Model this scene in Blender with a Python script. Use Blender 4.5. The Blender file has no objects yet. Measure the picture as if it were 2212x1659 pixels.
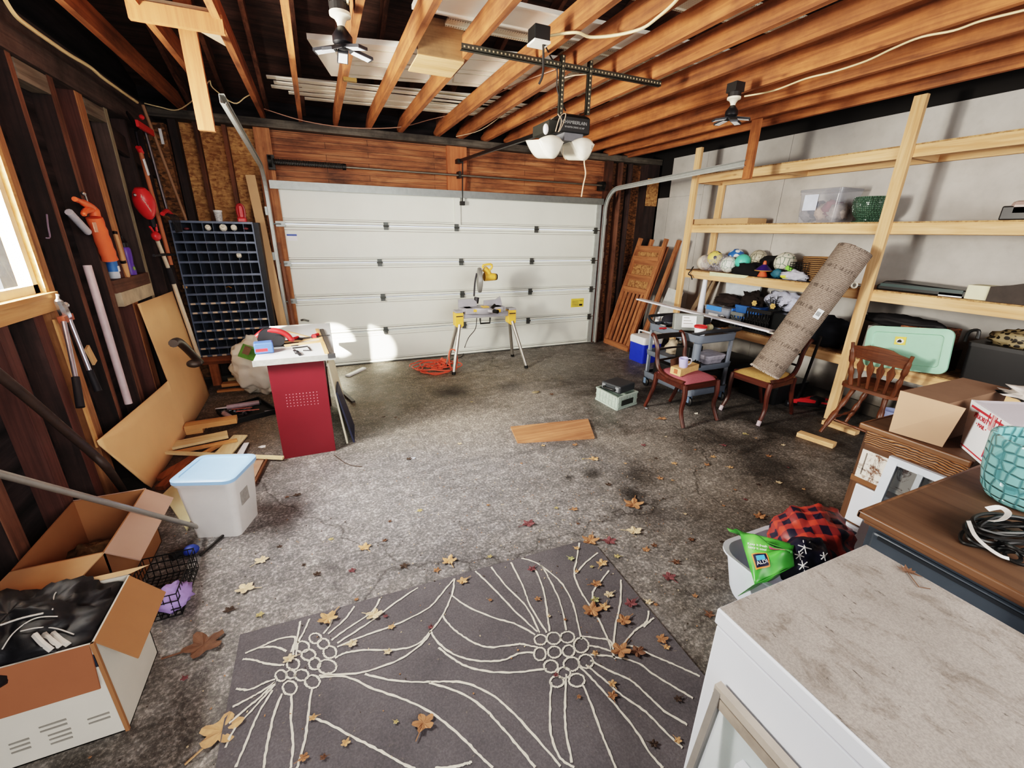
import bpy, math, random
from mathutils import Vector, Matrix, Euler
random.seed(7)
V = Vector
COL = bpy.context.scene.collection
PI = math.pi
# ---------------------------------------------------------------- camera
CX, CY, FPX, HC = 1106.0, 829.5, 923.8, 1.75
_p, _r, _w = 0.33887862, 0.01790452, 0.41414834
FW = V((math.sin(_w)*math.cos(_p), math.cos(_w)*math.cos(_p), -math.sin(_p)))
_r0 = V((math.cos(_w), -math.sin(_w), 0)); _u0 = _r0.cross(FW)
RT = _r0*math.cos(_r) + _u0*math.sin(_r); UP = -_r0*math.sin(_r) + _u0*math.cos(_r)
CAMP = V((0, 0, HC))
def ray(px, py): return RT*((px-CX)/FPX) - UP*((py-CY)/FPX) + FW
def F(px, py, z=0.0):
    d = ray(px, py); return CAMP + d*((z-HC)/d.z)
def WX(px, py, x):
    d = ray(px, py); return CAMP + d*(x/d.x)
def WY(px, py, y):
    d = ray(px, py); return CAMP + d*(y/d.y)
cam = bpy.data.cameras.new('camera'); co = bpy.data.objects.new('camera', cam); COL.objects.link(co)
co.matrix_world = Matrix(((RT.x, UP.x, -FW.x, 0), (RT.y, UP.y, -FW.y, 0), (RT.z, UP.z, -FW.z, HC), (0, 0, 0, 1)))
cam.sensor_fit = 'HORIZONTAL'; cam.sensor_width = 36; cam.lens = 36*FPX/2212; cam.clip_start = .02
bpy.context.scene.camera = co
XL, YD, XR = -1.40, 6.06, 5.15      # left studs face, door plane, right drywall face
# ---------------------------------------------------------------- materials
def lin(c):
    if isinstance(c, str):
        c = c.lstrip('#'); c = [int(c[i:i+2], 16)/255 for i in (0, 2, 4)]
    r = [((x/12.92) if x <= .04045 else ((x+.055)/1.055)**2.4) for x in c[:3]]
    g = .25*r[0]+.6*r[1]+.15*r[2]
    return tuple(g+(x-g)*.84 for x in r) + (1,)
MATS = {}
class NT:
    def __init__(s, name):
        s.m = bpy.data.materials.new(name); s.m.use_nodes = True; s.t = s.m.node_tree
        s.b = s.t.nodes['Principled BSDF']
    def n(s, kind, **kw):
        nd = s.t.nodes.new('ShaderNode'+kind)
        for k, v in kw.items():
            if k in nd.inputs: nd.inputs[k].default_value = v
            else: setattr(nd, k, v)
        return nd
    def l(s, a, b): s.t.links.new(a, b)
    def ramp(s, fac, stops):
        r = s.n('ValToRGB'); e = r.color_ramp.elements
        while len(e) < len(stops): e.new(.5)
        for i, (p, c) in enumerate(stops):
            e[i].position = p; e[i].color = lin(c) if not (isinstance(c, tuple) and len(c) == 4) else c
        s.l(fac, r.inputs[0]); return r.outputs[0]
    def noise(s, vec, scale, detail=4, rough=.6, dist=0):
        n = s.n('TexNoise'); n.inputs['Scale'].default_value = scale; n.inputs['Detail'].default_value = detail
        n.inputs['Roughness'].default_value = rough; n.inputs['Distortion'].default_value = dist
        if vec is not None: s.l(vec, n.inputs['Vector'])
        return n.outputs[0]
    def mix(s, fac, a, b, mode='MIX'):
        n = s.n('MixRGB', blend_type=mode)
        for i, x in enumerate((fac, a, b)):
            if hasattr(x, 'is_linked') or hasattr(x, 'links'): s.l(x, n.inputs[i])
            else: n.inputs[i].default_value = x if i == 0 else (lin(x) if isinstance(x, str) else x)
        return n.outputs[0]
    def mapv(s, vec, scale=(1, 1, 1), rot=(0, 0, 0), loc=(0, 0, 0)):
        n = s.n('Mapping'); n.inputs['Scale'].default_value = scale; n.inputs['Rotation'].default_value = rot
        n.inputs['Location'].default_value = loc; s.l(vec, n.inputs[0]); return n.outputs[0]
    def bump(s, h, strength=.3, dist=.01):
        n = s.n('Bump'); n.inputs['Strength'].default_value = strength; n.inputs['Distance'].default_value = dist
        s.l(h, n.inputs['Height']); s.l(n.outputs[0], s.b.inputs['Normal'])
def plain(name, c, rough=.6, metal=0, var=.12, scale=12, bump=.0, emit=0, alpha=1, trans=0):
    if name in MATS: return MATS[name]
    t = NT(name); tc = t.n('TexCoord').outputs['Object']
    col = lin(c); d = tuple(x*(1-var) for x in col[:3])+(1,); b = tuple(min(1, x*(1+var*.7)) for x in col[:3])+(1,)
    nz = t.noise(tc, scale, 5)
    t.l(t.ramp(nz, [(.3, d), (.7, b)]), t.b.inputs['Base Color'])
    t.b.inputs['Roughness'].default_value = rough; t.b.inputs['Metallic'].default_value = metal
    if bump: t.bump(t.noise(tc, scale*6, 4), bump, .004)
    if emit:
        t.b.inputs['Emission Color'].default_value = lin(c); t.b.inputs['Emission Strength'].default_value = emit
    if alpha < 1: t.b.inputs['Alpha'].default_value = alpha
    if trans: t.b.inputs['Transmission Weight'].default_value = trans
    MATS[name] = t.m; return t.m
def wood(name, c1, c2, axis='x', rough=.75, knots=.5, dirt=.0, sc=1.0, tint=.25):
    key = name+'_'+axis
    if key in MATS: return MATS[key]
    t = NT(key); tc = t.n('TexCoord').outputs['Object']; oi = t.n('ObjectInfo')
    off = t.n('VectorMath', operation='SCALE'); cmb = t.n('CombineXYZ')
    for i in range(3): t.l(oi.outputs['Random'], cmb.inputs[i])
    t.l(cmb.outputs[0], off.inputs[0]); off.inputs['Scale'].default_value = 37
    ad = t.n('VectorMath', operation='ADD'); t.l(tc, ad.inputs[0]); t.l(off.outputs[0], ad.inputs[1])
    s = [34*sc]*3; s['xyz'.index(axis)] = 1.6*sc
    g = t.noise(t.mapv(ad.outputs[0], s), 1.0, 6, .62, .6)
    s2 = [7*sc]*3; s2['xyz'.index(axis)] = .8*sc
    g2 = t.noise(t.mapv(ad.outputs[0], s2), 1.0, 3, .5, 1.2)
    c = t.ramp(g, [(.38, c2), (.62, c1)])
    cc = t.mix(.5, c, t.ramp(g2, [(.3, c2), (.62, c1)]))
    if knots:
        v = t.n('TexVoronoi'); v.inputs['Scale'].default_value = 1.0
        s3 = [6.5*sc]*3; s3['xyz'.index(axis)] = 2.6*sc
        t.l(t.mapv(ad.outputs[0], s3), v.inputs['Vector'])
        k = t.ramp(v.outputs['Distance'], [(.0, (1, 1, 1, 1)), (.10, (0, 0, 0, 1))])
        mk = t.n('Math', operation='MULTIPLY'); mk.inputs[1].default_value = knots; t.l(k, mk.inputs[0])
        dk = tuple(x*.22 for x in lin(c2)[:3])+(1,)
        cc = t.mix(mk.outputs[0], cc, dk)
    if dirt:
        dn = t.noise(t.mapv(ad.outputs[0], (1, 1, 1)), 3.0, 5, .7)
        dr = t.ramp(dn, [(.42, (0, 0, 0, 1)), (.72, (dirt, dirt, dirt, 1))])
        cc = t.mix(dr, cc, (.012, .009, .008, 1))
    hv = t.n('HueSaturation'); mr = t.n('MapRange'); mr.inputs['To Min'].default_value = 1-tint; mr.inputs['To Max'].default_value = 1+tint
    t.l(oi.outputs['Random'], mr.inputs[0]); t.l(mr.outputs[0], hv.inputs['Value']); t.l(cc, hv.inputs['Color'])
    t.l(hv.outputs[0], t.b.inputs['Base Color']); t.b.inputs['Roughness'].default_value = rough
    t.bump(g, .25, .003); MATS[key] = t.m; return t.m
def joistwood(ax): return wood('joist_wood', '#c6722f', '#703a14', ax, knots=.7, tint=.2, dirt=.5)
def pine(ax): return wood('pine', '#f0c088', '#c98f52', ax, knots=.75, tint=.06)
def oldwood(ax): return wood('old_wood', '#8a5a40', '#4b2c20', ax, knots=.3, dirt=.5, tint=.25)
def darkwood(ax): return wood('dark_wood', '#4a3430', '#1e1514', ax, knots=.0, dirt=.8, tint=.25)
def osb(name='osb_board', c1='#cf9752', c2='#8f5c2c', dirt=.4):
    if name in MATS: return MATS[name]
    t = NT(name); tc = t.n('TexCoord').outputs['Object']
    v = t.n('TexVoronoi'); v.inputs['Scale'].default_value = 1; t.l(t.mapv(tc, (34, 34, 34), (.3, .5, .8)), v.inputs['Vector'])
    v2 = t.n('TexVoronoi'); v2.inputs['Scale'].default_value = 1; t.l(t.mapv(tc, (20, 80, 80), (.9, .2, .1)), v2.inputs['Vector'])
    c = t.ramp(t.mix(.5, v.outputs['Color'], v2.outputs['Color']), [(.25, c2), (.75, c1)])
    d = t.ramp(t.noise(tc, 2.2, 5, .7), [(.42, (0, 0, 0, 1)), (.75, (dirt, dirt, dirt, 1))])
    t.l(t.mix(d, c, (.02, .012, .008, 1)), t.b.inputs['Base Color']); t.b.inputs['Roughness'].default_value = .8
    t.bump(v.outputs['Distance'], .2, .004); MATS[name] = t.m; return t.m
def metal(name, c, rough=.4, m=.9): return plain(name, c, rough, m, .1, 20)
def card(): return plain('cardboard', '#c79a68', .85, 0, .08, 6, .05)
# ---------------------------------------------------------------- mesh builder
class MB:
    def __init__(s): s.v = []; s.f = []; s.mi = []; s.cur = 0
    def add(s, vs, fs):
        o = len(s.v); s.v += [V(x) for x in vs]
        for f in fs: s.f.append([i+o for i in f]); s.mi.append(s.cur)
        return s
    def box(s, x0, x1, y0, y1, z0, z1):
        return s.add([(x0, y0, z0), (x1, y0, z0), (x1, y1, z0), (x0, y1, z0), (x0, y0, z1), (x1, y0, z1), (x1, y1, z1), (x0, y1, z1)],
                     [(0, 3, 2, 1), (4, 5, 6, 7), (0, 1, 5, 4), (1, 2, 6, 5), (2, 3, 7, 6), (3, 0, 4, 7)])
    def obox(s, c, size, rot=(0, 0, 0)):
        R = Euler(rot).to_matrix() if not isinstance(rot, Matrix) else rot
        a, b, h = (x/2 for x in size); c = V(c)
        P = [(-a, -b, -h), (a, -b, -h), (a, b, -h), (-a, b, -h), (-a, -b, h), (a, -b, h), (a, b, h), (-a, b, h)]
        return s.add([c+R@V(p) for p in P], [(0, 3, 2, 1), (4, 5, 6, 7), (0, 1, 5, 4), (1, 2, 6, 5), (2, 3, 7, 6), (3, 0, 4, 7)])
    def hexa(s, bottom, top):  # two quads
        return s.add(list(bottom)+list(top), [(0, 3, 2, 1), (4, 5, 6, 7), (0, 1, 5, 4), (1, 2, 6, 5), (2, 3, 7, 6), (3, 0, 4, 7)])
    def beam(s, p0, p1, w, h, up=(0, 0, 1)):
        p0, p1 = V(p0), V(p1); d = (p1-p0).normalized(); u = V(up)
        sd = d.cross(u)
        if sd.length < 1e-4: sd = d.cross(V((1, 0, 0)))
        sd.normalize(); u = sd.cross(d).normalized()
        q = [sd*(-w/2)+u*(-h/2), sd*(w/2)+u*(-h/2), sd*(w/2)+u*(h/2), sd*(-w/2)+u*(h/2)]
        return s.add([p0+x for x in q]+[p1+x for x in q], [(0, 1, 2, 3), (7, 6, 5, 4), (0, 4, 5, 1), (1, 5, 6, 2), (2, 6, 7, 3), (3, 7, 4, 0)])
    def tube(s, pts, r, seg=8, closed=False):
        pts = [V(p) for p in pts]; n = len(pts); rr = r if isinstance(r, (list, tuple)) else [r]*n
        t0 = (pts[1]-pts[0]).normalized(); a = t0.orthogonal().normalized(); rings = []; vs = []
        for i in range(n):
            if closed: t = (pts[(i+1) % n]-pts[i-1]).normalized()
            else: t = (pts[min(i+1, n-1)]-pts[max(i-1, 0)]).normalized()
            a = (a - t*a.dot(t))
            a = a.normalized() if a.length > 1e-6 else t.orthogonal().normalized()
            b = t.cross(a)
            for k in range(seg):
                th = 2*PI*k/seg; vs.append(pts[i]+(a*math.cos(th)+b*math.sin(th))*rr[i])
        fs = []
        for i in range(n if closed else n-1):
            j = (i+1) % n
            for k in range(seg): fs.append((i*seg+k, i*seg+(k+1) % seg, j*seg+(k+1) % seg, j*seg+k))
        if not closed: fs += [tuple(range(seg))[::-1], tuple((n-1)*seg+k for k in range(seg))]
        return s.add(vs, fs)
    def cyl(s, p0, p1, r0, r1=None, seg=16): return s.tube([p0, p1], [r0, r0 if r1 is None else r1], seg)
    def lathe(s, prof, seg=24, M=None):
        M = M or Matrix(); vs = []; n = len(prof)
        for r, z in prof:
            for k in range(seg):
                th = 2*PI*k/seg; vs.append(M @ V((r*math.cos(th), r*math.sin(th), z)))
        fs = [(i*seg+k, i*seg+(k+1) % seg, (i+1)*seg+(k+1) % seg, (i+1)*seg+k) for i in range(n-1) for k in range(seg)]
        if prof[0][0] > 1e-5: fs.append(tuple(range(seg))[::-1])
        if prof[-1][0] > 1e-5: fs.append(tuple((n-1)*seg+k for k in range(seg)))
        return s.add(vs, fs)
    def sphere(s, c, r, seg=16, rings=10, sc=(1, 1, 1), fn=None):
        c = V(c); prof = []
        vs = []
        for i in range(rings+1):
            ph = PI*i/rings
            for k in range(seg):
                th = 2*PI*k/seg; d = V((math.sin(ph)*math.cos(th), math.sin(ph)*math.sin(th), math.cos(ph)))
                q = r*(fn(d) if fn else 1); vs.append(c+V((d.x*sc[0], d.y*sc[1], d.z*sc[2]))*q)
        fs = [(i*seg+k, (i+1)*seg+k, (i+1)*seg+(k+1) % seg, i*seg+(k+1) % seg) for i in range(rings) for k in range(seg)]
        return s.add(vs, fs)
    def prism(s, pts, d):  # extrude 3d polygon by vector d
        n = len(pts); pts = [V(p) for p in pts]; d = V(d)
        return s.add(pts+[p+d for p in pts], [tuple(range(n))[::-1], tuple(range(n, 2*n))]+[(i, (i+1) % n, n+(i+1) % n, n+i) for i in range(n)])
    def quad(s, *p): return s.add(p, [tuple(range(len(p)))])
    def grid(s, fn, nu, nv, thick=None):
        vs = [V(fn(u/nu, v/nv)) for v in range(nv+1) for u in range(nu+1)]; w = nu+1
        return s.add(vs, [(v*w+u, v*w+u+1, (v+1)*w+u+1, (v+1)*w+u) for v in range(nv) for u in range(nu)])
    def m(s, i): s.cur = i; return s
    def build(s, name, mat, parent=None, smooth=False, bevel=0, solid=0, origin=None, disp=0):
        if parent is None:
            xs = [v.x for v in s.v]; ys = [v.y for v in s.v]; zs = [v.z for v in s.v]
            o = V(((min(xs)+max(xs))/2, (min(ys)+max(ys))/2, min(zs))) if origin is None else V(origin)
            M = Matrix.Translation(-o)
        else:
            o = None; M = wm(parent).inverted()
        me = bpy.data.meshes.new(name); me.from_pydata([M@v for v in s.v], [], s.f)
        mats = mat if isinstance(mat, (list, tuple)) else [mat]
        for m in mats: me.materials.append(m)
        if len(mats) > 1: me.polygons.foreach_set('material_index', s.mi)
        if smooth: me.polygons.foreach_set('use_smooth', [True]*len(me.polygons))
        me.update(); ob = bpy.data.objects.new(name, me); COL.objects.link(ob)
        if smooth and smooth != 'full':
            try: me.set_sharp_from_angle(angle=math.radians(40))
            except Exception: pass
        if parent is not None: ob.parent = parent
        else: ob.location = o
        if solid:
            md = ob.modifiers.new('s', 'SOLIDIFY'); md.thickness = solid; md.offset = 0
        if bevel:
            md = ob.modifiers.new('b', 'BEVEL'); md.width = bevel; md.segments = 2; md.limit_method = 'ANGLE'; md.harden_normals = False
        return ob
def wm(o):
    M = o.matrix_basis.copy() if hasattr(o, 'matrix_basis') else Matrix()
    M = Matrix.LocRotScale(o.location, o.rotation_euler, o.scale)
    return (wm(o.parent) @ M) if o.parent else M
def tag(o, label, cat, group=None, kind=None):
    o['label'] = label; o['category'] = cat
    if group: o['group'] = group
    if kind: o['kind'] = kind
    return o
def thing(name, label, cat, loc=(0, 0, 0), rz=0, group=None, rot=None):
    o = bpy.data.objects.new(name, None); COL.objects.link(o); o.empty_display_size = .1
    o.location = loc; o.rotation_euler = rot or (0, 0, rz)
    return tag(o, label, cat, group)
def struct(name, mb, mat, **k):
    o = mb.build(name, mat, **k); o['kind'] = 'structure'; return o
class LM(MB):
    """mesh in the local frame of a thing"""
    def build(s, name, mat, parent=None, **k):
        M = wm(parent); s.v = [M@v for v in s.v]; return MB.build(s, name, mat, parent, **k)
def single(mb, name, mat, label, cat, group=None, **k):
    return tag(mb.build(name, mat, **k), label, cat, group)
def text(parent, body, size, M, mat, name='lettering', extr=.0006, align='CENTER', sx=1):
    c = bpy.data.curves.new(name, 'FONT'); c.body = body; c.size = size; c.extrude = extr; c.align_x = align; c.align_y = 'CENTER'; c.resolution_u = 3
    o = bpy.data.objects.new(name, c); COL.objects.link(o)
    me = bpy.data.meshes.new_from_object(o.evaluated_get(bpy.context.evaluated_depsgraph_get()))
    bpy.data.objects.remove(o); bpy.data.curves.remove(c)
    me.transform(wm(parent).inverted() @ M @ Matrix.Diagonal((sx, 1, 1, 1))); me.materials.clear(); me.materials.append(mat)
    o = bpy.data.objects.new(name, me); COL.objects.link(o); o.parent = parent; return o
def frame(o, x, y):
    """matrix with origin o, x axis and y axis"""
    x = V(x).normalized(); z = x.cross(V(y)).normalized(); y = z.cross(x)
    return Matrix(((x.x, y.x, z.x, o[0]), (x.y, y.y, z.y, o[1]), (x.z, y.z, z.z, o[2]), (0, 0, 0, 1)))
def blob(c, r, sc=(1, 1, 1), amp=.15, fr=3.0, seed=0, seg=24, rings=16, flat=None):
    from mathutils import noise
    mb = MB(); sd = V((seed*3.1, seed*1.7, seed*.9))
    mb.sphere(c, r, seg, rings, sc, lambda d: 1+amp*noise.fractal(d*fr+sd, 1.0, 2.0, 4))
    if flat is not None:
        for v in mb.v: v.z = max(v.z, flat)
    return mb
def smoothpts(pts, n=6, closed=False):
    pts = [V(p) for p in pts]; out = []; N = len(pts)
    for i in range(N if closed else N-1):
        if closed: a, b, c, d = pts[i-1], pts[i], pts[(i+1) % N], pts[(i+2) % N]
        else: a, b, c, d = pts[max(i-1, 0)], pts[i], pts[i+1], pts[min(i+2, N-1)]
        for k in range(n):
            t = k/n; out.append(.5*((2*b)+(c-a)*t+(2*a-5*b+4*c-d)*t*t+(3*b-a-3*c+d)*t**3))
    if not closed: out.append(pts[-1])
    return out
# ================================================================ SETTING
def floor_mat():
    t = NT('concrete_floor'); tc = t.n('TexCoord').outputs['Object']
    a = t.noise(tc, 1.1, 8, .68, .4); b = t.noise(tc, 5.5, 7, .7); c = t.noise(tc, 60, 4, .7); d = t.noise(t.mapv(tc, (.5, 1.6, 1), loc=(3, 1, 0)), 1.7, 5, .6, .8)
    base = t.ramp(a, [(.30, '#5f5b58'), (.45, '#85817d'), (.56, '#a19d9a'), (.72, '#c8c5c3')])
    base = t.mix(.5, base, t.ramp(b, [(.32, '#4a4643'), (.5, '#918c87'), (.70, '#d0cdca')]))
    # long damp stains
    st = t.ramp(d, [(.50, (0, 0, 0, 1)), (.66, (.6, .6, .6, 1))]); base = t.mix(st, base, '#4a4036')
    sep = t.n('SeparateXYZ'); t.l(tc, sep.inputs[0])
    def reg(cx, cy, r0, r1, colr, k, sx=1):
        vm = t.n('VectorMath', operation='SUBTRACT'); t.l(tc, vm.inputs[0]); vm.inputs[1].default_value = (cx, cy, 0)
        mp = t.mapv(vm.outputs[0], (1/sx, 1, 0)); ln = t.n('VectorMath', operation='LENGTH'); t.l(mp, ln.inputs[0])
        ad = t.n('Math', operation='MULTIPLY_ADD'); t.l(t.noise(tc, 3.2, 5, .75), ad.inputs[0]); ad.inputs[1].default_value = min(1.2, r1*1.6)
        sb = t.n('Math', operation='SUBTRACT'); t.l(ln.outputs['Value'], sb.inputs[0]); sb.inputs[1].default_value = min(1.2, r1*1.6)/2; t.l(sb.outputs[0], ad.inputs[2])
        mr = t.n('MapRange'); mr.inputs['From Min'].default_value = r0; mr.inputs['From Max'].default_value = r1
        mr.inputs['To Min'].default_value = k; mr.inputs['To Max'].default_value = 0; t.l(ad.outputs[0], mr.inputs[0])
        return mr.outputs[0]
    # darker right half, bluish light painted left centre, spilled oil spots, wood dust by the left wall
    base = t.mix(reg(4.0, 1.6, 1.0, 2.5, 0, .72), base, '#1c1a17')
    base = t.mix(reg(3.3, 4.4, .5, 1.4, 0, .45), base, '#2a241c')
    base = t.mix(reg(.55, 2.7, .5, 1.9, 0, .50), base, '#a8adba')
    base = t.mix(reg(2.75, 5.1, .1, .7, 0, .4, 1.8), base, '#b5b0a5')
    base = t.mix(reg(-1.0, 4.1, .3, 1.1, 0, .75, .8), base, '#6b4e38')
    base = t.mix(reg(.6, 4.9, .4, 1.7, 0, .55, 1.3), base, '#a8976f')  # warm bounced light near the door, put into the floor colour
    for x, y, r in ((1.75, 1.98+.42, .06), (1.55, 2.42, .03), (1.25, 4.55, .16), (1.95, 4.45, .14), (2.1, 2.2, .1), (1.85, 2.05, .08)):
        base = t.mix(reg(x, y, r*.4, r*1.8, 0, .8), base, '#0d0b0a')
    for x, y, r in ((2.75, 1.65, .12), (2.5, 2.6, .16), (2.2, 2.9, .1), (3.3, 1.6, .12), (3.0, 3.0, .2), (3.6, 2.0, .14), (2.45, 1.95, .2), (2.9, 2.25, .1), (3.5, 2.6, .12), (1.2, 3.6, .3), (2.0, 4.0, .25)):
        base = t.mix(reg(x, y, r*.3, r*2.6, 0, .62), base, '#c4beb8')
    mt = t.noise(tc, 15, 6, .72); base = t.mix(.5, base, t.ramp(mt, [(.36, '#3f3b38'), (.5, '#7f7b78'), (.64, '#c9c6c4')]), 'OVERLAY')
    # cracks
    v = t.n('TexVoronoi', feature='DISTANCE_TO_EDGE'); v.inputs['Scale'].default_value = .33
    wp = t.n('VectorMath', operation='ADD'); t.l(tc, wp.inputs[0])
    nn = t.n('TexNoise'); nn.inputs['Scale'].default_value = 4; nn.inputs['Detail'].default_value = 6; t.l(tc, nn.inputs['Vector'])
    s = t.n('VectorMath', operation='SCALE'); s.inputs['Scale'].default_value = .35; t.l(nn.outputs['Color'], s.inputs[0]); t.l(s.outputs[0], wp.inputs[1])
    t.l(wp.outputs[0], v.inputs['Vector'])
    cr = t.ramp(v.outputs['Distance'], [(.0, (.6, .6, .6, 1)), (.0035, (0, 0, 0, 1))]); base = t.mix(cr, base, '#17130f')
    # fine aggregate
    base = t.mix(.5, base, t.ramp(c, [(.36, '#14110f'), (.5, '#7a756f'), (.64, '#e8e4de')]), 'OVERLAY')
    g = t.noise(tc, 190, 2, .6)
    base = t.mix(t.ramp(g, [(.63, (0, 0, 0, 1)), (.72, (.5, .5, .5, 1))]), base, '#d9d4cc')
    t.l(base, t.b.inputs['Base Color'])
    t.l(t.ramp(a, [(.35, (.42, .42, .42, 1)), (.6, (.75, .75, .75, 1))]), t.b.inputs['Roughness'])
    t.bump(t.mix(.5, b, c), .5, .006); return t.m
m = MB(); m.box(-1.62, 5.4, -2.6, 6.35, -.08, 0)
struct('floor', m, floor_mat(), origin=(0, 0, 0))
# ---- left wall cladding with window hole
WY0, WY1, WZ0, WZ1 = 2.12, 3.20, 1.40, 2.50
def clad():
    t = NT('tarred_cladding'); tc = t.n('TexCoord').outputs['Object']
    n = t.noise(t.mapv(tc, (3, 3, 26)), 1, 5, .6); c = t.ramp(n, [(.3, '#1c1719'), (.7, '#3f3436')])
    sp = t.n('SeparateXYZ'); t.l(tc, sp.inputs[0]); w = t.n('Math', operation='PINGPONG'); w.inputs[1].default_value = .10; t.l(sp.outputs['Z'], w.inputs[0])
    k = t.ramp(w.outputs[0], [(.0, (1, 1, 1, 1)), (.05, (0, 0, 0, 1))]); c = t.mix(k, c, '#060505')
    t.l(c, t.b.inputs['Base Color']); t.b.inputs['Roughness'].default_value = .9; t.bump(n, .3, .004); return t.m
CL = clad()
m = MB()
x0, x1 = -1.56, -1.50
m.box(x0, x1, -2.6, WY0, 0, 3.6); m.box(x0, x1, WY1, 6.2, 0, 3.6); m.box(x0, x1, WY0, WY1, 0, WZ0); m.box(x0, x1, WY0, WY1, WZ1, 3.6)
m.prism([(x0, -2.6, 3.6), (x0, 6.2, 3.6), (x0, 0, 5.2)], (x1-x0, 0, 0))
struct('wall_left', m, CL)
m = MB(); m.box(-1.6, 5.3, 6.22, 6.3, 2.2, 3.3); m.box(-1.6, -.48, 6.22, 6.3, 0, 2.2); m.box(4.16, 5.3, 6.22, 6.3, 0, 2.2)
struct('wall_back', m, CL)
# drywall
def drywall():
    t = NT('drywall'); tc = t.n('TexCoord').outputs['Object']
    c = t.ramp(t.noise(tc, 1.3, 5, .6), [(.3, '#a39f9a'), (.7, '#c9c5bf')])
    c = t.mix(t.ramp(t.noise(tc, 9, 5, .7), [(.55, (0, 0, 0, 1)), (.8, (.35, .35, .35, 1))]), c, '#9d968e')
    sp = t.n('SeparateXYZ'); t.l(tc, sp.inputs[0])
    # dirt splash near the floor
    mr = t.n('MapRange'); mr.inputs['From Min'].default_value = .0; mr.inputs['From Max'].default_value = .28
    mr.inputs['To Min'].default_value = .9; mr.inputs['To Max'].default_value = 0
    ad = t.n('Math', operation='MULTIPLY_ADD'); ad.inputs[1].default_value = -.22; t.l(t.noise(tc, 5, 4), ad.inputs[0]); t.l(sp.outputs['Z'], ad.inputs[2]); t.l(ad.outputs[0], mr.inputs[0])
    c = t.mix(mr.outputs[0], c, '#4f453a')
    t.l(c, t.b.inputs['Base Color']); t.b.inputs['Roughness'].default_value = .85
    t.bump(t.noise(tc, 90, 3), .15, .002); return t.m
m = MB()
yy = [6.22, 5.72, 5.0, 3.78, 2.56, 1.34, -2.6]
top = 2.87
seam = .002
m.box(XR, XR+.02, 5.72+seam, 5.97, .12, 2.32)
m.box(XR, XR+.02, 5.05+seam, 5.72-seam, .12, 2.32); m.box(XR, XR+.02, 5.05+seam, 5.72, 2.32+seam, top)
for a, b in ((5.05, 3.83), (3.83, 2.61), (2.61, 1.39), (1.39, .17), (.17, -2.6)):
    m.box(XR, XR+.02, b+seam, a-seam, .12, 2.44-seam); m.box(XR, XR+.02, b+seam, a-seam, 2.44+seam, top)
struct('wall_right', m, drywall(), origin=(XR, 2, 0))
m = MB(); m.box(XR+.05, XR+.12, -2.6, 6.22, 0, 3.2); m.box(XR+.003, XR+.05, -2.6, 5.96, .1, 2.86); m.box(XR+.02, XR+.05, -2.6, 6.22, 2.8, 3.2)
m.prism([(XR+.05, -2.6, 3.2), (XR+.05, 6.2, 3.2), (XR+.05, 0, 5.2)], (.05, 0, 0))
struct('wall_right_sheathing', m, plain('tar_black', '#171311', .9))
m = MB(); m.box(XR-.03, XR+.05, -2.6, 6.1, 0, .12); struct('baseboard_right', m, plain('concrete_curb', '#4c453d', .9, 0, .3, 6, .2))
m = MB(); m.box(-1.56, -1.34, -2.6, 6.1, 0, .03); m.box(-1.5, -.52, 5.92, 6.22, 0, .05); struct('baseboard_left', m, plain('concrete_curb', '#4c453d', .9))
# ---- roof: dark sheathing boards running along X, sloping up from the door wall
SL = .333; ZR = 2.99
def roofz(y): return ZR+(6.12-y)*SL
m = MB(); nb = 0
y = 6.3
while y > .25:
    y2 = y-.2
    m.hexa([(-1.56, y, roofz(y)+.14), (5.3, y, roofz(y)+.14), (5.3, y2+.012, roofz(y2)+.14), (-1.56, y2+.012, roofz(y2)+.14)],
           [(-1.56, y, roofz(y)+.165), (5.3, y, roofz(y)+.165), (5.3, y2+.012, roofz(y2)+.165), (-1.56, y2+.012, roofz(y2)+.165)]); y = y2
m.box(-1.6, 5.3, .25, 6.4, 5.2, 5.3); 
m.hexa([(-1.6, .3, 5.15), (5.3, .3, 5.15), (5.3, -3.2, 4.0), (-1.6, -3.2, 4.0)], [(-1.6, .3, 5.2), (5.3, .3, 5.2), (5.3, -3.2, 4.05), (-1.6, -3.2, 4.05)])
m.box(-1.6, 5.3, 6.3, 6.4, 2.9, 5.2)
struct('ceiling', m, wood('roof_boards', '#6a4a3e', '#2a1e1a', 'x', knots=.2, dirt=.7, tint=0, sc=.8))
ORD = ['first', 'second', 'third', 'fourth', 'fifth', 'sixth', 'seventh', 'eighth', 'ninth', 'tenth', 'eleventh', 'twelfth', 'thirteenth', 'fourteenth', 'fifteenth', 'sixteenth']
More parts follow.
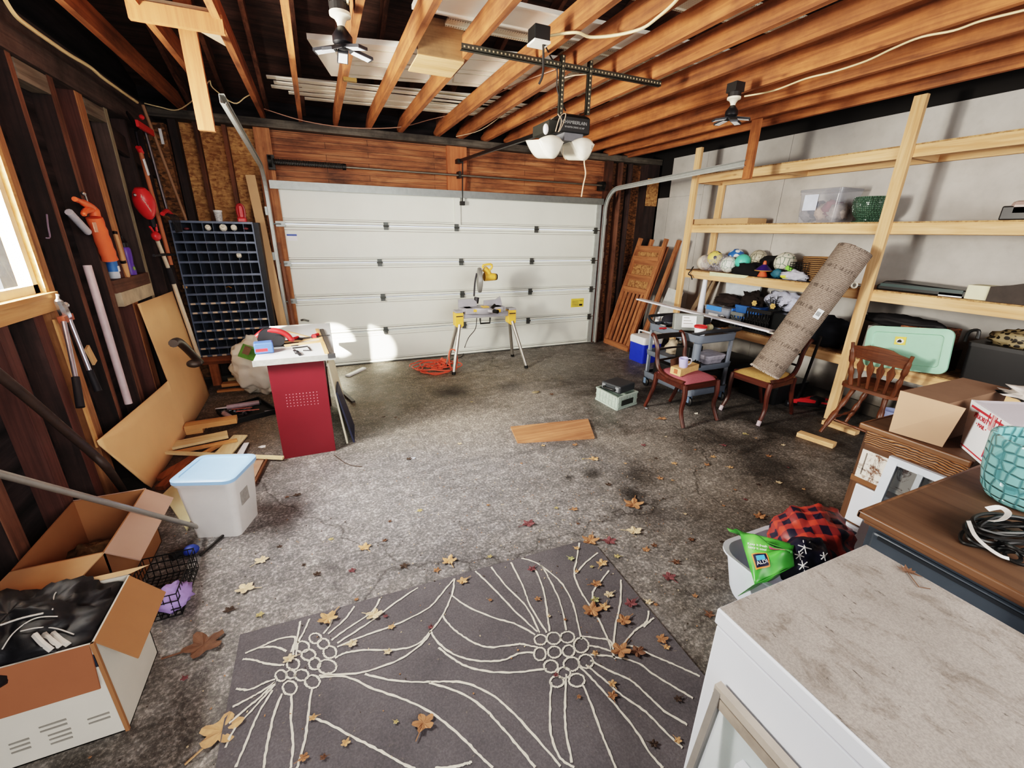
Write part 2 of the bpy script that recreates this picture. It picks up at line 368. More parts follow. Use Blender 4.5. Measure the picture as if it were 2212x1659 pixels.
# ---- rafters and joists
JX = [-1.13, -.775, -.40, -.03, .335, .70, 1.07, 1.53, 1.83, 2.17, 2.50, 2.87, 3.30, 3.72, 4.12, 4.47]
for i, x in enumerate(JX):
    xr = x+.045
    m = MB(); y0, y1 = 6.15, .6
    m.hexa([(xr, y0, roofz(y0)-.0), (xr+.04, y0, roofz(y0)-.0), (xr+.04, y1, roofz(y1)), (xr, y1, roofz(y1))],
           [(xr, y0, roofz(y0)+.13), (xr+.04, y0, roofz(y0)+.13), (xr+.04, y1, roofz(y1)+.13), (xr, y1, roofz(y1)+.13)])
    single(m, 'roof_rafter', oldwood('y'), 'dark stained roof rafter sloping up beside the %s ceiling joist from the left' % (ORD[i] if i < 16 else 'last'), 'rafter', 'sloping roof rafters')
JL = ['outermost joist nearest the left wall', 'short cut joist ending at the hanging track post', 'joist carrying the short crosspiece on the left', 'joist just left of the small socket lamp',
      'joist passing right behind the socket lamp', 'joist left of the plywood box', 'joist right of the plywood box', 'joist crossed by the left end of the steel angle', 'joist above the black outlet box',
      'joist over the left opener strap', 'joist over the right opener strap', 'joist at the right end of the steel angle', 'joist just right of the steel angle', 'joist carrying the cream cable on the right',
      'joist above the middle shelf post', 'last joist before the dark gap at the right wall']
for i, x in enumerate(JX):
    m = MB(); y1 = 6.12 if i != 1 else 4.62; h = .135 if i < 12 else .17
    z0 = 2.88 if i < 12 else 2.86
    if i == 1: m.box(x, x+.042, -1.2, y1, z0, z0+h)
    else:
        ys = [-1.2, 5.86, 6.12]
        m.prism([(x, -1.2, z0), (x, 6.12, z0), (x, 6.12, z0+.07), (x, 5.86, z0+h), (x, -1.2, z0+h)], (.042, 0, 0))
    single(m, 'ceiling_joist', joistwood('y'), 'orange-brown %s' % JL[i], 'joist', 'ceiling joists')
# cross piece, gusset, hanging posts
litp = wood('lit_post', '#b0682c', '#844818', 'z', knots=.4, tint=0)
m = MB(); a = F(262, 8, 2.88); b = F(458, 40, 2.88); m.beam((JX[1]-.02, a.y, 2.86), (JX[2]+.05, a.y, 2.86), .04, .09, (0, 0, 1))
single(m, 'cross_brace', litp, 'short horizontal crosspiece nailed between two joists at top left', 'brace')
m = MB(); pz = 2.93; yA = a.y+.02
m.prism([(JX[1]+.05, yA+.02, pz), (JX[2]-.0, yA+.02, pz), (JX[2]-.0, yA+.6, pz), ], (0, 0, .015))
single(m, 'plywood_gusset', plain('gusset_ply', '#cbb290', .8, 0, .25, 5), 'pale triangular plywood sheet laid above the crosspiece', 'plywood')
pb = WX(470, 285, -.50)
m = MB(); m.box(-.60, -.51, pb.y-.02, pb.y+.02, pb.z, 3.35)
LHP = m; single(m, 'hanging_post', litp, 'hanging two-by-four holding the left door track', 'post')
rp = WX(1607, 382, 4.13)
m = MB(); m.box(4.155, 4.195, rp.y-.045, rp.y+.045, rp.z-.02, 2.9)
single(m, 'hanging_post', joistwood('z'), 'brown hanging post holding the right door track', 'post')
# ---- wall plates, door wall framing
m = MB(); m.box(-1.5, XR, 5.97, 6.22, 2.80, 2.88); struct('trim_1', m, wood('gray_plate', '#6f665a', '#2c2622', 'x', knots=0, dirt=.9, tint=0))
m = MB(); m.box(-1.5, XL, -2.5, 6.2, 2.76, 2.88); m.box(-1.5, XL+.02, -2.5, 6.0, 2.62, 2.76); struct('trim_2', m, wood('dusty_plate', '#6a5852', '#2c2424', 'y', knots=0, dirt=.8, tint=0))
def header_mat():
    t = NT('header_boards'); tc = t.n('TexCoord').outputs['Object']
    br = t.n('TexBrick'); br.offset = .37; br.inputs['Scale'].default_value = 1; br.inputs['Brick Width'].default_value = 1.3; br.inputs['Row Height'].default_value = .065
    br.inputs['Mortar Size'].default_value = .0022; br.inputs['Color1'].default_value = (.2, .2, .2, 1); br.inputs['Color2'].default_value = (.8, .8, .8, 1); br.inputs['Mortar'].default_value = (0, 0, 0, 1)
    t.l(t.mapv(tc, (1, 1, 1), (PI/2, 0, 0)), br.inputs['Vector'])
    g = t.noise(t.mapv(tc, (1.5, 20, 26)), 1, 6, .65); c = t.ramp(g, [(.28, '#6e391c'), (.5, '#a4602f'), (.72, '#cf8850')])
    c = t.mix(.35, c, br.outputs['Color'], 'MULTIPLY')
    d = t.ramp(t.noise(t.mapv(tc, (1, 1, 3)), 1.6, 5, .65), [(.48, (0, 0, 0, 1)), (.72, (.85, .85, .85, 1))]); c = t.mix(d, c, '#1c0d08')
    c = t.mix(t.ramp(br.outputs['Fac'], [(.0, (0, 0, 0, 1)), (1, (.9, .9, .9, 1))]), c, '#120805')
    t.l(c, t.b.inputs['Base Color']); t.b.inputs['Roughness'].default_value = .7; t.bump(g, .3, .003); return t.m
m = MB(); m.box(-.34, 4.16, 6.10, 6.22, 2.24, 2.80); struct('trim_3', m, header_mat(), origin=(2, 6.1, 2.2))
m = MB(); m.box(1.68, 1.945, 6.045, 6.098, 2.26, 2.82); struct('trim_4', m, wood('center_board', '#c8733a', '#9a4f22', 'z', knots=.2, dirt=.2, tint=0))
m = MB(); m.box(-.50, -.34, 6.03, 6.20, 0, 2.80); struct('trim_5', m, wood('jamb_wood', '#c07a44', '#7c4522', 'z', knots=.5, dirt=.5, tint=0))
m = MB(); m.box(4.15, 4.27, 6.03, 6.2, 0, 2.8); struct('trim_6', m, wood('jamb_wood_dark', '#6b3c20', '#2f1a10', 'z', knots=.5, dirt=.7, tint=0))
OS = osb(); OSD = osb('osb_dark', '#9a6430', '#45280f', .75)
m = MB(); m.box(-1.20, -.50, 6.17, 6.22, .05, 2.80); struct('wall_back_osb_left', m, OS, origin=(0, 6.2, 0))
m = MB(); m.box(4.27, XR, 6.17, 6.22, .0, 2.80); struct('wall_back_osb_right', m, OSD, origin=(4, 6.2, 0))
def stud(x0, x1, y0, y1, z0, z1, mat, label, name='wall_stud', grp='wall studs'):
    m = MB(); m.box(x0, x1, y0, y1, z0, z1); return single(m, name, mat, label, 'stud', grp)
stud(-1.06, -1.02, 6.07, 6.17, .05, 2.8, wood('rust_stud', '#8c5430', '#4d2a18', 'z', dirt=.5), 'rusty brown stud on the chipboard behind the bin cabinet, left one')
stud(-.80, -.76, 6.07, 6.17, .05, 2.8, wood('rust_stud', '#8c5430', '#4d2a18', 'z'), 'rusty brown stud on the chipboard above the red lamp')
stud(-1.27, -1.20, 6.05, 6.2, .05, 2.8, darkwood('z'), 'nearly black stud in the far left corner')
stud(4.42, 4.46, 6.04, 6.17, .0, 2.8, oldwood('z'), 'brown stud right of the garage door, first from the door')
stud(4.62, 4.66, 6.06, 6.17, .0, 2.8, darkwood('z'), 'dark stud right of the garage door, second from the door')
stud(4.9, 5.12, 5.98, 6.17, .0, 2.8, darkwood('z'), 'wide dark corner stud beside the white drywall')
m = MB(); m.box(4.90, 5.12, 5.96, 5.975, 2.2, 2.6); single(m, 'chipboard_patch', OS, 'small orange chipboard patch high in the right corner', 'chipboard')
# ---- left wall studs
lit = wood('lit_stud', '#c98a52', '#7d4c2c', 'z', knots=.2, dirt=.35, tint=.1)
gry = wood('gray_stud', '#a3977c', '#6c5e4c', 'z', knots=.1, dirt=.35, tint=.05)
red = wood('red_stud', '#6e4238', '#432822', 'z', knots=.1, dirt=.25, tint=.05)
def lstud(y0, y1, m1, label, z0=.03, z1=2.62, side=None):
    t = thing('wall_stud', label, 'stud', (XL-.05, (y0+y1)/2, z0), group='wall studs')
    m = MB(); m.box(-1.50, XL, y0, y1, z0, z1); m.build('timber', m1, t)
    if side: m = MB(); m.box(-1.50, XL-.004, y0-.006, y0-.001, z0, z1); m.build('side_shade', side, t)  # darkwood sides put the shade of the gaps between studs into colour
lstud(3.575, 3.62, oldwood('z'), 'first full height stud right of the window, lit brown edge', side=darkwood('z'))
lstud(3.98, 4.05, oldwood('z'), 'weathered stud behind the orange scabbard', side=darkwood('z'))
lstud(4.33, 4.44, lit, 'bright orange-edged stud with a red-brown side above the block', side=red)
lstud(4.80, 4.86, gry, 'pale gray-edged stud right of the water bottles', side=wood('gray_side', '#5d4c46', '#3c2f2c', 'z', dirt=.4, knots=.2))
lstud(5.22, 5.26, darkwood('z'), 'dark stud behind the red string trimmer')
lstud(5.62, 5.66, darkwood('z'), 'dark stud behind the bow rake')
stud(-1.5, -1.28, 5.94, 6.05, .05, 2.74, osb('osb_corner', '#a8743c', '#4c3018', .6), 'chipboard-faced corner stud with a white paper tag at the left corner')
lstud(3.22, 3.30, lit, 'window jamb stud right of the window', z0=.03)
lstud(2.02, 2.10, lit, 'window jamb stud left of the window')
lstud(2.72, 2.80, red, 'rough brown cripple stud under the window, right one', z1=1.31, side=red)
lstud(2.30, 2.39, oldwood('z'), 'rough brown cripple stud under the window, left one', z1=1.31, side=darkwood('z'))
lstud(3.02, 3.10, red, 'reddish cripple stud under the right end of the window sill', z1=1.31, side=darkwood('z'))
for _a, _b, _l in ((3.64, 3.97, 'left'), (4.46, 4.79, 'right')):
    m = MB(); m.box(-1.49, XL, _a, _b, 2.51, 2.61); single(m, 'fire_block', wood('dust_block', '#8b8070', '#4c4036', 'y', tint=0), 'dusty gray block between studs high on the left wall, the %s one of two' % _l, 'block')
m = MB(); m.box(-1.49, XL+.01, 4.06, 4.80, 1.285, 1.375); single(m, 'fire_block', oldwood('y'), 'brown block between studs holding the bottles', 'block')
m = MB(); m.box(-1.47, XL+.015, 4.12, 4.80, 1.18, 1.283); single(m, 'painted_block', plain('chipped_paint', '#b9a588', .8, 0, .3, 8), 'block with chipped pale paint under the brown one', 'block')
m = MB(); m.beam((-1.44, 4.88, 2.45), (-1.44, 5.9, 2.30), .03, .16, (0, 0, 1)); single(m, 'diagonal_brace', darkwood('y'), 'dark diagonal board between studs in the left corner', 'brace')
# ---- window
t = bpy.data.objects.new('window_1', None); COL.objects.link(t); t.location = (-1.45, 2.66, 1.4); t['kind'] = 'structure'
glow = wood('window_wood', '#e0a868', '#c28546', 'y', knots=0, dirt=0, tint=0)
m = MB(); d0, d1 = -1.56, -1.395
m.box(d0, d1, WY0-.03, WY0, WZ0-.02, WZ1+.02); m.box(d0, d1, WY1-.0, WY1+.03, WZ0-.02, WZ1+.02); m.box(d0, d1, WY0-.03, WY1+.03, WZ1, WZ1+.03)
m.build('window_frame', glow, t)
m = MB(); m.box(d0, -1.37, WY0-.05, WY1+.05, WZ0-.025, WZ0); m.box(-1.49, -1.385, WY0-.1, WY1+.08, WZ0-.10, WZ0-.027); m.build('window_sill', glow, t)
m = MB(); w = .045
xa_, xb_ = -1.455, -1.42
m.box(xa_, xb_, WY0, WY0+w, WZ0, WZ1); m.box(xa_, xb_, WY1-w, WY1, WZ0, WZ1); m.box(xa_, xb_, WY0, WY1, WZ0, WZ0+w+.0); m.box(xa_, xb_, WY0, WY1, WZ1-w, WZ1); m.box(xa_, xb_, 2.64, 2.68, WZ0, WZ1)
m.build('window_sash', plain('sash_cream', '#ecd9b8', .6), t)
m = MB(); m.box(-1.440, -1.436, WY0+w, WY1-w, WZ0+w, WZ1-w)
g = NT('window_glass'); g.b.inputs['Base Color'].default_value = (1, 1, 1, 1); g.b.inputs['Roughness'].default_value = .0; g.b.inputs['Alpha'].default_value = .06
GLASS = g.m; m.build('window_pane', GLASS, t)
# ================================================================ GARAGE DOOR
DW = plain('door_white', '#e3e6dc', .42, 0, .05, 1.5)
t = bpy.data.objects.new('door_1', None); COL.objects.link(t); t.location = (1.86, YD, 0); tag(t, 'wide white sectional garage door in the far wall', 'garage door', kind='structure')
DX0, DX1 = -.42, 4.12; H5 = .452
for i in range(5):
    z0 = i*H5+.012; z1 = (i+1)*H5
    m = MB(); m.box(DX0, DX1, YD, YD+.04, z0, z1-.004)
    # stiffening rails, folds, end stiles
    for zz, hh, dd in ((z0, .028, .014), (z1-.032, .028, .014)):
        m.box(DX0, DX1, YD-dd, YD, zz, zz+hh)
    m.box(DX0, DX1, YD-.022, YD-.014, z0+.004, z0+.010); m.box(DX0, DX1, YD-.022, YD-.014, z1-.014, z1-.008)
    for zz in (z0+.055, z1-.062): m.box(DX0+.1, DX1-.1, YD-.006, YD, zz, zz+.008)
    m.cur = 1
    for zz in (z0+.030, z1-.036, z0+.052, z1-.066): m.box(DX0+.075, DX1-.075, YD-.003, YD+.001, zz, zz+.0045)  # dark strips: shadow lines of the folds put into colour
    m.box(DX0, DX1, YD-.0155, YD-.012, z0-.004, z0+.001)
    o = m.build('door_section', [DW, plain('door_shadow_line', '#57503f', .7)], t)
    m = MB(); m.box(DX0, DX0+.075, YD-.02, YD, z0+.01, z1-.01); m.box(DX1-.075, DX1, YD-.02, YD, z0+.01, z1-.01)
    m.build('end_stile', metal('galvanized_pale', '#b9bdba', .5, .5), t)
    if i == 4:
        m = MB(); m.box(1.76, 1.84, YD-.026, YD-.001, z0+.02, z1-.06); m.build('center_stile', DW, t)
        m = MB(); m.box(DX0, DX1, YD-.07, YD-.02, z1-.045, z1-.0); m.box(DX0, DX1, YD-.075, YD-.07, z1-.075, z1+.012); m.build('top_strut', metal('galvanized', '#8d9290', .45, .8), t)
HG = metal('hinge_steel', '#5d605e', .5, .8)
for r, xs in enumerate(((.73, 1.86, 2.91, 4.04), (.73, 1.84, 2.93, 4.04), (.725, 1.835, 2.94, 4.04), (.84, 1.78, 3.0, 4.04))):
    z = (r+1)*H5
    for x in xs:
        m = MB(); m.box(x-.028, x+.028, YD-.036, YD-.02, z-.045, z-.006); m.box(x-.028, x+.028, YD-.036, YD-.02, z+.010, z+.048); m.cyl((x-.036, YD-.04, z+.002), (x+.036, YD-.04, z+.002), .010, seg=10)
        m.build('hinge', HG, t)
for r in range(4):
    z = (r+1)*H5; m = MB(); m.box(DX0, DX0+.1, YD-.05, YD-.02, z-.03, z+.03); m.cyl((DX0-.05, YD-.06, z), (DX0+.06, YD-.06, z), .008); m.build('roller_bracket', metal('galvanized', '#8d9290'), t)
m = MB(); m.box(DX0, DX1, YD-.01, YD+.05, .0, .02); m.build('bottom_seal', plain('rubber_gray', '#4b5557', .8), t)
def sticker(par, c, w, h, mat, nx=(1, 0, 0), ny=(0, 0, 1), name='sticker', off=.003):
    M = frame(c, nx, ny); z = V((M[0][2], M[1][2], M[2][2])); m = MB()
    P = [V(c)+V(nx)*a*w/2+V(ny)*b*h/2+z*off for a, b in ((-1, -1), (1, -1), (1, 1), (-1, 1))]
    m.prism(P, -z*.002); return m.build(name, mat, par)
ys = plain('sticker_yellow', '#e8c81a', .5); ws = plain('paper_white', '#eef0f2', .6, 0, .03); bk = plain('ink_black', '#15151a', .6); rd = plain('ink_red', '#c9232a', .5); bl = plain('ink_blue', '#1f4fae', .5)
c = WY(1247, 654, YD); sticker(t, c, .24, .14, ys)
m = MB()
for k in range(6): m.box(c.x-.1, c.x+.02, YD-.0055, YD-.0045, c.z-.05+k*.016, c.z-.046+k*.016)
m.box(c.x+.035, c.x+.095, YD-.0055, YD-.0045, c.z-.05, c.z-.02); m.box(c.x+.035, c.x+.095, YD-.0055, YD-.0045, c.z+.03, c.z+.035)
m.build('sticker_print', bk, t)
c = WY(631, 513, YD); sticker(t, c, .11, .075, ws); sticker(t, c+V((0, 0, .028)), .11, .02, bl, off=.0045)
m = MB(); c = WY(651, 691, YD); m.tube([c+V((0, -.02, 0)), c+V((.03, -.05, .01)), c+V((.09, -.05, -.01))], .012); m.build('lift_handle', metal('galvanized', '#8d9290'), t)
# torsion bar
t = thing('torsion_spring', 'gray torsion spring tube above the white garage door', 'torsion spring', (1.8, 5.96, 2.46))
m = MB(); m.cyl((.40, 5.96, 2.455), (4.08, 5.96, 2.452), .013); m.build('shaft', metal('tube_steel', '#8e8678', .45), t)
m = MB()
pts = []; turns = 42
for k in range(turns*8+1):
    th = k/8*2*PI; pts.append((-.34+.75*k/(turns*8), 5.96+.026*math.cos(th), 2.462+.026*math.sin(th)))
m.tube(pts, .008, 5); m.cyl((-.34, 5.96, 2.462), (.41, 5.96, 2.457), .02); m.build('spring', metal('spring_steel', '#5c5a58', .5), t)
m = MB(); m.cyl((.38, 5.96, 2.457), (.42, 5.96, 2.457), .035); m.build('winding_cone', metal('bracket_dark', '#3d3c3a', .5), t)
m = MB(); m.cyl((-.39, 5.96, 2.462), (-.36, 5.96, 2.462), .06, seg=20); m.box(-.40, -.33, 5.97, 6.03, 2.38, 2.53)
m.build('bracket', metal('bracket_dark', '#3d3c3a', .5), t)
m = MB(); m.cyl((4.04, 5.96, 2.452), (4.08, 5.96, 2.452), .055, seg=20); m.box(4.0, 4.1, 5.96, 6.03, 2.38, 2.5); m.build('bracket', metal('bracket_dark', '#3d3c3a', .5), t)
m = MB(); m.box(1.80, 1.83, 5.93, 6.05, 2.42, 2.5); m.build('bracket', metal('bracket_dark', '#3d3c3a', .5), t)
# tracks
def trackthing(x, label, zt, yend, zend, mat):
    t = thing('door_track', label, 'door track', (x, 5.98, 0))
    pts = [(x, 5.985, .02), (x, 5.985, zt-.30)]
    for k in range(1, 9):
        a = PI/2*k/8; pts.append((x, 5.985-.30*(1-math.cos(a)), zt-.30+.30*math.sin(a)))
    pts.append((x, yend, zend))
    m = MB(); s = 1 if x < 0 else -1
    # C profile swept: three strips
    def strip(o1, o2):
        vs = []
        for i, p in enumerate(pts):
            p = V(p); q = V(pts[min(i+1, len(pts)-1)])-V(pts[max(i-1, 0)]); q.normalize(); nrm = V((0, -q.z, q.y))
            nrm = V((0, q.z, -q.y))*-1
            for (a, b) in (o1, o2): vs.append(p+V((a*s, 0, 0))+nrm*b)
        n = len(pts); m.add(vs, [(2*i, 2*i+1, 2*i+3, 2*i+2) for i in range(n-1)])
    strip((0, -.025), (0, .025)); strip((0, .025), (.03, .03)); strip((0, -.025), (.03, -.03)); strip((.03, .03), (.034, .018)); strip((.03, -.03), (.034, -.018))
    m.build('rail', mat, t, solid=.003)
    m = MB()
    for z in (.35, .9, 1.4, 1.9):
        m = MB(); m.box(min(x-.03*s, x-.005*s), max(x-.03*s, x-.005*s), 5.98, 6.04, z, z+.09); m.build('bracket', metal('galvanized', '#8d9290'), t)
    return t
GP = metal('galvanized_pale', '#b9bdba', .5, .5)
e = WX(468, 212, -.49); trackthing(-.475, 'galvanized left track of the garage door, bending toward the hanging two-by-four', 2.40, e.y, e.z, GP)
e = WX(1612, 352, 4.16); trackthing(4.17, 'galvanized right track of the garage door, curving toward the brown hanging post', 2.40, e.y, e.z, GP)
# ================================================================ ABOVE THE JOISTS
zt = 3.025
cream = plain('cream_panel', '#fbf7e8', .6, 0, .06, 2)
offw = plain('trim_offwhite', '#fbf4e0', .6, 0, .06, 3)
t = thing('spare_door', 'white panelled interior door lying flat on the ceiling joists', 'door', (1.0, 4.3, zt))
q = [F(663, 84, zt), F(1094, 122, zt), F(1032, 187, zt), F(703, 163, zt)]
A0, B0 = q[0], q[1]; ex = (B0-A0); Ld = 2.0; ex.normalize(); ey = V((-ex.y, ex.x, 0)); wd = .78
m = MB(); P = [A0, A0+ex*Ld, A0+ex*Ld+ey*wd, A0+ey*wd]; m.prism(P, (0, 0, .035)); m.build('slab', cream, t)
m = MB()
for a0, a1 in ((.15, .85), (1.05, 1.85)):
    for b0, b1 in ((.1, .34), (.44, .68)):
        for (u0, u1, v0, v1) in ((a0, a1, b0, b0+.012), (a0, a1, b1, b1+.012), (a0, a0+.012, b0, b1), (a1, a1+.012, b0, b1)):
            m.prism([A0+ex*u0+ey*v0, A0+ex*u1+ey*v0, A0+ex*u1+ey*v1, A0+ex*u0+ey*v1], (0, 0, -.004))
m.build('panel_molding', plain('panel_shadow', '#cfc8b2', .6), t)
kb = F(918, 127, zt-.02); m = MB(); m.lathe([(.0, -.055), (.02, -.052), (.027, -.035), (.02, -.02), (.011, -.012), (.028, -.003), (.028, 0)], 16, Matrix.Translation((kb.x, kb.y, zt)))
m.build('knob', metal('brass', '#b08a45', .3), t, smooth=True)
# wooden box between joists (its side faces the camera)
bx = WY(903, 122, 3.25)
t = thing('plywood_box', 'open-topped plywood box wedged between two joists', 'box', (1.0, 3.4, 2.88))
m = MB(); c0 = F(903, 120, 2.87); c1 = F(1003, 132, 2.87); m.box(c0.x-.01, c1.x, c0.y-.05, c0.y-.03, 2.87, 3.08); m.build('front_board', wood('box_ply', '#b98a55', '#8a6136', 'x', knots=.2, dirt=.5), t)
m = MB(); m.box(c0.x-.01, c1.x, c0.y-.03, c0.y+.3, 2.86, 2.87); m.build('bottom_board', pine('x'), t)
# trim strips on the joists
random.seed(3)
ylist = []
for k in range(13):
    y = 4.98+k*.048; x0 = -.25+random.random()*.35; x1 = 3.2+random.random()*.6
    if k in (2, 6, 9): x1 = 1.9
    m = MB(); z = zt+(k % 3)*.012; dy = random.uniform(-.05, .05)
    m.prism([(x0, y, z), (x1, y-.35+dy, z), (x1, y-.35+dy+.075, z), (x0, y+.075, z)], (0, 0, .011))
    single(m, 'trim_strip', offw, 'long white wooden trim strip in the bundle lying across the joists', 'trim strip', 'white trim strips stored on the joists')
sof = plain('soffit', '#d9d0b4', .6, 0, .1, 3)
def soffit_mat():
    t = NT('soffit_perforated'); tc = t.n('TexCoord').outputs['Object']; v = t.n('TexVoronoi'); v.inputs['Scale'].default_value = 60; v.inputs['Randomness'].default_value = 0; t.l(tc, v.inputs['Vector'])
    t.l(t.ramp(v.outputs['Distance'], [(.28, '#8d8468'), (.34, '#ddd5bd')]), t.b.inputs['Base Color']); return t.m
SF = soffit_mat()
for k, (x0, x1, y, wv, mt, lb) in enumerate((
    (.70, 4.6, 2.92, .30, cream, 'plain cream siding panel lying on the joists, nearest the camera'),
    (.95, 4.9, 3.27, .12, SF, 'perforated cream soffit strip beside the near siding panel'),
    (1.9, 5.0, 3.45, .26, sof, 'tan siding panel behind the perforated strip'),
    (2.0, 4.7, 3.80, .10, SF, 'perforated soffit strip above the steel angle'),
    (1.65, 4.9, 4.0, .30, sof, 'tan siding panel above the garage door opener'),
    (2.1, 5.0, 4.36, .10, SF, 'perforated soffit strip behind the opener straps'),
    (1.0, 4.8, 2.45, .25, SF, 'perforated soffit panel at the very top of the picture'))):
    z = zt+.02+.01*k; m = MB(); m.prism([(x0, y, z), (x1, y-.12, z), (x1, y-.12+wv, z), (x0, y+wv, z)], (0, 0, .012))
    for q2 in (.0, wv-.02): m.prism([(x0, y+q2, z-.012), (x1, y-.12+q2, z-.012), (x1, y-.12+q2+.02, z-.012), (x0, y+q2+.02, z-.012)], (0, 0, .012))
    single(m, 'siding_panel', mt, lb, 'siding')
# ================================================================ OPENER
def perf_mat():
    t = NT('perforated_steel'); t.b.inputs['Metallic'].default_value = .8; t.b.inputs['Roughness'].default_value = .5
    t.b.inputs['Base Color'].default_value = lin('#4a4a42'); return t.m
PS = perf_mat(); HB = plain('hole_light', '#b9a27a', .8)
def angle_bar(p0, p1, up, side, name, par, w=.034, holes=True):
    p0, p1 = V(p0), V(p1); d = p1-p0; L = d.length; d.normalize(); up = V(up); side = V(side)
    m = MB(); m.prism([p0, p1, p1+up*w, p0+up*w], side*.003); m.prism([p0, p1, p1+side*w, p0+side*w], up*.003)
    m.cur = 1; n = int(L/.028)
    for k in range(n):
        c = p0+d*(k+.5)*L/n
        a = c+up*w*.35; m.prism([a, a+d*.010, a+d*.010+up*.010, a+up*.010], side*-.0008)
    return m.build(name, [PS, HB], par)
a = F(1003, 92, 2.86); b = F(1441, 176, 2.86); ya = 3.125
t = thing('steel_angle_bar', 'long perforated steel angle screwed under the joists', 'steel angle', (1.8, ya, 2.86))
angle_bar((a.x, ya, 2.845), (b.x, ya, 2.845), (0, 0, 1), (0, 1, 0), 'bar', t)
t = thing('garage_door_opener', 'black ceiling-hung garage door opener with two cream light covers', 'door opener', (2.0, 3.14, 2.4))
O = {}
def oy(px, py, y=3.14): return WY(px, py, y)
s1, s2 = oy(1206, 92), oy(1205, 245); s3, s4 = oy(1279, 125), oy(1266, 243)
m = None
angle_bar((s2.x, 3.12, s2.z-.02), (s2.x, 3.12, 2.92), (1, 0, 0), (0, 1, 0), 'hanger_strap', t, .03)
angle_bar((s4.x-.01, 3.12, s4.z-.02), (s4.x-.01, 3.12, 2.92), (1, 0, 0), (0, 1, 0), 'hanger_strap', t, .03)
c1, c2, c3, c4 = oy(1212, 247, 3.02), oy(1273, 243, 3.02), oy(1270, 290, 3.02), oy(1213, 284, 3.02)
zT, zB = c1.z, c4.z; xa, xb = c1.x-.0, c2.x+.015
BKP = plain('opener_black', '#121313', .45, 0, .2)
m = MB(); m.box(xa, xb, 3.02, 3.34, zB, zT); m.prism([(xa, 3.02, zT), (xb, 3.02, zT), (xb-.03, 3.05, zT+.02), (xa+.03, 3.05, zT+.02)], (0, .2, 0)); m.build('housing', BKP, t, bevel=.008)
m = MB(); m.box(xa-.07, xa, 3.06, 3.32, zB+.005, zT-.03); m.build('motor_chassis', metal('chassis', '#35352f', .6, .5), t)
m = MB(); m.box(xa+.04, xb-.05, 3.03, 3.3, zB-.05, zB); m.build('lower_panel', plain('opener_gray', '#6b6c70', .5), t)
ca = c1.lerp(c3, .5); cz = (zT+zB)/2
tm = plain('logo_gray', '#9a9a98', .4, 0, 0)
text(t, 'CHAMBERLAIN', .030, frame((ca.x, 3.0195, cz+.012), (1, 0, 0), (0, 0, 1)), tm)
text(t, 'WHISPER DRIVE 1/2 HP', .016, frame((ca.x, 3.0195, cz-.018), (1, 0, 0), (0, 0, 1)), tm)
lens = plain('lens_cream', '#efe8d3', .35, 0, .1, 8)
def lenspart(cx, cz, sx):
    m = MB(); W = .085
    # curved shell, open at the top
    n = 14; vs = []; 
    def pt(u, v):
        a = (u-.5)*2; d = (1-abs(a)**2.0)
        x = cx+a*W*1.12; y = 3.04+(v)*.22-.03*d; z = cz-.085*d*(1-.5*v*0)+.03*(1-d)+v*.03
        return (x, y, z)
    m.grid(pt, n, 6)
    # front face
    m.grid(lambda u, v: (cx+(u-.5)*2*W*1.12, 3.04-.03*(1-((u-.5)*2)**2)-.012*math.sin(v*PI), (cz-.085*(1-((u-.5)*2)**2)+.03*((u-.5)*2)**2)*(1-v)+(cz+.03+.03*math.sin(u*PI)**.7*(1 if sx else .8))*v), n, 5)
    o = m.build('light_cover', lens, t, smooth=True, solid=.004)
    m = MB(); m.obox((cx-.05 if sx < 0 else cx+.06, 3.015, cz+.005), (.012, .012, .025)); m.build('cover_vent', plain('brown_dark', '#2c1c12', .7), t)
l1 = oy(1187, 315, 3.05); l2 = oy(1255, 320, 3.05)
lenspart(l1.x+.005, l1.z+.0, -1); lenspart(l2.x+.005, l2.z+.0, 1)
m = MB(); e = WY(994, 347, 5.95); r0 = V((xa+.10, 3.34, zT-.03)); m.beam(r0, e, .028, .03); 
m.build('drive_rail', metal('rail_dark', '#3c3c3e', .4), t)
m = MB(); m.box(e.x-.04, e.x+.02, 5.93, 6.05, e.z-.03, e.z+.02); m.build('rail_bracket', metal('bracket_dark', '#3d3c3a'), t)
m = MB(); bt = WY(999, 440, 6.0); m.beam((e.x+.03, 5.94, e.z), (e.x+.035, 6.0, bt.z+.02), .012, .02, (0, 1, 0)); m.box(bt.x-.03, bt.x+.03, 5.98, 6.06, bt.z-.02, bt.z+.03); m.build('door_arm', metal('bracket_dark', '#3d3c3a'), t)
WIRE = plain('wire_dark', '#26221f', .7); WTAN = plain('wire_tan', '#c9a988', .7); CREAMC = plain('cable_cream', '#f0cf96', .55, 0, .05)
cl = plain('sensor_white', '#f4f4f2', .4, 0, .03)
p = oy(1179, 279, 3.05); m = MB(); m.sphere(p, .026, 14, 8, (.8, .5, 1.35)); single(m, 'sensor_eye', cl, 'small white oval plug hanging by wires left of the opener', 'sensor', smooth=True)
def cable(name, pts, r, mat, label, cat='cable', n=5, par=None, group=None):
    m = MB(); m.tube(smoothpts(pts, n), r, 6)
    if par: return m.build(name, mat, par, smooth=True)
    return single(m, name, mat, label, cat, group, smooth=True)
cable('loose_wire', [oy(1207, 250), oy(1190, 258), oy(1183, 272)], .003, WTAN, 'tan wire loop holding the white plug')
cable('loose_wire', [oy(1205, 246, 3.0), oy(1213, 262, 3.0), oy(1206, 285, 3.0), oy(1216, 268, 3.0), oy(1222, 246, 3.0), oy(1210, 252, 3.0), oy(1200, 284, 3.0)], .003, WTAN, 'tangle of pale wires on the left side of the opener')
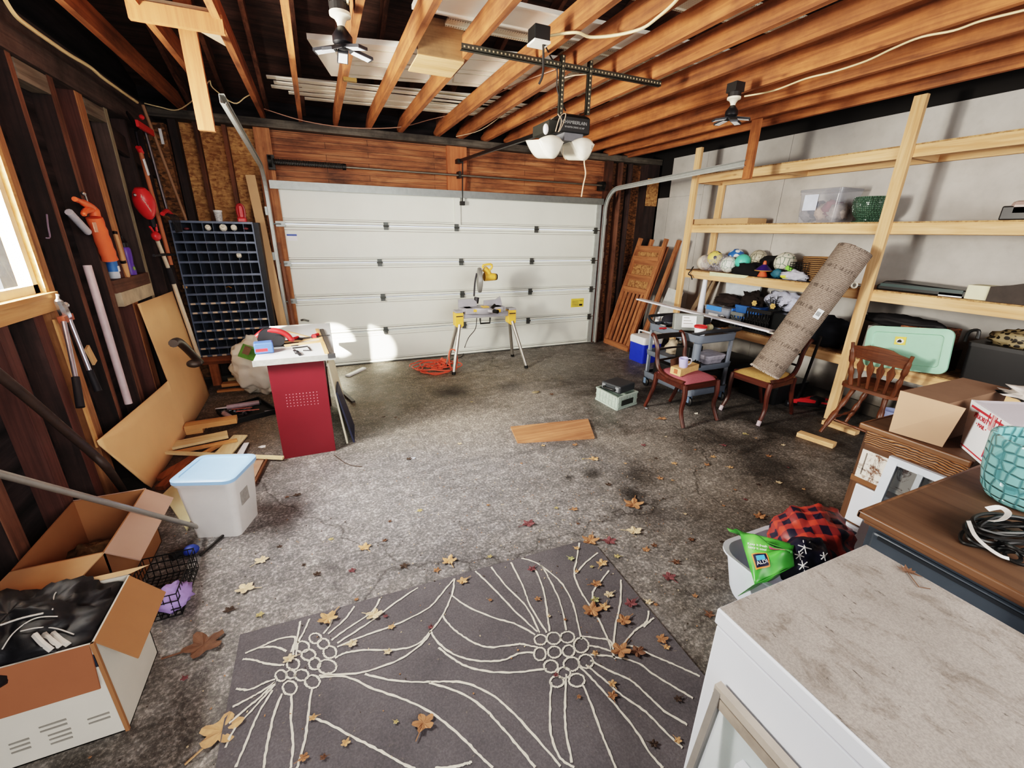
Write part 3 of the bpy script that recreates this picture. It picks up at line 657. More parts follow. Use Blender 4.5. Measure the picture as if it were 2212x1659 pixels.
cable('loose_wire', [oy(1266, 327, 3.1), oy(1262, 350, 3.1), oy(1265, 375, 3.1), oy(1260, 400, 3.1), oy(1256, 425, 3.1)], .005, WTAN, 'frayed tan cord dangling below the right light cover')
cable('loose_wire', [oy(1217, 318, 3.1), oy(1216, 335, 3.1), oy(1222, 345, 3.1)], .0025, WTAN, 'thin wire end dangling between the light covers')
# outlet box, power cord
t = thing('outlet_box', 'black outlet box with cream cover under a joist', 'outlet', F(1167, 95, 2.80))
o = F(1167, 95, 2.80); m = MB(); m.box(o.x-.05, o.x+.05, o.y-.03, o.y+.07, 2.81, 2.885); m.build('body', BKP, t, bevel=.004)
m = MB(); m.box(o.x-.052, o.x+.052, o.y-.032, o.y+.072, 2.80, 2.812); m.build('cover', cream, t)
cable('opener_power_cord', [(o.x+.02, o.y, 2.80), (o.x+.02, o.y-.01, 2.66), (o.x+.0, o.y+.0, 2.6)], .007, WIRE, 'short black adapter hanging from the outlet box')
cable('adapter_cord', [(o.x+.03, o.y, 2.8), oy(1188, 120), oy(1203, 150), oy(1204, 195), oy(1222, 240)], .005, WIRE, 'black power cord running from the outlet box to the opener')
pts = [F(x, y, 2.865) for x, y in ((1180, 80), (1195, 76), (1245, 70), (1275, 80), (1330, 76), (1385, 62), (1420, 38), (1460, 2), (1490, -40))]
cable('cream_cable', pts, .008, CREAMC, 'thick cream cable curving from the outlet box to the top edge')
pts = [WX(x, y, 3.98) for x, y in ((1620, 206), (1670, 196), (1740, 170), (1800, 155), (1870, 132), (1930, 104), (1990, 80), (2060, 66), (2120, 45), (2212, 22), (2260, 8))]
cable('cream_cable', [V((3.70, p.y, 2.90)) if False else F(x, y, 2.85) for (x, y), p in zip(((1608, 208), (1670, 196), (1740, 170), (1800, 155), (1870, 132), (1930, 104), (1990, 80), (2060, 66), (2120, 45), (2212, 22), (2260, 8)), pts)], .006, CREAMC, 'long cream cable stapled along the joists on the right')
pts = [WX(x, y, -1.25) for x, y in ((30, -14), (60, 36), (95, 66), (125, 88), (170, 120), (215, 148), (240, 170), (280, 200), (312, 223))]
cable('cream_cable', [V((-1.30, p.y, min(2.86, p.z+.0))) for p in pts], .011, CREAMC, 'cream cable sagging along the top of the left wall')
cable('thin_wire', [WY(312, 223, 5.9), WY(345, 231, 5.9), WY(385, 237, 5.9), WY(430, 205, 5.7), WY(452, 175, 5.5), WY(460, 190, 5.5), WY(505, 223, 5.5), WY(530, 210, 5.5), WY(552, 198, 5.4)], .005, CREAMC, 'thin pale wire looping around the left track end')
cable('thin_wire', [WY(570, 235, 5.8), WY(660, 262, 5.8), WY(760, 276, 5.8), WY(860, 275, 5.8), WY(930, 258, 5.75), WY(1000, 240, 5.4), WY(1060, 210, 4.6), WY(1120, 180, 4.0), WY(1200, 150, 3.4)], .0045, plain('wire_pink', '#b8836a', .7), 'thin pinkish wire strung across the joist ends above the door')
cable('thin_wire', [WY(985, 295, 5.75), WY(1040, 280, 5.4), WY(1110, 230, 4.4), WY(1170, 190, 3.8), WY(1230, 165, 3.3), WY(1290, 160, 3.2)], .004, WTAN, 'thin tan wire running from the wall plate to the opener')
# ---- socket lamps
def socket_lamp(c, label, s=1.0):
    t = thing('ceiling_lamp', label, 'lamp', c)
    M = Matrix.Translation(c) @ Matrix.Scale(s, 4)
    m = MB(); m.lathe([(.052, .165), (.052, .20), (.0, .2)], 20, M); m.obox(V(c)+V((0, 0, .235*s)), (.1*s, .1*s, .07*s)); m.build('junction_box', plain('box_black', '#1b1816', .6), t)
    m = MB(); m.lathe([(.018, .10), (.022, .12), (.034, .14), (.055, .15), (.055, .165), (0, .166)], 20, M); m.build('porcelain_socket', plain('porcelain', '#e6dcc4', .35), t, smooth=True)
    m = MB(); m.lathe([(.0, .0), (.03, .005), (.052, .03), (.052, .06), (.03, .09), (.018, .105), (0, .105)], 20, M); m.build('lamp_body', plain('lamp_black', '#16161a', .4), t, smooth=True)
    for k in range(5):
        a = 2*PI*k/5+.3; d = V((math.cos(a), math.sin(a), 0)); n = V((-d.y, d.x, 0)); o = V(c)+V((0, 0, .0))
        m = MB(); dz = V((0, 0, -.02*s)) if k != 3 else V((0, 0, -.05*s)); P = [o+d*.04*s-n*.028*s, o+d*.155*s-n*.03*s+dz, o+d*.155*s+n*.03*s+dz, o+d*.04*s+n*.028*s]
        m.prism(P, (0, 0, .014)); w = m.build('light_panel', plain('led_frame', '#2a2b30', .5), t)
        m = MB(); m.prism([q.lerp(sum(P, V())/4, .18)+V((0, 0, -.002)) for q in P], (0, 0, .003)); m.build('diffuser', plain('led_white', '#e8edf2', .3, 0, .02), w)
socket_lamp(F(742, 108, 2.68), 'socket lamp with five fold-out LED panels near the top left')
socket_lamp(F(1578, 258, 2.62), 'small dark socket lamp among the joists on the right', .9)
cable('cream_cable', [F(740, 60, 2.86), F(738, 35, 2.87), F(750, 10, 2.88), F(752, -20, 2.9)], .008, CREAMC, 'short cream cable feeding the left socket lamp')
m = MB(); p = F(756, 175, 2.86); m.box(p.x-.05, p.x+.05, p.y-.02, p.y+.02, 2.855, 2.88); single(m, 'brass_plate', metal('brass', '#b08a45'), 'brass hinge plate screwed under a joist near the trim bundle', 'hinge')

# ================================================================ LEFT WALL THINGS
def wl(px, py, dx=.03): return WX(px, py, XL+dx)
ORG = plain('orange_plastic', '#f2641c', .45, 0, .06); REDP = plain('red_plastic', '#d8121c', .35, 0, .08)
# orange scabbard with hooked handle
t = thing('pruning_saw', 'orange sheathed pruning saw hanging hook-up on the left wall', 'saw', wl(210, 500))
m = MB(); a, b = wl(203, 470, .05), wl(238, 562, .05); m.tube([a.lerp(b, k/10) for k in range(11)], [.045+.0025*math.sin(k*2.6) for k in range(11)], 12); m.build('sheath', plain('orange_fabric', '#e8601c', .7, 0, .1), t, smooth=True)
m = MB(); m.tube(smoothpts([wl(206, 468, .05), wl(200, 450, .05), wl(180, 438, .05), wl(161, 430, .05)], 4), [.03]*4+[.022]*5+[.015]*4, 10)
m.tube(smoothpts([wl(196, 452, .05), wl(184, 456, .05), wl(180, 465, .05)], 4), [.02]*4+[.016]*4+[.008], 8); m.build('hook_handle', ORG, t, smooth=True)
m = MB(); c = wl(206, 491, .098); m.obox(c, (.004, .045, .06)); m.build('sheath_label', plain('label_tan', '#d99c80', .7), t)
# white bar
m = MB(); m.tube([wl(149, 458, .02), wl(189, 500, .02)], .022, 10); m.sphere(wl(189, 500, .02), .022, 10, 6); single(m, 'white_bar', plain('gray_white', '#b9b9c2', .5), 'grayish white rounded bar hooked on the wall left of the orange sheath', 'handle', smooth=True)
# snips hanging
t = thing('metal_hook', 'shiny metal hook above the orange sheath', 'hook', wl(185, 420)); m = MB(); m.tube([wl(177, 415), wl(184, 422), wl(190, 440), wl(199, 447)], .006, 6); m.sphere(wl(180, 418), .014); m.build('wire', metal('chrome', '#c6c8cc', .2), t)

m = MB()
m.tube(smoothpts([wl(101, 463, .01), wl(104, 490, .01), wl(108, 512, .01), wl(100, 514, .01)], 3), .004, 5); single(m, 'wire_bracket', plain('gray_mauve', '#87768c', .6), 'thin pale wire bracket on the dark wall right of the window', 'bracket')
# loppers
t = thing('bolt_cutter', 'long-handled bolt cutter with bright metal jaws leaning on the left wall', 'bolt cutter', wl(150, 720, .1))
m = MB(); m.tube(smoothpts([wl(124, 636, .06), wl(126, 650, .06), wl(134, 665, .06), wl(146, 690, .06)], 3), [.008]*3+[.02]*3+[.026]*3+[.02], 8); m.sphere(wl(141, 659, .06), .018, 10, 6); m.build('jaws', metal('chrome', '#d5d8d8', .25), t, smooth=True)
m = MB(); m.obox(wl(137, 690, .06), (.03, .045, .035)); m.obox(wl(148, 685, .06), (.03, .045, .035)); m.build('collar', plain('rust_orange', '#a6502c', .6), t)
for k, (p0, p1, p2) in enumerate((((138, 695), (163, 815), (174, 880)), ((150, 690), (193, 800), (212, 845)))):
    m = MB(); m.cyl(wl(*p0, .07), wl(*p1, .10), .011); o = m.build('handle_tube', metal('handle_silver', '#b8b4c4', .35), t, smooth=True)
    m = MB(); m.cyl(wl(*p1, .10), wl(*p2, .12), .017, .019); m.build('rubber_grip', plain('grip_black', '#1b1a22', .7), o, smooth=True)
# pvc pipe
m = MB(); m.cyl(wl(188, 573, .03), wl(278, 872, .05), .022); single(m, 'plastic_pipe', plain('pvc', '#cbb4b8', .5), 'long pale plastic pipe leaning against the first stud', 'pipe', smooth=True)
m = MB(); a, b = wl(187, 750, .0), wl(205, 784, .0); m.beam(a, b, .012, .05, (0, 1, 0)); single(m, 'wood_scrap', pine('z'), 'small pale wood scrap nailed on the dark wall', 'wood')
m = MB(); m.beam(wl(118, 690, .02), wl(212, 965, .04), .01, .03, (0, 1, 0)); single(m, 'wood_lath', plain('lath_yellow', '#d99a55', .7), 'thin yellowish lath standing behind the bolt cutter', 'lath')
# bottles on block
zb = 1.376
c = wl(247, 592, -.04); c.z = zb
t = thing('plastic_bottle', 'clear bottle with blue label standing on the wall block', 'bottle', c)
m = MB(); m.lathe([(.0, 0), (.032, 0), (.034, .02), (.034, .16), (.024, .2), (.013, .22), (.013, .24), (0, .24)], 16, Matrix.Translation(c)); m.build('body', plain('clear_plastic', '#c9d4e0', .15, 0, .05), t, smooth=True)
m = MB(); m.lathe([(.0355, .05), (.0355, .13)], 16, Matrix.Translation(c)); m.build('label_band', plain('label_blue', '#2a7fd0', .5), t, smooth=True)
m = MB(); m.obox(c+V((.036, 0, .07)), (.003, .03, .04)); m.build('white_panel', ws, t)
c = wl(283, 588, -.03); c.z = zb
t = thing('drink_bottle', 'purple sports bottle with black lid beside the pale stud', 'bottle', c)
m = MB(); m.lathe([(.0, 0), (.036, 0), (.038, .03), (.032, .09), (.037, .14), (.037, .2), (.03, .215)], 18, Matrix.Translation(c)); m.build('body', plain('purple_plastic', '#5d3aa6', .4), t, smooth=True)
m = MB(); m.lathe([(.031, .215), (.033, .25), (.02, .265), (.014, .30), (0, .30)], 18, Matrix.Translation(c)); m.build('lid', plain('lid_black', '#151318', .5), t, smooth=True)
m = MB(); m.sphere(c+V((.03, -.01, .05)), .018, 10, 6, (.5, 1, 1)); m.build('green_decal', plain('decal_green', '#7c9a4a', .5), t)
t = thing('wooden_baton', 'slim wooden baton propped on the wall block between the bottles', 'stick', (XL, wl(275, 600).y, zb))
a = wl(276, 600, .0); a.z = zb; m = MB(); m.tube([a, wl(268, 570, .01), wl(262, 545, .01), wl(248, 500, .01)], [.016, .02, .012, .012], 10); m.build('shaft', plain('baton_wood', '#d69a62', .6), t, smooth=True)
m = MB(); m.cyl(wl(249, 506, .01), wl(248, 500, .01), .015); m.cyl(wl(267, 568, .01), wl(265, 563, .01), .019); m.build('ring', metal('ring_dark', '#3a3438'), t)
# long tools
t = thing('bow_rake', 'long wooden-handled tool with black blade and red collar, hung at the corner', 'garden tool', wl(330, 400))
m = MB(); m.cyl(wl(304, 330, .08), wl(370, 572, .10), .017); m.build('handle', plain('handle_orange', '#b8683a', .6), t, smooth=True)
m = MB(); m.cyl(wl(299, 318, .08), wl(305, 330, .08), .022); m.build('collar', REDP, t)
m = MB(); m.tube([wl(301, 320, .08), wl(293, 282, .08)], .012); m.prism([wl(293, 285, .08), wl(285, 268, .08), wl(272, 245, .08), wl(272, 240, .08), wl(280, 248, .08), wl(299, 276, .08)], (.01, 0, 0)); m.build('blade', metal('blade_dark', '#333038', .6), t)
m = MB(); m.obox(wl(316, 361, .10), (.01, .03, .13), (.3, 0, 0)); m.build('paper_label', ws, t)
t = thing('hedge_trimmer', 'red hedge trimmer bar hanging high in the left corner', 'trimmer', wl(313, 280))
m = MB(); m.beam(wl(296, 266, .15), wl(330, 288, .15), .02, .05, (0, 0, 1)); m.build('bar', REDP, t); m = MB(); m.sphere(wl(306, 253, .15), .02, 10, 6); m.build('knob', REDP, t)
t = thing('gray_pole_rake', 'gray-poled rake with red head, left of the bin cabinet', 'rake', wl(350, 400))
m = MB(); m.cyl(wl(314, 285, .12), wl(361, 455, .14), .014); m.build('pole', metal('pole_gray', '#6a6468', .5), t, smooth=True)
m = MB(); m.tube(smoothpts([wl(351, 462, .16), wl(360, 455, .16), wl(370, 463, .16)], 4), .018); m.build('head', REDP, t, smooth=True)
m = MB()
for k in range(7):
    a = wl(352+k*3, 462, .16); m.tube(smoothpts([a, a+V((.05, 0, -.03)), a+V((.06, -.01*(k-3), -.16))], 3), .004, 5)
m.build('tines', plain('tine_black', '#242226', .6), t)
m = MB(); m.cyl(wl(308, 226, .12), wl(402, 475, .18), .013); single(m, 'wooden_pole', plain('pole_tan', '#9b7454', .7), 'thin tan pole leaning into the corner above the bin cabinet', 'pole', smooth=True)
# string trimmer
t = thing('string_trimmer', 'red string trimmer hanging shaft-down beside the bin cabinet', 'trimmer', wl(330, 500))
from mathutils import noise as _nz
m = MB(); cA = wl(312, 438, .12); M = frame(cA, wl(320, 470, .12)-wl(300, 410, .12), (0, 1, 0)); 
m.lathe([(.0, -.12), (.035, -.115), (.06, -.08), (.075, -.03), (.075, .02), (.06, .07), (.04, .11), (.02, .13), (0, .13)], 16, M @ Matrix.Rotation(PI/2, 4, 'Y')); m.build('motor_head', REDP, t, smooth=True)
_d = (wl(326, 454, .2)-wl(308, 428, .2)).normalized()
text(t, 'Milwaukee', .045, frame(wl(316, 440, .205), _d, (0, 1, .2)), plain('logo_light', '#d9b9b4', .5))
m = MB(); m.sphere(wl(291, 421, .12), .012); m.build('metal_tip', metal('chrome', '#c6c8cc'), t)
m = MB(); m.tube([wl(324, 462, .12), wl(332, 490, .12)], .022); m.build('neck', plain('grip_black', '#1b1a22'), t)
m = MB(); m.sphere(wl(337, 510, .12), .05, 14, 8, (.7, 1, .8)); m.tube([wl(331, 500, .12), wl(324, 490, .12)], .009); m.tube([wl(339, 500, .12), wl(336, 484, .12)], .009); m.build('trigger_guard', REDP, t, smooth=True)
m = MB(); m.cyl(wl(340, 520, .12), wl(363, 578, .13), .016); m.cyl(wl(374, 610, .13), wl(430, 772, .17), .018); m.build('shaft', metal('shaft_cream', '#d9c9ae', .35, .3), t, smooth=True)
m = MB(); m.cyl(wl(363, 578, .13), wl(374, 612, .13), .024); m.tube(smoothpts([wl(332, 552, .2), wl(355, 550, .14), wl(378, 550, .1)], 3), .011); m.build('grip', plain('grip_black', '#1b1a22'), t)
t2p = [WX(x, y, -1.05) for x, y in ((374, 742), (385, 738), (402, 752), (424, 775), (432, 782))]
m = MB(); m.tube(smoothpts(t2p, 4), .03, 10); p = WX(420, 785, -1.02); m.sphere(p, .055, 12, 8, (1, 1, .6)); m.build('cutting_head', plain('trimmer_brown', '#3a2f28', .5), t, smooth=True)

m = MB(); p = WY(348, 290, 5.93); m.box(p.x-.012, p.x+.012, p.y-.01, p.y, p.z-.09, p.z+.05); single(m, 'paper_tag', ws, 'small white tag on the chipboard stud in the corner', 'tag')
# aluminium rod and curved dark pole
t = thing('scraper_pole', 'silver aluminium pole with yellow collar ending in a dark blade on the floor', 'pole', F(460, 1148, .03))
a = F(438, 1141, .03); b = WX(-60, 1008, -1.06); m = MB(); m.cyl(a.lerp(b, .03), b, .013); m.build('tube', metal('aluminium', '#a9a49c', .35, .7), t, smooth=True)
m = MB(); m.cyl(a.lerp(b, .0), a.lerp(b, .03), .018); m.build('collar', plain('yellow_collar', '#d9c72a', .5), t)
m = MB(); m.cyl(a, F(470, 1150, .02), .008); c1 = F(484, 1155, .012); c0 = F(432, 1200, .012); m.beam(c1, c0, .01, .012); m.build('blade', plain('rod_dark', '#2a2725', .6), t)
pts = [WX(-20, 795, -1.22), WX(60, 860, -1.2), WX(130, 920, -1.18), WX(200, 980, -1.16), WX(235, 1015, -1.15), F(272, 1068, .03)]
m = MB(); m.tube(smoothpts(pts, 5), .02, 10); single(m, 'curved_pole', plain('old_handle', '#3a2a22', .6, 0, .3), 'old dark wooden handle with a curved end leaning on the left wall', 'handle', smooth=True)
# ---- fibreboard sheet leaning on the wall (L shape)
HBm = plain('fiberboard', '#ffc98a', .75, 0, .06, 2)
t = thing('fiberboard_sheet', 'large bright tan L-shaped fiberboard sheet leaning on the left studs', 'board', (-1.3, 4.3, 0))
P = [(3.36, .0), (3.04, .52), (4.48, .52), (4.37, 1.18), (5.26, 1.18), (5.38, 0)]
q0 = WX(185, 965, -1.36); q1 = F(228, 1074, 0); q2 = F(456, 853, 0); q3 = WX(365, 636, -1.385); q4 = WX(290, 655, -1.385); q5 = WX(350, 822, -1.36)
m = MB()
def shp(y, z):  # gentle bow of the sheet
    return V((-1.385+.09*(1-z/1.2)+.02*math.sin((y-3)*1.3), y, z))
ny = 24; pts2 = []
def zt_(y): 
    if y < q5.y-.02: return q0.z+(q5.z-q0.z)*(y-q0.y)/(q5.y-q0.y)
    return 1.17-.02*(y-4.4)
ys_ = [3.06+(q2.y-3.06)*k/40 for k in range(41)]
vs = []; 
for y in ys_:
    zl = 0.002 if y > 3.40 else .52*(3.40-y)/(3.40-3.06)
    zh = zt_(y); 
    yo = y
    for j in range(7):
        z = zl+(max(zh, zl+.01)-zl)*j/6; vs.append(shp(yo-.10*(z/1.2 if y > q5.y else 0), z))
m.add(vs, [(i*7+j, (i+1)*7+j, (i+1)*7+j+1, i*7+j+1) for i in range(40) for j in range(6)])
m.build('sheet', HBm, t, solid=.006, smooth=True)
# ================================================================ BIN CABINET
NB = plain('bin_steel', '#66748a', .5, .2, .12, 4); NBD = plain('bin_inside', '#151a26', .7, .1, .2, 3)
X0, X1, YF, YB = -1.26, -.62, 5.70, 5.93
pA, pB, pC = WY(361, 478, YF), WY(545, 479, YF), WY(575, 765, YF); X0, X1, Z1 = pA.x, pB.x, (pA.z+pB.z)/2; Z0 = .36
t = thing('bin_cabinet', 'tall dark blue-gray metal pigeonhole cabinet left of the garage door', 'cabinet', ((X0+X1)/2, YF, Z0))
X0 = max(X0, -1.37)
m = MB(); m.box(X0, X1, YB-.01, YB, Z0, Z1); m.build('back_panel', NBD, t)
m = MB(); m.box(X0, X0+.012, YF, YB, Z0, Z1); m.build('side_panel', NB, t)
m = MB(); m.box(X1-.012, X1, YF, YB, Z0, Z1); m.build('side_panel', NB, t)
rows = [1]*14; rows[4] = 1.35; tot = sum(rows); zc = Z1; zs = [Z1]
for r_ in rows: zc -= (Z1-Z0)*r_/tot; zs.append(zc)
for z in zs:
    m = MB(); m.box(X0, X1, YF-.002, YB, z-.016 if z > Z0+.01 else z, z+.0 if z > Z0+.01 else z+.016); m.box(X0, X1, YF-.004, YF, z-.018 if z > Z0+.01 else z, z+.004 if z > Z0+.01 else z+.02); m.build('shelf', NB, t)
cw = (X1-X0)/8
for k in range(1, 8):
    m = MB(); x = X0+k*cw; m.box(x-.002, x+.002, YF+.004, YB-.01, Z0+.01, Z1-.01); m.build('divider', NB, t)
LBm = plain('tan_label', '#dcc0a0', .7, 0, .2, 30)
for r_, cols in ((8, (0, 1, 2, 3, 4, 5)), (9, (0, 1, 2, 3, 4)), (10, (2, 3, 4, 5, 6, 7)), (11, (0, 1, 2, 3, 4, 5, 6)), (12, (0, 1, 2, 3, 4, 5)), (13, (0, 1, 4)), (14, (0, 1, 2, 3, 4))):
    z = zs[r_] if r_ < 14 else Z0+.016
    for c_ in cols:
        m = MB(); x = X0+(c_+.5)*cw; m.box(x-.022, x+.022, YF-.0065, YF-.004, z-.017, z+.002); m.build('label_card', LBm, t)
m = MB(); m.box(X1, X1+.05, YF+.02, YB, Z0-.3, Z1); m.build('side_angle', plain('angle_black', '#1a1c22', .5, .3), t)
def cap(px, py, r, label, mat=offw):
    c = WY(px, py, YF+.02); m = MB(); M = frame(c, (1, .1, 0), (0, .5, 1)); m.lathe([(0, -.02), (r, -.02), (r, .0), (r*.85, .012), (r*.4, .016), (r*.35, .03), (0, .03)], 18, M)
    single(m, 'plastic_cap', mat, label, 'plastic cap', smooth=True)  # plastic caps lying in the bin holes, not lamps
cap(449, 491, .028, 'round white cap in the top row of bins, fourth hole'); cap(482, 491, .036, 'largest white cap lying in the top row of bins'); cap(505, 491, .030, 'ringed white cap in the top row, next to the last hole'); cap(516, 551, .026, 'lone white cap in the fourth row of bins')
for px, lb in ((403, 'small dull red cap in the second top hole'), (531, 'small dull red cap in the last top hole')):
    c = WY(px, 494, YF+.03); m = MB(); m.sphere(c, .026, 12, 6, (1, .6, .5)); single(m, 'red_puck', plain('dull_red', '#7c3a40', .6), lb, 'puck', smooth=True)
c = WY(400, 619, YF+.03); m = MB(); m.obox(c, (.035, .03, .035)); single(m, 'tan_block', pine('x'), 'tiny tan block in the first hole of the seventh row', 'block')
c = WY(494, 621, YF+.03); m = MB(); m.tube([c+V((-.03, 0, 0)), c+V((0, 0, .012)), c+V((.03, 0, -.005))], .008); single(m, 'brass_fitting', metal('brass', '#b08a45'), 'small brass fitting in the seventh row of bins', 'fitting')
# bench under cabinet
t = thing('lumber_bench', 'low two-by-four bench carrying the bin cabinet', 'bench', ((X0+X1)/2, YF, 0))
m = MB(); m.box(X0, X1+.06, YF-.02, YF+.02, .27, .358); m.box(X0, X1+.06, YB-.04, YB, .27, .358); m.build('rail', joistwood('x'), t)
for x in (X0+.1, X1-.1):
    m = MB(); m.box(x-.045, x+.045, YF+.02, YF+.06, 0, .27); m.build('leg', joistwood('z'), t)
# jar, flashlight on top
c = WY(474, 477, 5.80); c.z = Z1
t = thing('screw_jar', 'glass jar of white anchors with white lid on the bin cabinet', 'jar', c)
m = MB(); m.lathe([(0, 0), (.03, 0), (.034, .04), (.038, .09), (.038, .10)], 18, Matrix.Translation(c)); m.build('body', plain('jar_bits', '#cfcfd0', .4, 0, .5, 60), t, smooth=True)
m = MB(); m.lathe([(0, .10), (.042, .10), (.042, .116), (0, .118)], 18, Matrix.Translation(c)); m.build('lid', ws, t)
c = WY(524, 478, 5.80); c.z = Z1
t = thing('work_light', 'red upright work light on the bin cabinet', 'work light', c)
m = MB(); m.obox(c+V((0, 0, .025)), (.085, .09, .05)); m.obox(c+V((0, .02, .11)), (.05, .03, .14)); m.build('body', REDP, t, bevel=.012)
m = MB(); m.tube(smoothpts([c+V((-.028, 0, .04)), c+V((-.035, 0, .1)), c+V((-.03, 0, .16)), c+V((0, 0, .185)), c+V((.03, 0, .16)), c+V((.035, 0, .1)), c+V((.028, 0, .04))], 4), .012, 8); m.build('handle', plain('red_dark', '#a01018', .4), t, smooth=True)
# tan boards beside door
a = WY(530, 380, 5.98)
m = MB(); tp, bp = WY(536, 378, 5.99), WY(613, 700, 5.9); m.beam(V((bp.x+.02, 5.86, .0)), V((tp.x+.02, 5.99, tp.z)), .095, .02, (0, 1, 0)); single(m, 'leaning_board', plain('tan_board', '#c99c6c', .75, 0, .07, 3), 'tall tan board standing between the bin cabinet and the door jamb', 'board')
m = MB(); m.beam(V((-.37, 5.93, 0)), V((-.42, 6.0, 1.6)), .03, .025, (0, 1, 0)); single(m, 'leaning_board', oldwood('z'), 'thin brown strip standing against the left door jamb', 'board')
# ================================================================ RED DESK and things on it
ZD = .83
t = thing('desk', 'desk with white top and perforated dark red end panel in front of the garage door', 'desk', (-.26, 4.2, 0))
DYN, DYF = 3.535, 4.92
MR = plain('maroon_steel', '#741322', .38, .1, .12, 2)
dl = -.45; dr = -.06
m = MB(); m.box(dl, dr, 3.52, 3.545, .0, .80); m.build('end_panel', MR, t, bevel=.002)
m = MB(); c = F(655, 860, 0)
for i in range(10):
    for j in range(5):
        q = WY(618+i*7.35+j*.8, 853-i*.72+j*6.3, 3.52); m.cyl((q.x, 3.5195, q.z), (q.x, 3.5185, q.z), .0035, seg=8)
m.build('vent_holes', plain('hole_pink', '#d9818c', .6), t)
m = MB(); m.box(dl, dl+.02, 3.545, 4.6, .02, .80); m.build('side_panel', MR, t)
m = MB(); m.box(dr-.02, dr, 3.545, 4.2, .45, .80); m.box(dl, dr, 4.58, 4.6, .0, .8); m.build('rear_panel', MR, t)
tp = [F(545, 783, ZD+.01), F(723, 766, ZD+.01), F(707, 698, ZD+.01), F(560, 700, ZD+.01)]
x0, x1 = tp[0].x, tp[1].x; yf = tp[2].y
m = MB(); m.box(x0, x1, 3.48, yf, ZD-.02, ZD+.012); m.build('tabletop', plain('desk_top', '#dfe6ea', .25, 0, .06, 3), t, bevel=.004)
m = MB(); m.box(x0-.004, x1+.004, 3.468, 3.48, ZD-.028, ZD+.014); m.build('edge_band', plain('desk_edge', '#a9aba6', .5, .3, .2, 20), t)
m = MB(); m.box(x1-.05, x1+.006, 3.462, 3.50, ZD-.012, ZD+.018); m.build('corner_cap', plain('corner_dark', '#3a3a3c', .5), t)
zt2 = ZD+.0125
def dk(px, py, h=0): return F(px, py, zt2+h)
def slat(pts, w, h, mat, name, label, cat='stick', z=0):
    a, b = dk(*pts[0]), dk(*pts[1]); a.z += h/2+z; b.z += h/2+z; m = MB(); m.beam(a, b, w, h); return single(m, name, mat, label, cat)
slat(((695, 713), (716, 763)), .03, .012, plain('ruler_dark', '#4a423c', .5), 'metal_ruler', 'dark straightedge along the right edge of the desk top')
slat(((685, 712), (706, 765)), .03, .01, pine('y'), 'wood_strip', 'pale wood strip beside the dark straightedge')
slat(((618, 716), (668, 729)), .014, .008, plain('tan_board', '#c99c6c'), 'pencil_strip', 'thin brown strip lying across the back of the desk')
slat(((615, 749), (697, 738)), .03, .014, pine('x'), 'wood_strip', 'front pale wood strip lying across the desk top')
slat(((612, 741), (695, 732)), .022, .012, pine('x'), 'wood_strip', 'rear pale wood strip lying across the desk top')
# circular saw
o = dk(592, 757); t = thing('circular_saw', 'red and black cordless circular saw with blue battery case on the desk', 'power tool', o)
m = MB(); m.obox(dk(572, 762)+V((0, 0, .045)), (.13, .09, .085), (0, 0, .1)); m.build('battery_case', plain('case_blue', '#3f66b4', .45), t, bevel=.01)
m = MB(); m.obox(dk(569, 766)+V((0, -.045, .045)), (.08, .006, .022), (0, 0, .1)); m.build('red_badge', REDP, t)
m = MB(); a = dk(585, 752)+V((0, .05, .07)); M = frame(a, (1, .2, 0), (0, 0, 1)); m.lathe([(0, -.02), (.085, -.02), (.09, 0), (.085, .02), (0, .02)], 22, M); m.build('blade_guard', plain('saw_black', '#1d1d22', .45), t, smooth=True)
m = MB(); m.tube(smoothpts([a+V((-.09, 0, .02)), a+V((-.03, 0, .06)), a+V((.05, 0, .06)), a+V((.12, .02, .02)), a+V((.15, .03, -.03))], 4), .022, 10); m.build('handle', REDP, t, smooth=True)
m = MB(); m.box(a.x-.06, a.x+.2, a.y-.04, a.y+.08, zt2, zt2+.006); m.cyl(a+V((.06, -.02, -.02)), a+V((.06, .1, -.02)), .045); m.build('base_plate', plain('saw_black', '#1d1d22'), t)
def clampthing(px, py, label, ang):
    o = dk(px, py); t = thing('bar_clamp', label, 'clamp', o, ang)
    def L(x, y, z): return wm(t) @ V((x, y, z))
    m = MB(); m.beam(L(-.16, 0, .012), L(.16, 0, .012), .016, .006); m.build('bar', metal('clamp_bar', '#4a4a4c', .4), t)
    m = MB(); m.tube([L(-.10, 0, .012), L(-.10, -.06, .02), L(-.085, -.075, .02)], .012, 8); m.build('fixed_jaw', plain('saw_black', '#1d1d22'), t)
    m = MB(); m.tube([L(.02, 0, .02), L(.02, -.05, .025)], .018, 8); m.tube([L(.02, 0, .02), L(.07, .05, .02)], .014, 8); m.build('trigger', REDP, t)
clampthing(626, 738, 'red and black bar clamp near the middle of the desk', .1); clampthing(672, 731, 'small black and red bar clamp at the back right of the desk', .2)
m = MB(); m.tube([dk(632, 752, .006), dk(664, 748, .006), dk(671, 757, .006), dk(655, 757, .006)], .005); single(m, 'hex_key', plain('saw_black', '#1d1d22'), 'thin black bent rod on the desk right of the saw', 'tool')
m = MB(); m.tube([dk(636, 757, .01), dk(648, 766, .01)], .011); m.sphere(dk(641, 761, .012), .017); single(m, 'marker', plain('saw_black', '#1d1d22'), 'short black marker lying near the front edge of the desk', 'marker')
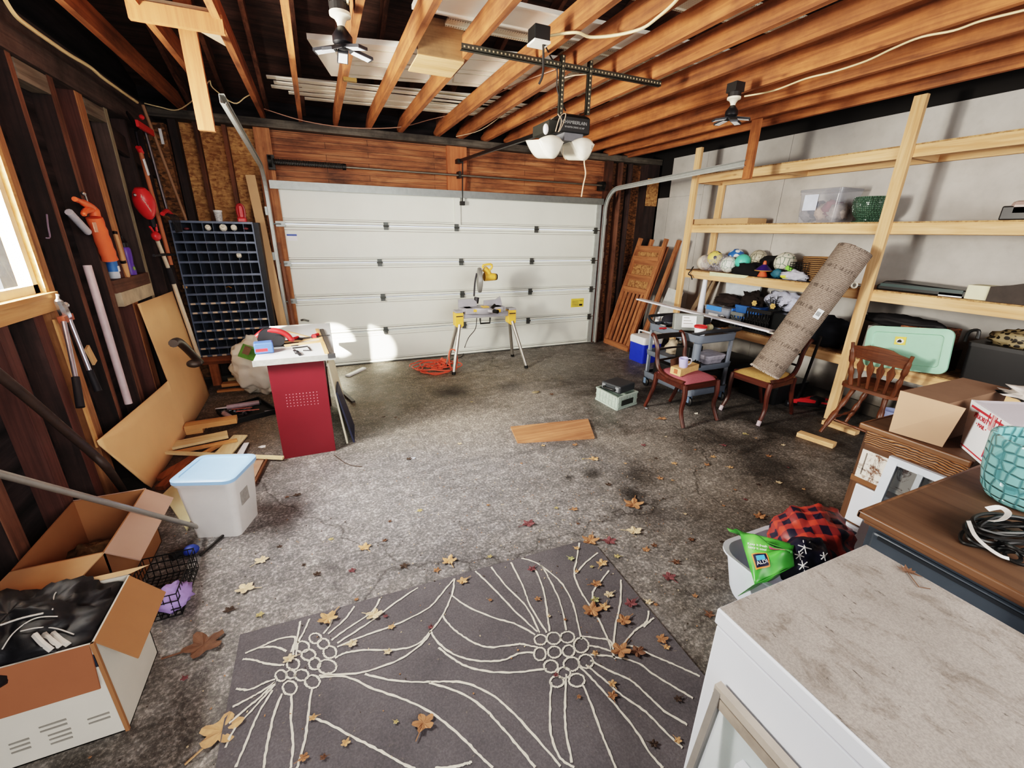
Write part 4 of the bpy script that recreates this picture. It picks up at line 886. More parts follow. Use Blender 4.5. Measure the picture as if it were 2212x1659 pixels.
# leaning boards right of the desk
cw_ = plain('board_cream', '#efe6c8', .7, 0, .05)
m = MB(); P0 = F(748, 905, 0); P1 = F(716, 880, 0); 
m.prism([V((.03, 3.62, 0)), V((.07, 4.55, 0)), V((-.02, 4.55, .70)), V((-.045, 3.75, .70))], (.014, 0, 0)); single(m, 'cream_panel_board', cw_, 'cream panel leaning against the right side of the desk', 'panel')
m = MB(); m.prism([V((.085, 3.62, 0)), V((.11, 4.0, 0)), V((.015, 4.0, .45)), V((-.005, 3.70, .45))], (.014, 0, 0)); single(m, 'navy_board', plain('navy', '#1c2348', .5), 'dark navy strip leaning on the cream panel by the desk', 'panel')
a, b = F(738, 845, .015), F(764, 868, .015); m = MB(); m.beam(a, b, .035, .02); single(m, 'perforated_strip', plain('strip_dark', '#3f3a35', .6), 'short dark perforated strip on the floor right of the desk', 'strip')
a, b = F(750, 812, .012), F(787, 795, .012); m = MB(); m.beam(a, b, .06, .02); single(m, 'floor_board', ws, 'sunlit white board end on the floor by the garage door', 'board')
# white trash bag
t = thing('trash_bag', 'white plastic trash bag between the bin cabinet and the desk', 'bag', (-.70, 5.30, 0))
c = F(556, 815, .28)
from mathutils import noise
m = blob(V((-.70, 5.30, .32)), .34, (.95, .62, 1.0), .22, 2.8, 4, 64, 44, 0.002); m.build('sack', plain('bag_white', '#ebe8dc', .4, 0, .08, 4), t, smooth='full')
m = MB(); q = WY(538, 762, 4.98); m.obox(q, (.16, .05, .13), (.2, .5, .1)); m.build('green_packet', plain('packet_green', '#6fb23a', .5, 0, .3, 20), t)
m = MB(); q = WY(533, 757, 4.93); m.obox(q, (.06, .03, .08), (.2, .5, .1)); m.build('brown_packet', plain('packet_brown', '#8a6a52', .6), t)
# ================================================================ LEFT FLOOR CLUTTER
def plank(p0, p1, w, h, z, mat, label, name='wood_offcut', group=None, tilt=0):
    a, b = F(p0[0], p0[1], z+h/2), F(p1[0], p1[1], z+h/2+tilt); m = MB(); m.beam(a, b, w, h)
    d = b-a; ax = 'x' if abs(d.x) > abs(d.y) else 'y'
    return single(m, name, mat(ax) if callable(mat) else mat, label, 'lumber', group)
honey = lambda ax: wood('honey_pine', '#e0a55e', '#bf7c3c', ax, knots=.3, tint=.1)
pale = lambda ax: wood('pale_pine', '#eed8a6', '#d3b078', ax, knots=.5, tint=.05)
brn = lambda ax: wood('brown_plank', '#b06c3a', '#7c4522', ax, knots=.2, tint=.1)
plank((480, 831), (530, 826), .09, .035, .03, honey, 'short honey-colored offcut on the pile below the bin cabinet')
plank((470, 845), (528, 840), .05, .02, 0, honey, 'thin honey strip lying in front of the offcut pile by the cabinet')
plank((525, 822), (575, 838), .10, .02, 0.0, pale, 'pale flat offcut partly under the trash bag')
plank((492, 820), (522, 815), .06, .03, .0, pale, 'rear pale offcut in the pile below the cabinet')
plank((400, 922), (512, 905), .105, .045, .055, honey, 'thick honey-colored two-by-four block beside the black tool tray')
plank((352, 938), (440, 925), .10, .045, 0.0, honey, 'honey two-by-four lying under the thick block')
plank((362, 965), (492, 938), .13, .022, .04, pale, 'wide pale board with a white painted end near the bin')
plank((375, 978), (512, 950), .035, .02, .025, honey, 'thin honey strip in front of the wide pale board')
plank((430, 985), (480, 958), .035, .02, .01, honey, 'narrow slanted honey strip among the scraps')
m = MB(); P = [F(460, 985, .008), F(500, 985, .008), F(535, 942, .008), F(505, 942, .008)]; m.prism(P, (0, 0, .012)); single(m, 'plywood_scrap', pale('y'), 'pale plywood scrap behind the lidded white bin', 'plywood')
m = MB(); P = [F(510, 985, .02), F(524, 985, .02), F(538, 957, .02), F(527, 958, .02)]; m.prism(P, (0, 0, .006)); single(m, 'white_strip', ws, 'small white strip beside the plywood scrap', 'strip')
plank((340, 1036), (425, 985), .08, .02, 0.0, brn, 'brown plank lying beside the tan fiberboard sheet')
plank((345, 1055), (400, 1008), .06, .03, .0, brn, 'shorter brown plank left of the lidded white bin')
m = MB(); P = [F(355, 1066, .01), F(420, 1120, .01), F(425, 1010, .01), F(398, 1010, .01)]; P = [F(352, 1072, .01), F(404, 1148, .01), F(450, 1050, .01), F(405, 1020, .01)]; m.prism(P, (0, 0, .015)); single(m, 'plywood_scrap', plain('ply_greenish', '#d9cfa4', .75, 0, .08, 5), 'greenish pale plywood piece under the lidded white bin', 'plywood')
a = WX(278, 976, -1.28); a = F(278, 974, .10); b = F(612, 989, .03); m = MB(); m.beam(a, b, .03, .02); single(m, 'wood_lath', pale('x'), 'long pale lath running across the floor to the red desk panel', 'lath')
m = MB(); P = [F(548, 1042, .004), F(573, 990, .004), F(545, 988, .004), F(520, 1000, .004)]; m.prism(P, (0, 0, .012)); single(m, 'brown_board', plain('board_pinkish', '#b58d74', .8), 'brownish board on the floor right of the lidded bin', 'board')
a, b = F(549, 1046, .02), F(578, 990, .02); m = MB(); m.beam(a, b, .015, .02); single(m, 'wood_strip', plain('strip_brown', '#6b4226', .7), 'thin brown strip along the edge of the brownish board', 'strip')
# black tool tray
t = thing('tool_tray', 'open black tool case full of sockets behind the honey wood block', 'tool case', F(535, 905, 0))
cn = [F(452, 892, .0), F(520, 915, 0), F(598, 893, 0), F(560, 868, 0)]
BT = plain('tray_black', '#17191a', .5, 0, .2)
cn = [F(500, 918, 0), F(600, 893, 0), F(560, 866, 0), F(470, 893, 0)]
m = MB(); m.prism(cn, (0, 0, .01))
for i in range(4):
    a, b = cn[i], cn[(i+1) % 4]; m.beam(a+V((0, 0, .025)), b+V((0, 0, .025)), .015, .05)
m.build('tray', BT, t, bevel=.003)
m = MB(); cc = sum(cn, V())/4; R_ = random.Random(5)
for k in range(26):
    p = cc+(cn[R_.randrange(4)]-cc)*R_.uniform(0, .75); d = V((R_.uniform(-1, 1), R_.uniform(-1, 1), 0)).normalized()*R_.uniform(.01, .05); m.cyl(p-d+V((0, 0, .022)), p+d+V((0, 0, .022+R_.uniform(0, .02))), R_.uniform(.005, .011), seg=8)
o = m.build('sockets', metal('socket_steel', '#8b8f99', .3), t); o['kind'] = 'stuff'
m = MB(); m.beam(F(500, 884, .05), F(545, 880, .045), .008, .008); m.beam(F(510, 889, .05), F(560, 884, .045), .008, .008); m.build('red_rods', plain('rod_red', '#c26a5a', .5), t)
t = thing('caulk_tube', 'pinkish gray caulk tube lying on the black tool case', 'caulk tube', F(520, 875, .06))
a, b = F(490, 880, .075), F(560, 869, .075); m = MB(); m.cyl(a, b, .024); m.build('barrel', plain('tube_pink', '#a58c96', .4, 0, .2, 20), t, smooth=True)
m = MB(); m.cyl(a, F(465, 883, .07), .010, .004); m.build('nozzle', plain('tube_light', '#c9bfc2', .4), t)
m = MB(); m.cyl(b, b+(b-a)*.06, .026); m.build('end_cap', BT, t)
t = thing('caulk_tube', 'short fat gray tube standing out of the near left corner of the tool case', 'caulk tube', F(487, 900, .03))
m = MB(); m.cyl(F(484, 893, .05), F(506, 907, .05), .024); m.build('barrel', plain('tube_pink', '#a58c96'), t, smooth=True)
# white bin with blue lid
rz = math.radians(-19); cb = V((-.715, 2.745, 0))
t = thing('storage_bin', 'white plastic bin with a light blue lid on the floor at left', 'bin', cb, rz)
def rr(w, d, z, r, n=6):
    pts = []
    for (sx, sy, a0) in ((1, 1, 0), (-1, 1, 90), (-1, -1, 180), (1, -1, 270)):
        for k in range(n+1):
            a = math.radians(a0+90*k/n); pts.append((sx*(w/2-r)+r*math.cos(a), sy*(d/2-r)+r*math.sin(a), z))
    return pts
def loft(m, rings, cap0=True, cap1=True):
    n = len(rings[0]); vs = [p for r in rings for p in r]
    fs = [(i*n+k, i*n+(k+1) % n, (i+1)*n+(k+1) % n, (i+1)*n+k) for i in range(len(rings)-1) for k in range(n)]
    if cap0: fs.append(tuple(range(n))[::-1])
    if cap1: fs.append(tuple((len(rings)-1)*n+k for k in range(n)))
    m.add(vs, fs); return m
def lobj(parent, m, name, mat, **k):
    M = wm(parent); m.v = [M@v for v in m.v]; return m.build(name, mat, parent, **k)
m = MB(); loft(m, [rr(.26, .24, 0, .03), rr(.265, .245, .02, .035), rr(.32, .29, .36, .045), rr(.335, .305, .365, .045), rr(.338, .308, .395, .045)]); lobj(t, m, 'body', plain('bin_white', '#d5d2d0', .45, 0, .04), smooth=True)
m = MB(); loft(m, [rr(.352, .322, .385, .05), rr(.352, .322, .405, .05), rr(.33, .30, .412, .045), rr(.28, .25, .412, .03), rr(.275, .245, .406, .03)]); m.box(.02, .13, -.145, -.12, .405, .413); lobj(t, m, 'lid', plain('lid_blue', '#8fc0f2', .4, 0, .03), smooth=True)
m = MB(); m.obox((.151, -.03, .24), (.004, .085, .11)); lobj(t, m, 'paper_label', plain('label_gray', '#9a9590', .6, 0, .2, 40))
# black wire basket, blue cap, purple cloth
BW = plain('wire_black', '#101012', .4)
t = thing('wire_basket', 'black wire basket on the floor beside the open cardboard boxes', 'basket', F(390, 1290, 0))
bs = [F(345, 1290, .0), F(410, 1255, 0)]
bx0, bx1, by0, by1, bh = -1.02, -.80, 2.05, 2.38, .13
m = MB()
for z in (.005, .045, .09, bh): m.tube([(bx0, by0, z), (bx1, by0, z), (bx1, by1, z), (bx0, by1, z)], .0035 if z > .01 else .003, 5, True)
for k in range(9):
    x = bx0+(bx1-bx0)*k/8; m.tube([(x, by0, bh), (x, by0, .005), (x, by1, .005), (x, by1, bh)], .002, 5)
for k in range(13):
    y = by0+(by1-by0)*k/12; m.tube([(bx0, y, bh), (bx0, y, .005), (bx1, y, .005), (bx1, y, bh)], .002, 5)
m.build('wire_cage', BW, t)
m = blob(V((-.84, 2.12, .06)), .07, (1, 1.1, .8), .35, 3, 2, 20, 14, .008); single(m, 'purple_cloth', plain('cloth_purple', '#a58bd0', .8, 0, .15, 12), 'crumpled pale purple cloth in the near corner of the wire basket', 'cloth', smooth='full')
t = thing('clamp_pad', 'blue-tipped black clamp on the floor behind the wire basket', 'clamp', F(400, 1190, 0))
m = MB(); m.sphere(F(412, 1188, .03), .035, 14, 8, (1.2, 1, .8)); m.build('blue_tip', plain('tip_blue', '#20409a', .5), t, smooth=True)
m = MB(); m.tube([F(405, 1190, .03), F(385, 1195, .03), F(370, 1205, .03)], .022); m.build('body', BT, t, smooth=True)
# cardboard boxes
CB = plain('cardboard_light', '#cfa070', .85, 0, .07, 4); CBD = plain('cardboard_brown', '#a06a3c', .85, 0, .07, 4); CBP = plain('cardboard_pinkish', '#b08a78', .85, 0, .05, 4); CBW = plain('box_white', '#cfc9bd', .8, 0, .05, 5)
def openbox(t, x0, x1, y0, y1, h, mo, mi, th=.006):
    m = MB(); m.box(x0, x1, y0, y1, 0.001, .006); m.build('bottom', mi, t)
    for nm, a in (('near_wall', (x0, x1, y0, y0+th)), ('far_wall', (x0, x1, y1-th, y1)), ('left_wall', (x0, x0+th, y0, y1)), ('right_wall', (x1-th, x1, y0, y1))):
        m = MB(); m.box(a[0], a[1], a[2], a[3], .001, h); m.build('side_wall', mo, t)
def flap(t, a, b, dz, mat, slant=.0):
    m = MB(); a, b, d = V(a), V(b), V(dz); e = (b-a)*slant; n = (b-a).cross(d).normalized()*.005
    m.prism([a, b, b+d-e, a+d+e], n); return m.build('flap', mat, t)
# big open box behind
h2 = .36; A2 = F(225, 1193, h2); B2 = F(321, 1055, h2); C2 = F(41, 1231, h2)
t = thing('cardboard_box', 'large open brown cardboard box against the left wall, the rear one', 'box', (A2.x-.2, A2.y+.2, 0))
bxR, bxL, byN, byF = A2.x, -1.36, A2.y, B2.y
openbox(t, bxL, bxR, byN, byF, h2, CBD, plain('cardboard_inner', '#7c5a48', .9, 0, .1, 5))
q = F(304, 1210, h2-.09); flap(t, (bxR, byN, h2), (bxR, byF, h2), F(304, 1210, h2-.10)-V((bxR, byN, h2)), CBP)
flap(t, (bxL, byN, h2), (bxR, byN, h2), (-.02, -.17, .0), CB, .03)
flap(t, (bxL, byF, h2), (bxR, byF, h2), (.0, .10, -.16), CBP, .05)
m = blob(V((bxR-.22, byN+.35, .10)), .10, (1.4, 1.2, .8), .4, 3, 9, 20, 14, .01); single(m, 'plastic_wrap', plain('wrap', '#6f5a3c', .25, 0, .5, 30), 'crumpled clear plastic wrap lying inside the rear cardboard box', 'wrap', smooth='full')
# near box with bag
h1 = .43; A1 = F(197, 1388, h1); E1 = F(283, 1575, 0)
x1 = (A1.x+E1.x)/2; y0 = E1.y; x0 = -1.38; y1 = F(291, 1237, h1).y
t = thing('cardboard_box', 'white-sided open cardboard box holding a black sports bag, lower left corner', 'box', ((x0+x1)/2, (y0+y1)/2, 0))
openbox(t, x0, x1, y0, y1, h1, CBW, CBD)
flap(t, (x1, y0+.01, h1), (x1, y1-.01, h1), F(298, 1426, h1-.11)-V((x1, y0, h1)), CBD)
flap(t, (x0, y0-.001, h1), (x1-.01, y0-.001, h1), (.0, -.03, -.17), plain('flap_orange', '#9a5a34', .85, 0, .08, 4))
flap(t, (x0, y1, h1), (x1, y1, h1), F(325, 1219, h1+.015)-V((x1, y1, h1)), CB, 0)
flap(t, (x0+.0, y0, h1), (x0+.0, y1, h1), (-.02, 0, .14), CB)
m = MB()
rr2 = random.Random(4)
for (px, py, n_, L) in ((85, 1573, 2, 60), (105, 1590, 3, 50), (190, 1555, 2, 48), (20, 1610, 3, 45)):
    m = MB()
    for k in range(n_):
        a = WY(px+k*3, py+k*9, y0); b = WY(px+L+k*2, py-L*.3+k*9, y0); m.prism([(a.x, y0-.0015, a.z), (b.x, y0-.0015, a.z), (b.x, y0-.0015, a.z+.008), (a.x, y0-.0015, a.z+.006)], (0, -.0006, 0))
    m.build('printed_lines', plain('print_gray', '#8a857c', .8), t)
m = MB(); a = WY(193, 1430, y0); m.obox((a.x, y0-.002, a.z), (.04, .002, .055)); m.build('dark_mark', plain('mark_navy', '#2a3142', .7), t)
m = MB(); m.box(x1-.008, x1+.003, y0-.003, y0+.008, .0, h1); m.build('worn_corner', CBD, t)
t = thing('sports_bag', 'black sports bag with three white stripes stuffed into the near box', 'bag', ((x0+x1)/2, 1.75, .2))
NYL = plain('nylon_black', '#16161b', .55, 0, .3, 12, .2)
m = blob(V(((x0+x1)/2-.0, (y0+y1)/2+.0, .33)), .29, (1., .95, .60), .26, 3.4, 11, 64, 44)
for v in m.v: v.x = min(v.x, x1-.012); v.y = max(min(v.y, y1-.012), y0+.01); v.x = max(v.x, x0+.01)
m.build('body', NYL, t, smooth='full')
m2 = blob(V(((x0+x1)/2-.13, y0-.005, .40)), .15, (1.1, .75, .55), .18, 2.2, 5, 30, 20)
m2.build('end_pocket', NYL, t, smooth='full')
wp_ = plain('stripe_white', '#c9c2ba', .6)
def proj_strip(pxs, r=.006, y=y0-.118, flat=None):
    m = MB()
    m.tube(smoothpts([WY(px, py, y) for px, py in pxs], 4), r, 6); return m
import mathutils
from mathutils.bvhtree import BVHTree
def drape(objs, pxs, w, name, mat, par, off=.004):
    bv = BVHTree.FromPolygons([v for o in objs for v in o.v], [[i+sum(len(q.v) for q in objs[:k]) for i in f] for k, o in enumerate(objs) for f in o.f])
    pts = []
    for px, py in pxs:
        h = bv.ray_cast(CAMP, ray(px, py).normalized())
        if h[0] is not None: pts.append(h[0]+h[1]*off*(1 if h[1].dot(CAMP-h[0]) > 0 else -1))
    if len(pts) < 2: return
    mm = MB(); mm.tube(smoothpts(pts, 4), w, 6); return mm.build(name, mat, par, smooth=True)
for k in range(3):
    drape([m, m2], [(74+k*20, 1371-k*1), (92+k*20, 1390-k*3), (112+k*18, 1404-k*5)], .009, 'white_stripe', wp_, t, .002)
drape([m, m2], [(5, 1405), (30, 1370), (60, 1345), (90, 1333), (125, 1333)], .002, 'piping', wp_, t)
drape([m, m2], [(45, 1365), (85, 1357), (120, 1357), (160, 1372)], .002, 'piping', wp_, t)
drape([m, m2], [(112, 1318), (118, 1290), (122, 1280)], .002, 'piping', wp_, t)
drape([m, m2], [(0, 1352), (50, 1335), (95, 1325)], .003, 'piping', wp_, t)
# ================================================================ SAW STAND
YEL = plain('tool_yellow', '#f2b315', .4, 0, .05); ALU = metal('aluminium', '#a9a49c'); AL2 = plain('cast_aluminium', '#a9a8b0', .45, .4, .08, 10)
ys0 = 5.33
t = thing('miter_saw_stand', 'folding saw stand with silver legs and yellow brackets before the garage door', 'saw stand', (2.0, ys0, 0))
zb_ = WY(1040, 680, ys0).z
xl = WY(990, 690, ys0).x; xr = WY(1103, 690, ys0).x
m = MB(); m.box(xl, xr-.04, ys0-.04, ys0+.04, zb_-.03, zb_+.035); m.build('beam', AL2, t, bevel=.008)
for nm, x, L in (('l', xl, ((980, 806), (965, 790))), ('r', xr, ((1137, 792), (1107, 767)))):
    zh = zb_
    m = MB(); s = 1
    m.prism([(x-.055, ys0-.06, zh-.12), (x+.0, ys0-.06, zh-.16), (x+.055, ys0-.06, zh-.12), (x+.055, ys0-.06, zh+.05), (x-.055, ys0-.06, zh+.05)], (0, .12, 0)); m.build('bracket', YEL, t, bevel=.006)
    m = MB(); m.box(x-.045, x+.045, ys0-.062, ys0-.058, zh+.0, zh+.012); m.build('bracket_label', BKP, t)
    m = MB(); m.box(x-.05, x+.05, ys0-.07, ys0+.07, zh+.05, zh+.075); m.build('roller_rest', AL2, t, bevel=.006)
    for (px, py), dy in zip(L, (-.05, .05)):
        f = F(px, py, .02); m = MB(); top = V((x, ys0+dy, zh-.10)); m.cyl(top, f, .022, seg=12); o = m.build('leg', ALU, t, smooth=True)
        m = MB(); m.cyl(f+(top-f)*.03, f-V((0, 0, .02)), .026, .026, 12); m.build('rubber_foot', BKP, o)
m = MB(); c = WY(1048, 690, ys0-.05); m.tube([c+V((-.07, 0, .02)), c+V((-.065, 0, -.05)), c+V((.065, 0, -.05)), c+V((.07, 0, .02))], .012, 8); m.build('carry_handle', BKP, t)
t = thing('miter_saw', 'yellow and gray miter saw with raised head on the stand', 'power tool', (1.9, ys0, zb_+.04))
zs_ = zb_+.036
cx_ = WY(1040, 660, ys0).x
m = MB(); m.box(cx_-.29, cx_+.30, ys0-.10, ys0+.10, zs_+.03, zs_+.075); m.box(cx_-.25, cx_-.12, ys0-.12, ys0+.06, zs_, zs_+.075); m.box(cx_+.13, cx_+.26, ys0-.12, ys0+.06, zs_, zs_+.075); m.build('base', AL2, t, bevel=.006)
m = MB(); m.lathe([(0, .0), (.15, .0), (.16, .02), (.16, .075), (0, .08)], 28, Matrix.Translation((cx_, ys0-.02, zs_))); m.beam((cx_+.02, ys0-.1, zs_+.05), (cx_+.09, ys0-.22, zs_+.045), .07, .035); m.build('turntable', AL2, t, smooth=True)
m = MB(); m.prism([(cx_-.30, ys0+.04, zs_+.075), (cx_-.05, ys0+.04, zs_+.075), (cx_-.05, ys0+.04, zs_+.13), (cx_-.10, ys0+.04, zs_+.17), (cx_-.30, ys0+.04, zs_+.17)], (0, .025, 0)); m.prism([(cx_+.05, ys0+.04, zs_+.075), (cx_+.31, ys0+.04, zs_+.075), (cx_+.28, ys0+.04, zs_+.19), (cx_+.22, ys0+.04, zs_+.15), (cx_+.05, ys0+.04, zs_+.14)], (0, .025, 0)); m.build('fence', AL2, t)
m = MB(); m.box(cx_-.02, cx_+.06, ys0-.13, ys0-.03, zs_+.08, zs_+.09); m.box(cx_-.15, cx_-.09, ys0-.135, ys0-.12, zs_+.03, zs_+.06); m.box(cx_+.16, cx_+.22, ys0-.14, ys0-.12, zs_+.01, zs_+.05); m.build('yellow_label', YEL, t)
m = MB(); m.cyl((cx_+.09, ys0-.22, zs_+.045), (cx_+.12, ys0-.28, zs_+.045), .025); m.cyl((cx_+.08, ys0-.14, zs_+.06), (cx_+.15, ys0-.10, zs_+.10), .02); m.build('miter_knob', BKP, t, smooth=True)
def sy(px, py, d=.05): return WY(px, py, ys0+d)
m = MB(); m.tube([sy(1030, 642, .08), sy(1028, 655, .08)], .035); m.tube(smoothpts([sy(1024, 640, .08), sy(1026, 610, .08), sy(1030, 590, .08)], 3), .012); m.build('pivot_arm', plain('arm_dark', '#37353a', .5, .4), t)
# blade guard : crescent disc seen edge-on-ish
ca_ = sy(1036, 605, .05); M = frame(ca_, (-.25, -.97, 0), (0, .0, 1))
m = MB(); m.lathe([(0, -.03), (.12, -.03), (.155, -.022), (.16, 0), (.155, .022), (.12, .03), (0, .03)], 32, M); m.build('blade_guard', plain('guard_gray', '#8b8a86', .45, .3), t, smooth=True)
m = MB(); M2 = frame(ca_+V((.035, -.0, 0)), (-.25, -.97, 0), (0, 0, 1)); m.tube([M2 @ V((.12*math.cos(a), .12*math.sin(a), .02)) for a in [k*PI/10-.6 for k in range(14)]], .02, 8); m.build('guard_rib', plain('guard_dark', '#3b3b3d', .5), t, smooth=True)
m = MB(); m.cyl(sy(1046, 598), sy(1070, 598), .055, .045, 20); m.tube(smoothpts([sy(1046, 580), sy(1055, 590), sy(1052, 605)], 3), .04, 10); m.build('motor', YEL, t, smooth=True)
m = MB(); m.cyl(sy(1068, 598), sy(1073, 598), .047, .04, 20); m.build('motor_cap', BKP, t, smooth=True)
m = MB(); m.tube(smoothpts([sy(1044, 579, .03), sy(1044, 573, .03), sy(1060, 571, .03), sy(1062, 578, .03), sy(1055, 586, .03)], 4), .014, 8); m.build('grip', YEL, t, smooth=True)
cable('saw_cord', [sy(1030, 684, .06), sy(1027, 710, .06), sy(1012, 730, .1), F(1003, 760, .02)+V((0, 0, .05)), F(998, 770, .008), F(975, 776, .006)], .005, WIRE, 'thin black saw cord hanging down to the floor')
# orange extension cord coil
OC = plain('cord_orange', '#f4552e', .45, 0, .05)
cc = F(945, 798, .0)
R3 = random.Random(8); pts = []
for k in range(150):
    a = k*.36; r_ = .16+.10*math.sin(k*.13+1)+.03*math.sin(k*1.7); ee = 1.1
    pts.append(V((cc.x-.02+r_*math.cos(a)*ee+.05*math.sin(k*.07), cc.y+r_*math.sin(a)*.95+.03*math.cos(k*.21), .012+.07*(k/150)+.01*math.sin(k*.9))))
t = thing('extension_cord', 'bright orange extension cord heaped by the left saw stand leg', 'cord', cc)
m = MB(); m.tube(smoothpts(pts, 3), .0075, 6); q = F(975, 797, .1)
m.tube(smoothpts([F(985, 798, .02), WY(988, 775, 5.2), WY(983, 757, 5.2), WY(972, 757, 5.2), WY(970, 775, 5.2), F(975, 800, .03)], 5), .0075, 6)
m.build('coil', OC, t, smooth=True)
m = MB(); m.cyl(WY(953, 775, 5.25), WY(962, 782, 5.25), .022, .017); m.build('plug', OC, t, smooth=True)
m = MB(); P = [F(1103, 925, .002), F(1118, 958, .002), F(1284, 948, .002), F(1270, 908, .002)]; m.prism(P[::-1], (0, 0, .018)); single(m, 'plywood_piece', wood('floor_ply', '#c98a5a', '#9a5f38', 'x', knots=.1, dirt=.15, tint=0), 'flat brown plywood piece lying in the middle of the floor', 'plywood')
t = thing('work_glove', 'small pale scrap beside dark debris on the floor behind the plywood piece', 'scrap', F(1155, 845, 0)); m = blob(F(1157, 847, .012), .04, (1.2, .6, .3), .4, 3, 3, 14, 8, .001); m.build('scrap', plain('scrap_tan', '#8a7a5a', .8), t, smooth='full')
# ================================================================ RIGHT SHELVING
t = thing('shelving_unit', 'large pine two-by-four shelving unit along the white wall', 'shelving', (4.9, 2.5, 0))
SX0, SX1 = 4.65, 5.14
for y, zt_2 in ((4.70, 2.82), (2.395, 2.86), (.05, 2.86)):
    m = MB(); m.box(SX0-.04, SX0-.001, y-.045, y+.045, 0, zt_2); m.build('front_post', pine('z'), t)
    if y > 4: m = MB(); m.box(SX1-.04, SX1-.002, y-.045, y+.045, .12, 2.52); m.build('back_post', pine('z'), t)
for z in (.57, 1.215, 1.80, 2.405):
    for a, b in ((4.745, 2.395), (2.39, -.2)):
        m = MB(); m.box(SX0, SX0+.038, b, a, z, z+.09); m.build('front_rail', pine('y'), t)
    m = MB(); m.box(SX1-.045, SX1-.002, -.2, 4.745, z, z+.09); m.build('back_rail', pine('y'), t)
    for y in (4.70, 3.55, 2.39, 1.4):
        m = MB(); m.box(SX0+.038, SX1-.045, y-.02, y+.02, z+.001, z+.088); m.build('cross_rail', pine('x'), t)
    m = MB(); m.box(SX0, SX1-.002, -.2, 4.745, z+.0905, z+.102); m.build('deck', osb('deck_osb', '#c89a5c', '#8f6534', .1), t)
S1, S2, S3, S4 = .673, 1.318, 1.903, 2.508
def sh(px, py, x, z): p = WX(px, py, x); return V((x, p.y, z))
# clear tote, pot, flat box, black case, cream block
def tote(name, label, cat, x0, x1, y0, y1, z, h, body, lid, lidh=.02, taper=.02, par=None):
    t = thing(name, label, cat, ((x0+x1)/2, (y0+y1)/2, z)); cx, cy = (x0+x1)/2, (y0+y1)/2; w, d = x1-x0, y1-y0
    m = MB(); loft(m, [rr(w-taper*2, d-taper*2, 0, .03), rr(w-taper*2+.005, d-taper*2+.005, .02, .035), rr(w-.01, d-.01, h-.03, .03), rr(w, d, h-.03, .03), rr(w, d, h, .03)], True, lid is None); lobj(t, m, 'body', body, smooth=True)
    if lid: m = MB(); loft(m, [rr(w+.012, d+.012, h, .035), rr(w+.012, d+.012, h+lidh, .035), rr(w-.03, d-.03, h+lidh+.004, .03)]); lobj(t, m, 'lid', lid, smooth=True)
    return t
def translucent(name, c, a):
    if name in MATS: return MATS[name]
    t_ = NT(name); t_.b.inputs['Base Color'].default_value = lin(c); t_.b.inputs['Roughness'].default_value = .15; t_.b.inputs['Alpha'].default_value = a; MATS[name] = t_.m; return t_.m
CLR = translucent('clear_tote_plastic', '#b9bcc6', .38)
y0, y1 = WX(1800, 470, 4.70).y, WX(1712, 470, 4.70).y
tt = tote('clear_tote', 'clear plastic tote of clothes on the upper shelf left of the green pot', 'tote', 4.70, 5.05, y0-.02, y1-.02, S3, .30, CLR, translucent('clear_lid', '#9a9ea8', .55))
m = MB(); m.box(4.693, 4.697, (y0+y1)/2-.02, (y0+y1)/2+.12, S3+.12, S3+.27); m.build('paper_label', plain('paper_bluewhite', '#ccd6ea', .5, 0, .1), tt)
R5 = random.Random(12)
for k, (c_, lb) in enumerate((('#b0a19a', 'pale folded garment'), ('#8a3440', 'dark red garment'), ('#c9a88f', 'tan garment'), ('#3d3f58', 'navy garment'), ('#8f8a8f', 'gray garment'))):
    yy_ = y0+.06+(y1-y0-.14)*k/4; m = blob(V((4.86, yy_, S3+.10+.03*(k % 2))), .085, (1.5, .95, 1.0), .35, 4, k+20, 18, 12, S3+.012)
    single(m, 'folded_garment', plain('garment_%d' % k, c_, .9, 0, .3, 20), lb+' inside the clear tote on the upper shelf', 'clothing', smooth='full')
def glazed(name, c1, c2, sc, kind='diamond'):
    if name in MATS: return MATS[name]
    t_ = NT(name); tc = t_.n('TexCoord').outputs['Object']; v = t_.n('TexVoronoi', feature='DISTANCE_TO_EDGE'); v.inputs['Scale'].default_value = sc; v.inputs['Randomness'].default_value = .35
    t_.l(tc, v.inputs['Vector']); c = t_.ramp(v.outputs['Distance'], [(.0, c2), (.045, c2), (.09, c1)]); n = t_.noise(tc, 9, 3); c = t_.mix(.25, c, t_.ramp(n, [(.3, c2), (.7, c1)]))
    t_.l(c, t_.b.inputs['Base Color']); t_.b.inputs['Roughness'].default_value = .18
    t_.bump(t_.ramp(v.outputs['Distance'], [(0, (0, 0, 0, 1)), (.15, (1, 1, 1, 1))]), .8, .012); MATS[name] = t_.m; return t_.m
c = sh(1876, 475, 4.86, S3); 
t = thing('ceramic_pot', 'dark green textured glazed plant pot on the upper shelf against the middle post', 'plant pot', c)
m = MB(); m.lathe([(0, 0), (.13, 0), (.135, .012), (.10, .02), (.10, .03), (.135, .07), (.155, .13), (.157, .19), (.15, .225), (.14, .225), (.138, .2), (.12, .05), (0, .04)], 32, Matrix.Translation(c)); m.build('body', glazed('green_glaze', '#4f6f5c', '#3a5546', 60), t, smooth=True)
a, b = sh(1489, 480, 4.7, S3), sh(1617, 480, 4.7, S3)
m = MB(); m.box(4.68, 5.0, b.y, a.y-.02, S3, S3+.065); single(m, 'flat_box', card(), 'shallow flat brown cardboard box at the left end of the upper shelf', 'box', bevel=.003)
m = MB(); m.box(4.72, 5.05, 1.50, 1.70, S3, S3+.015); m.box(4.74, 5.03, 1.5, 1.68, S3+.02, S3+.13); 
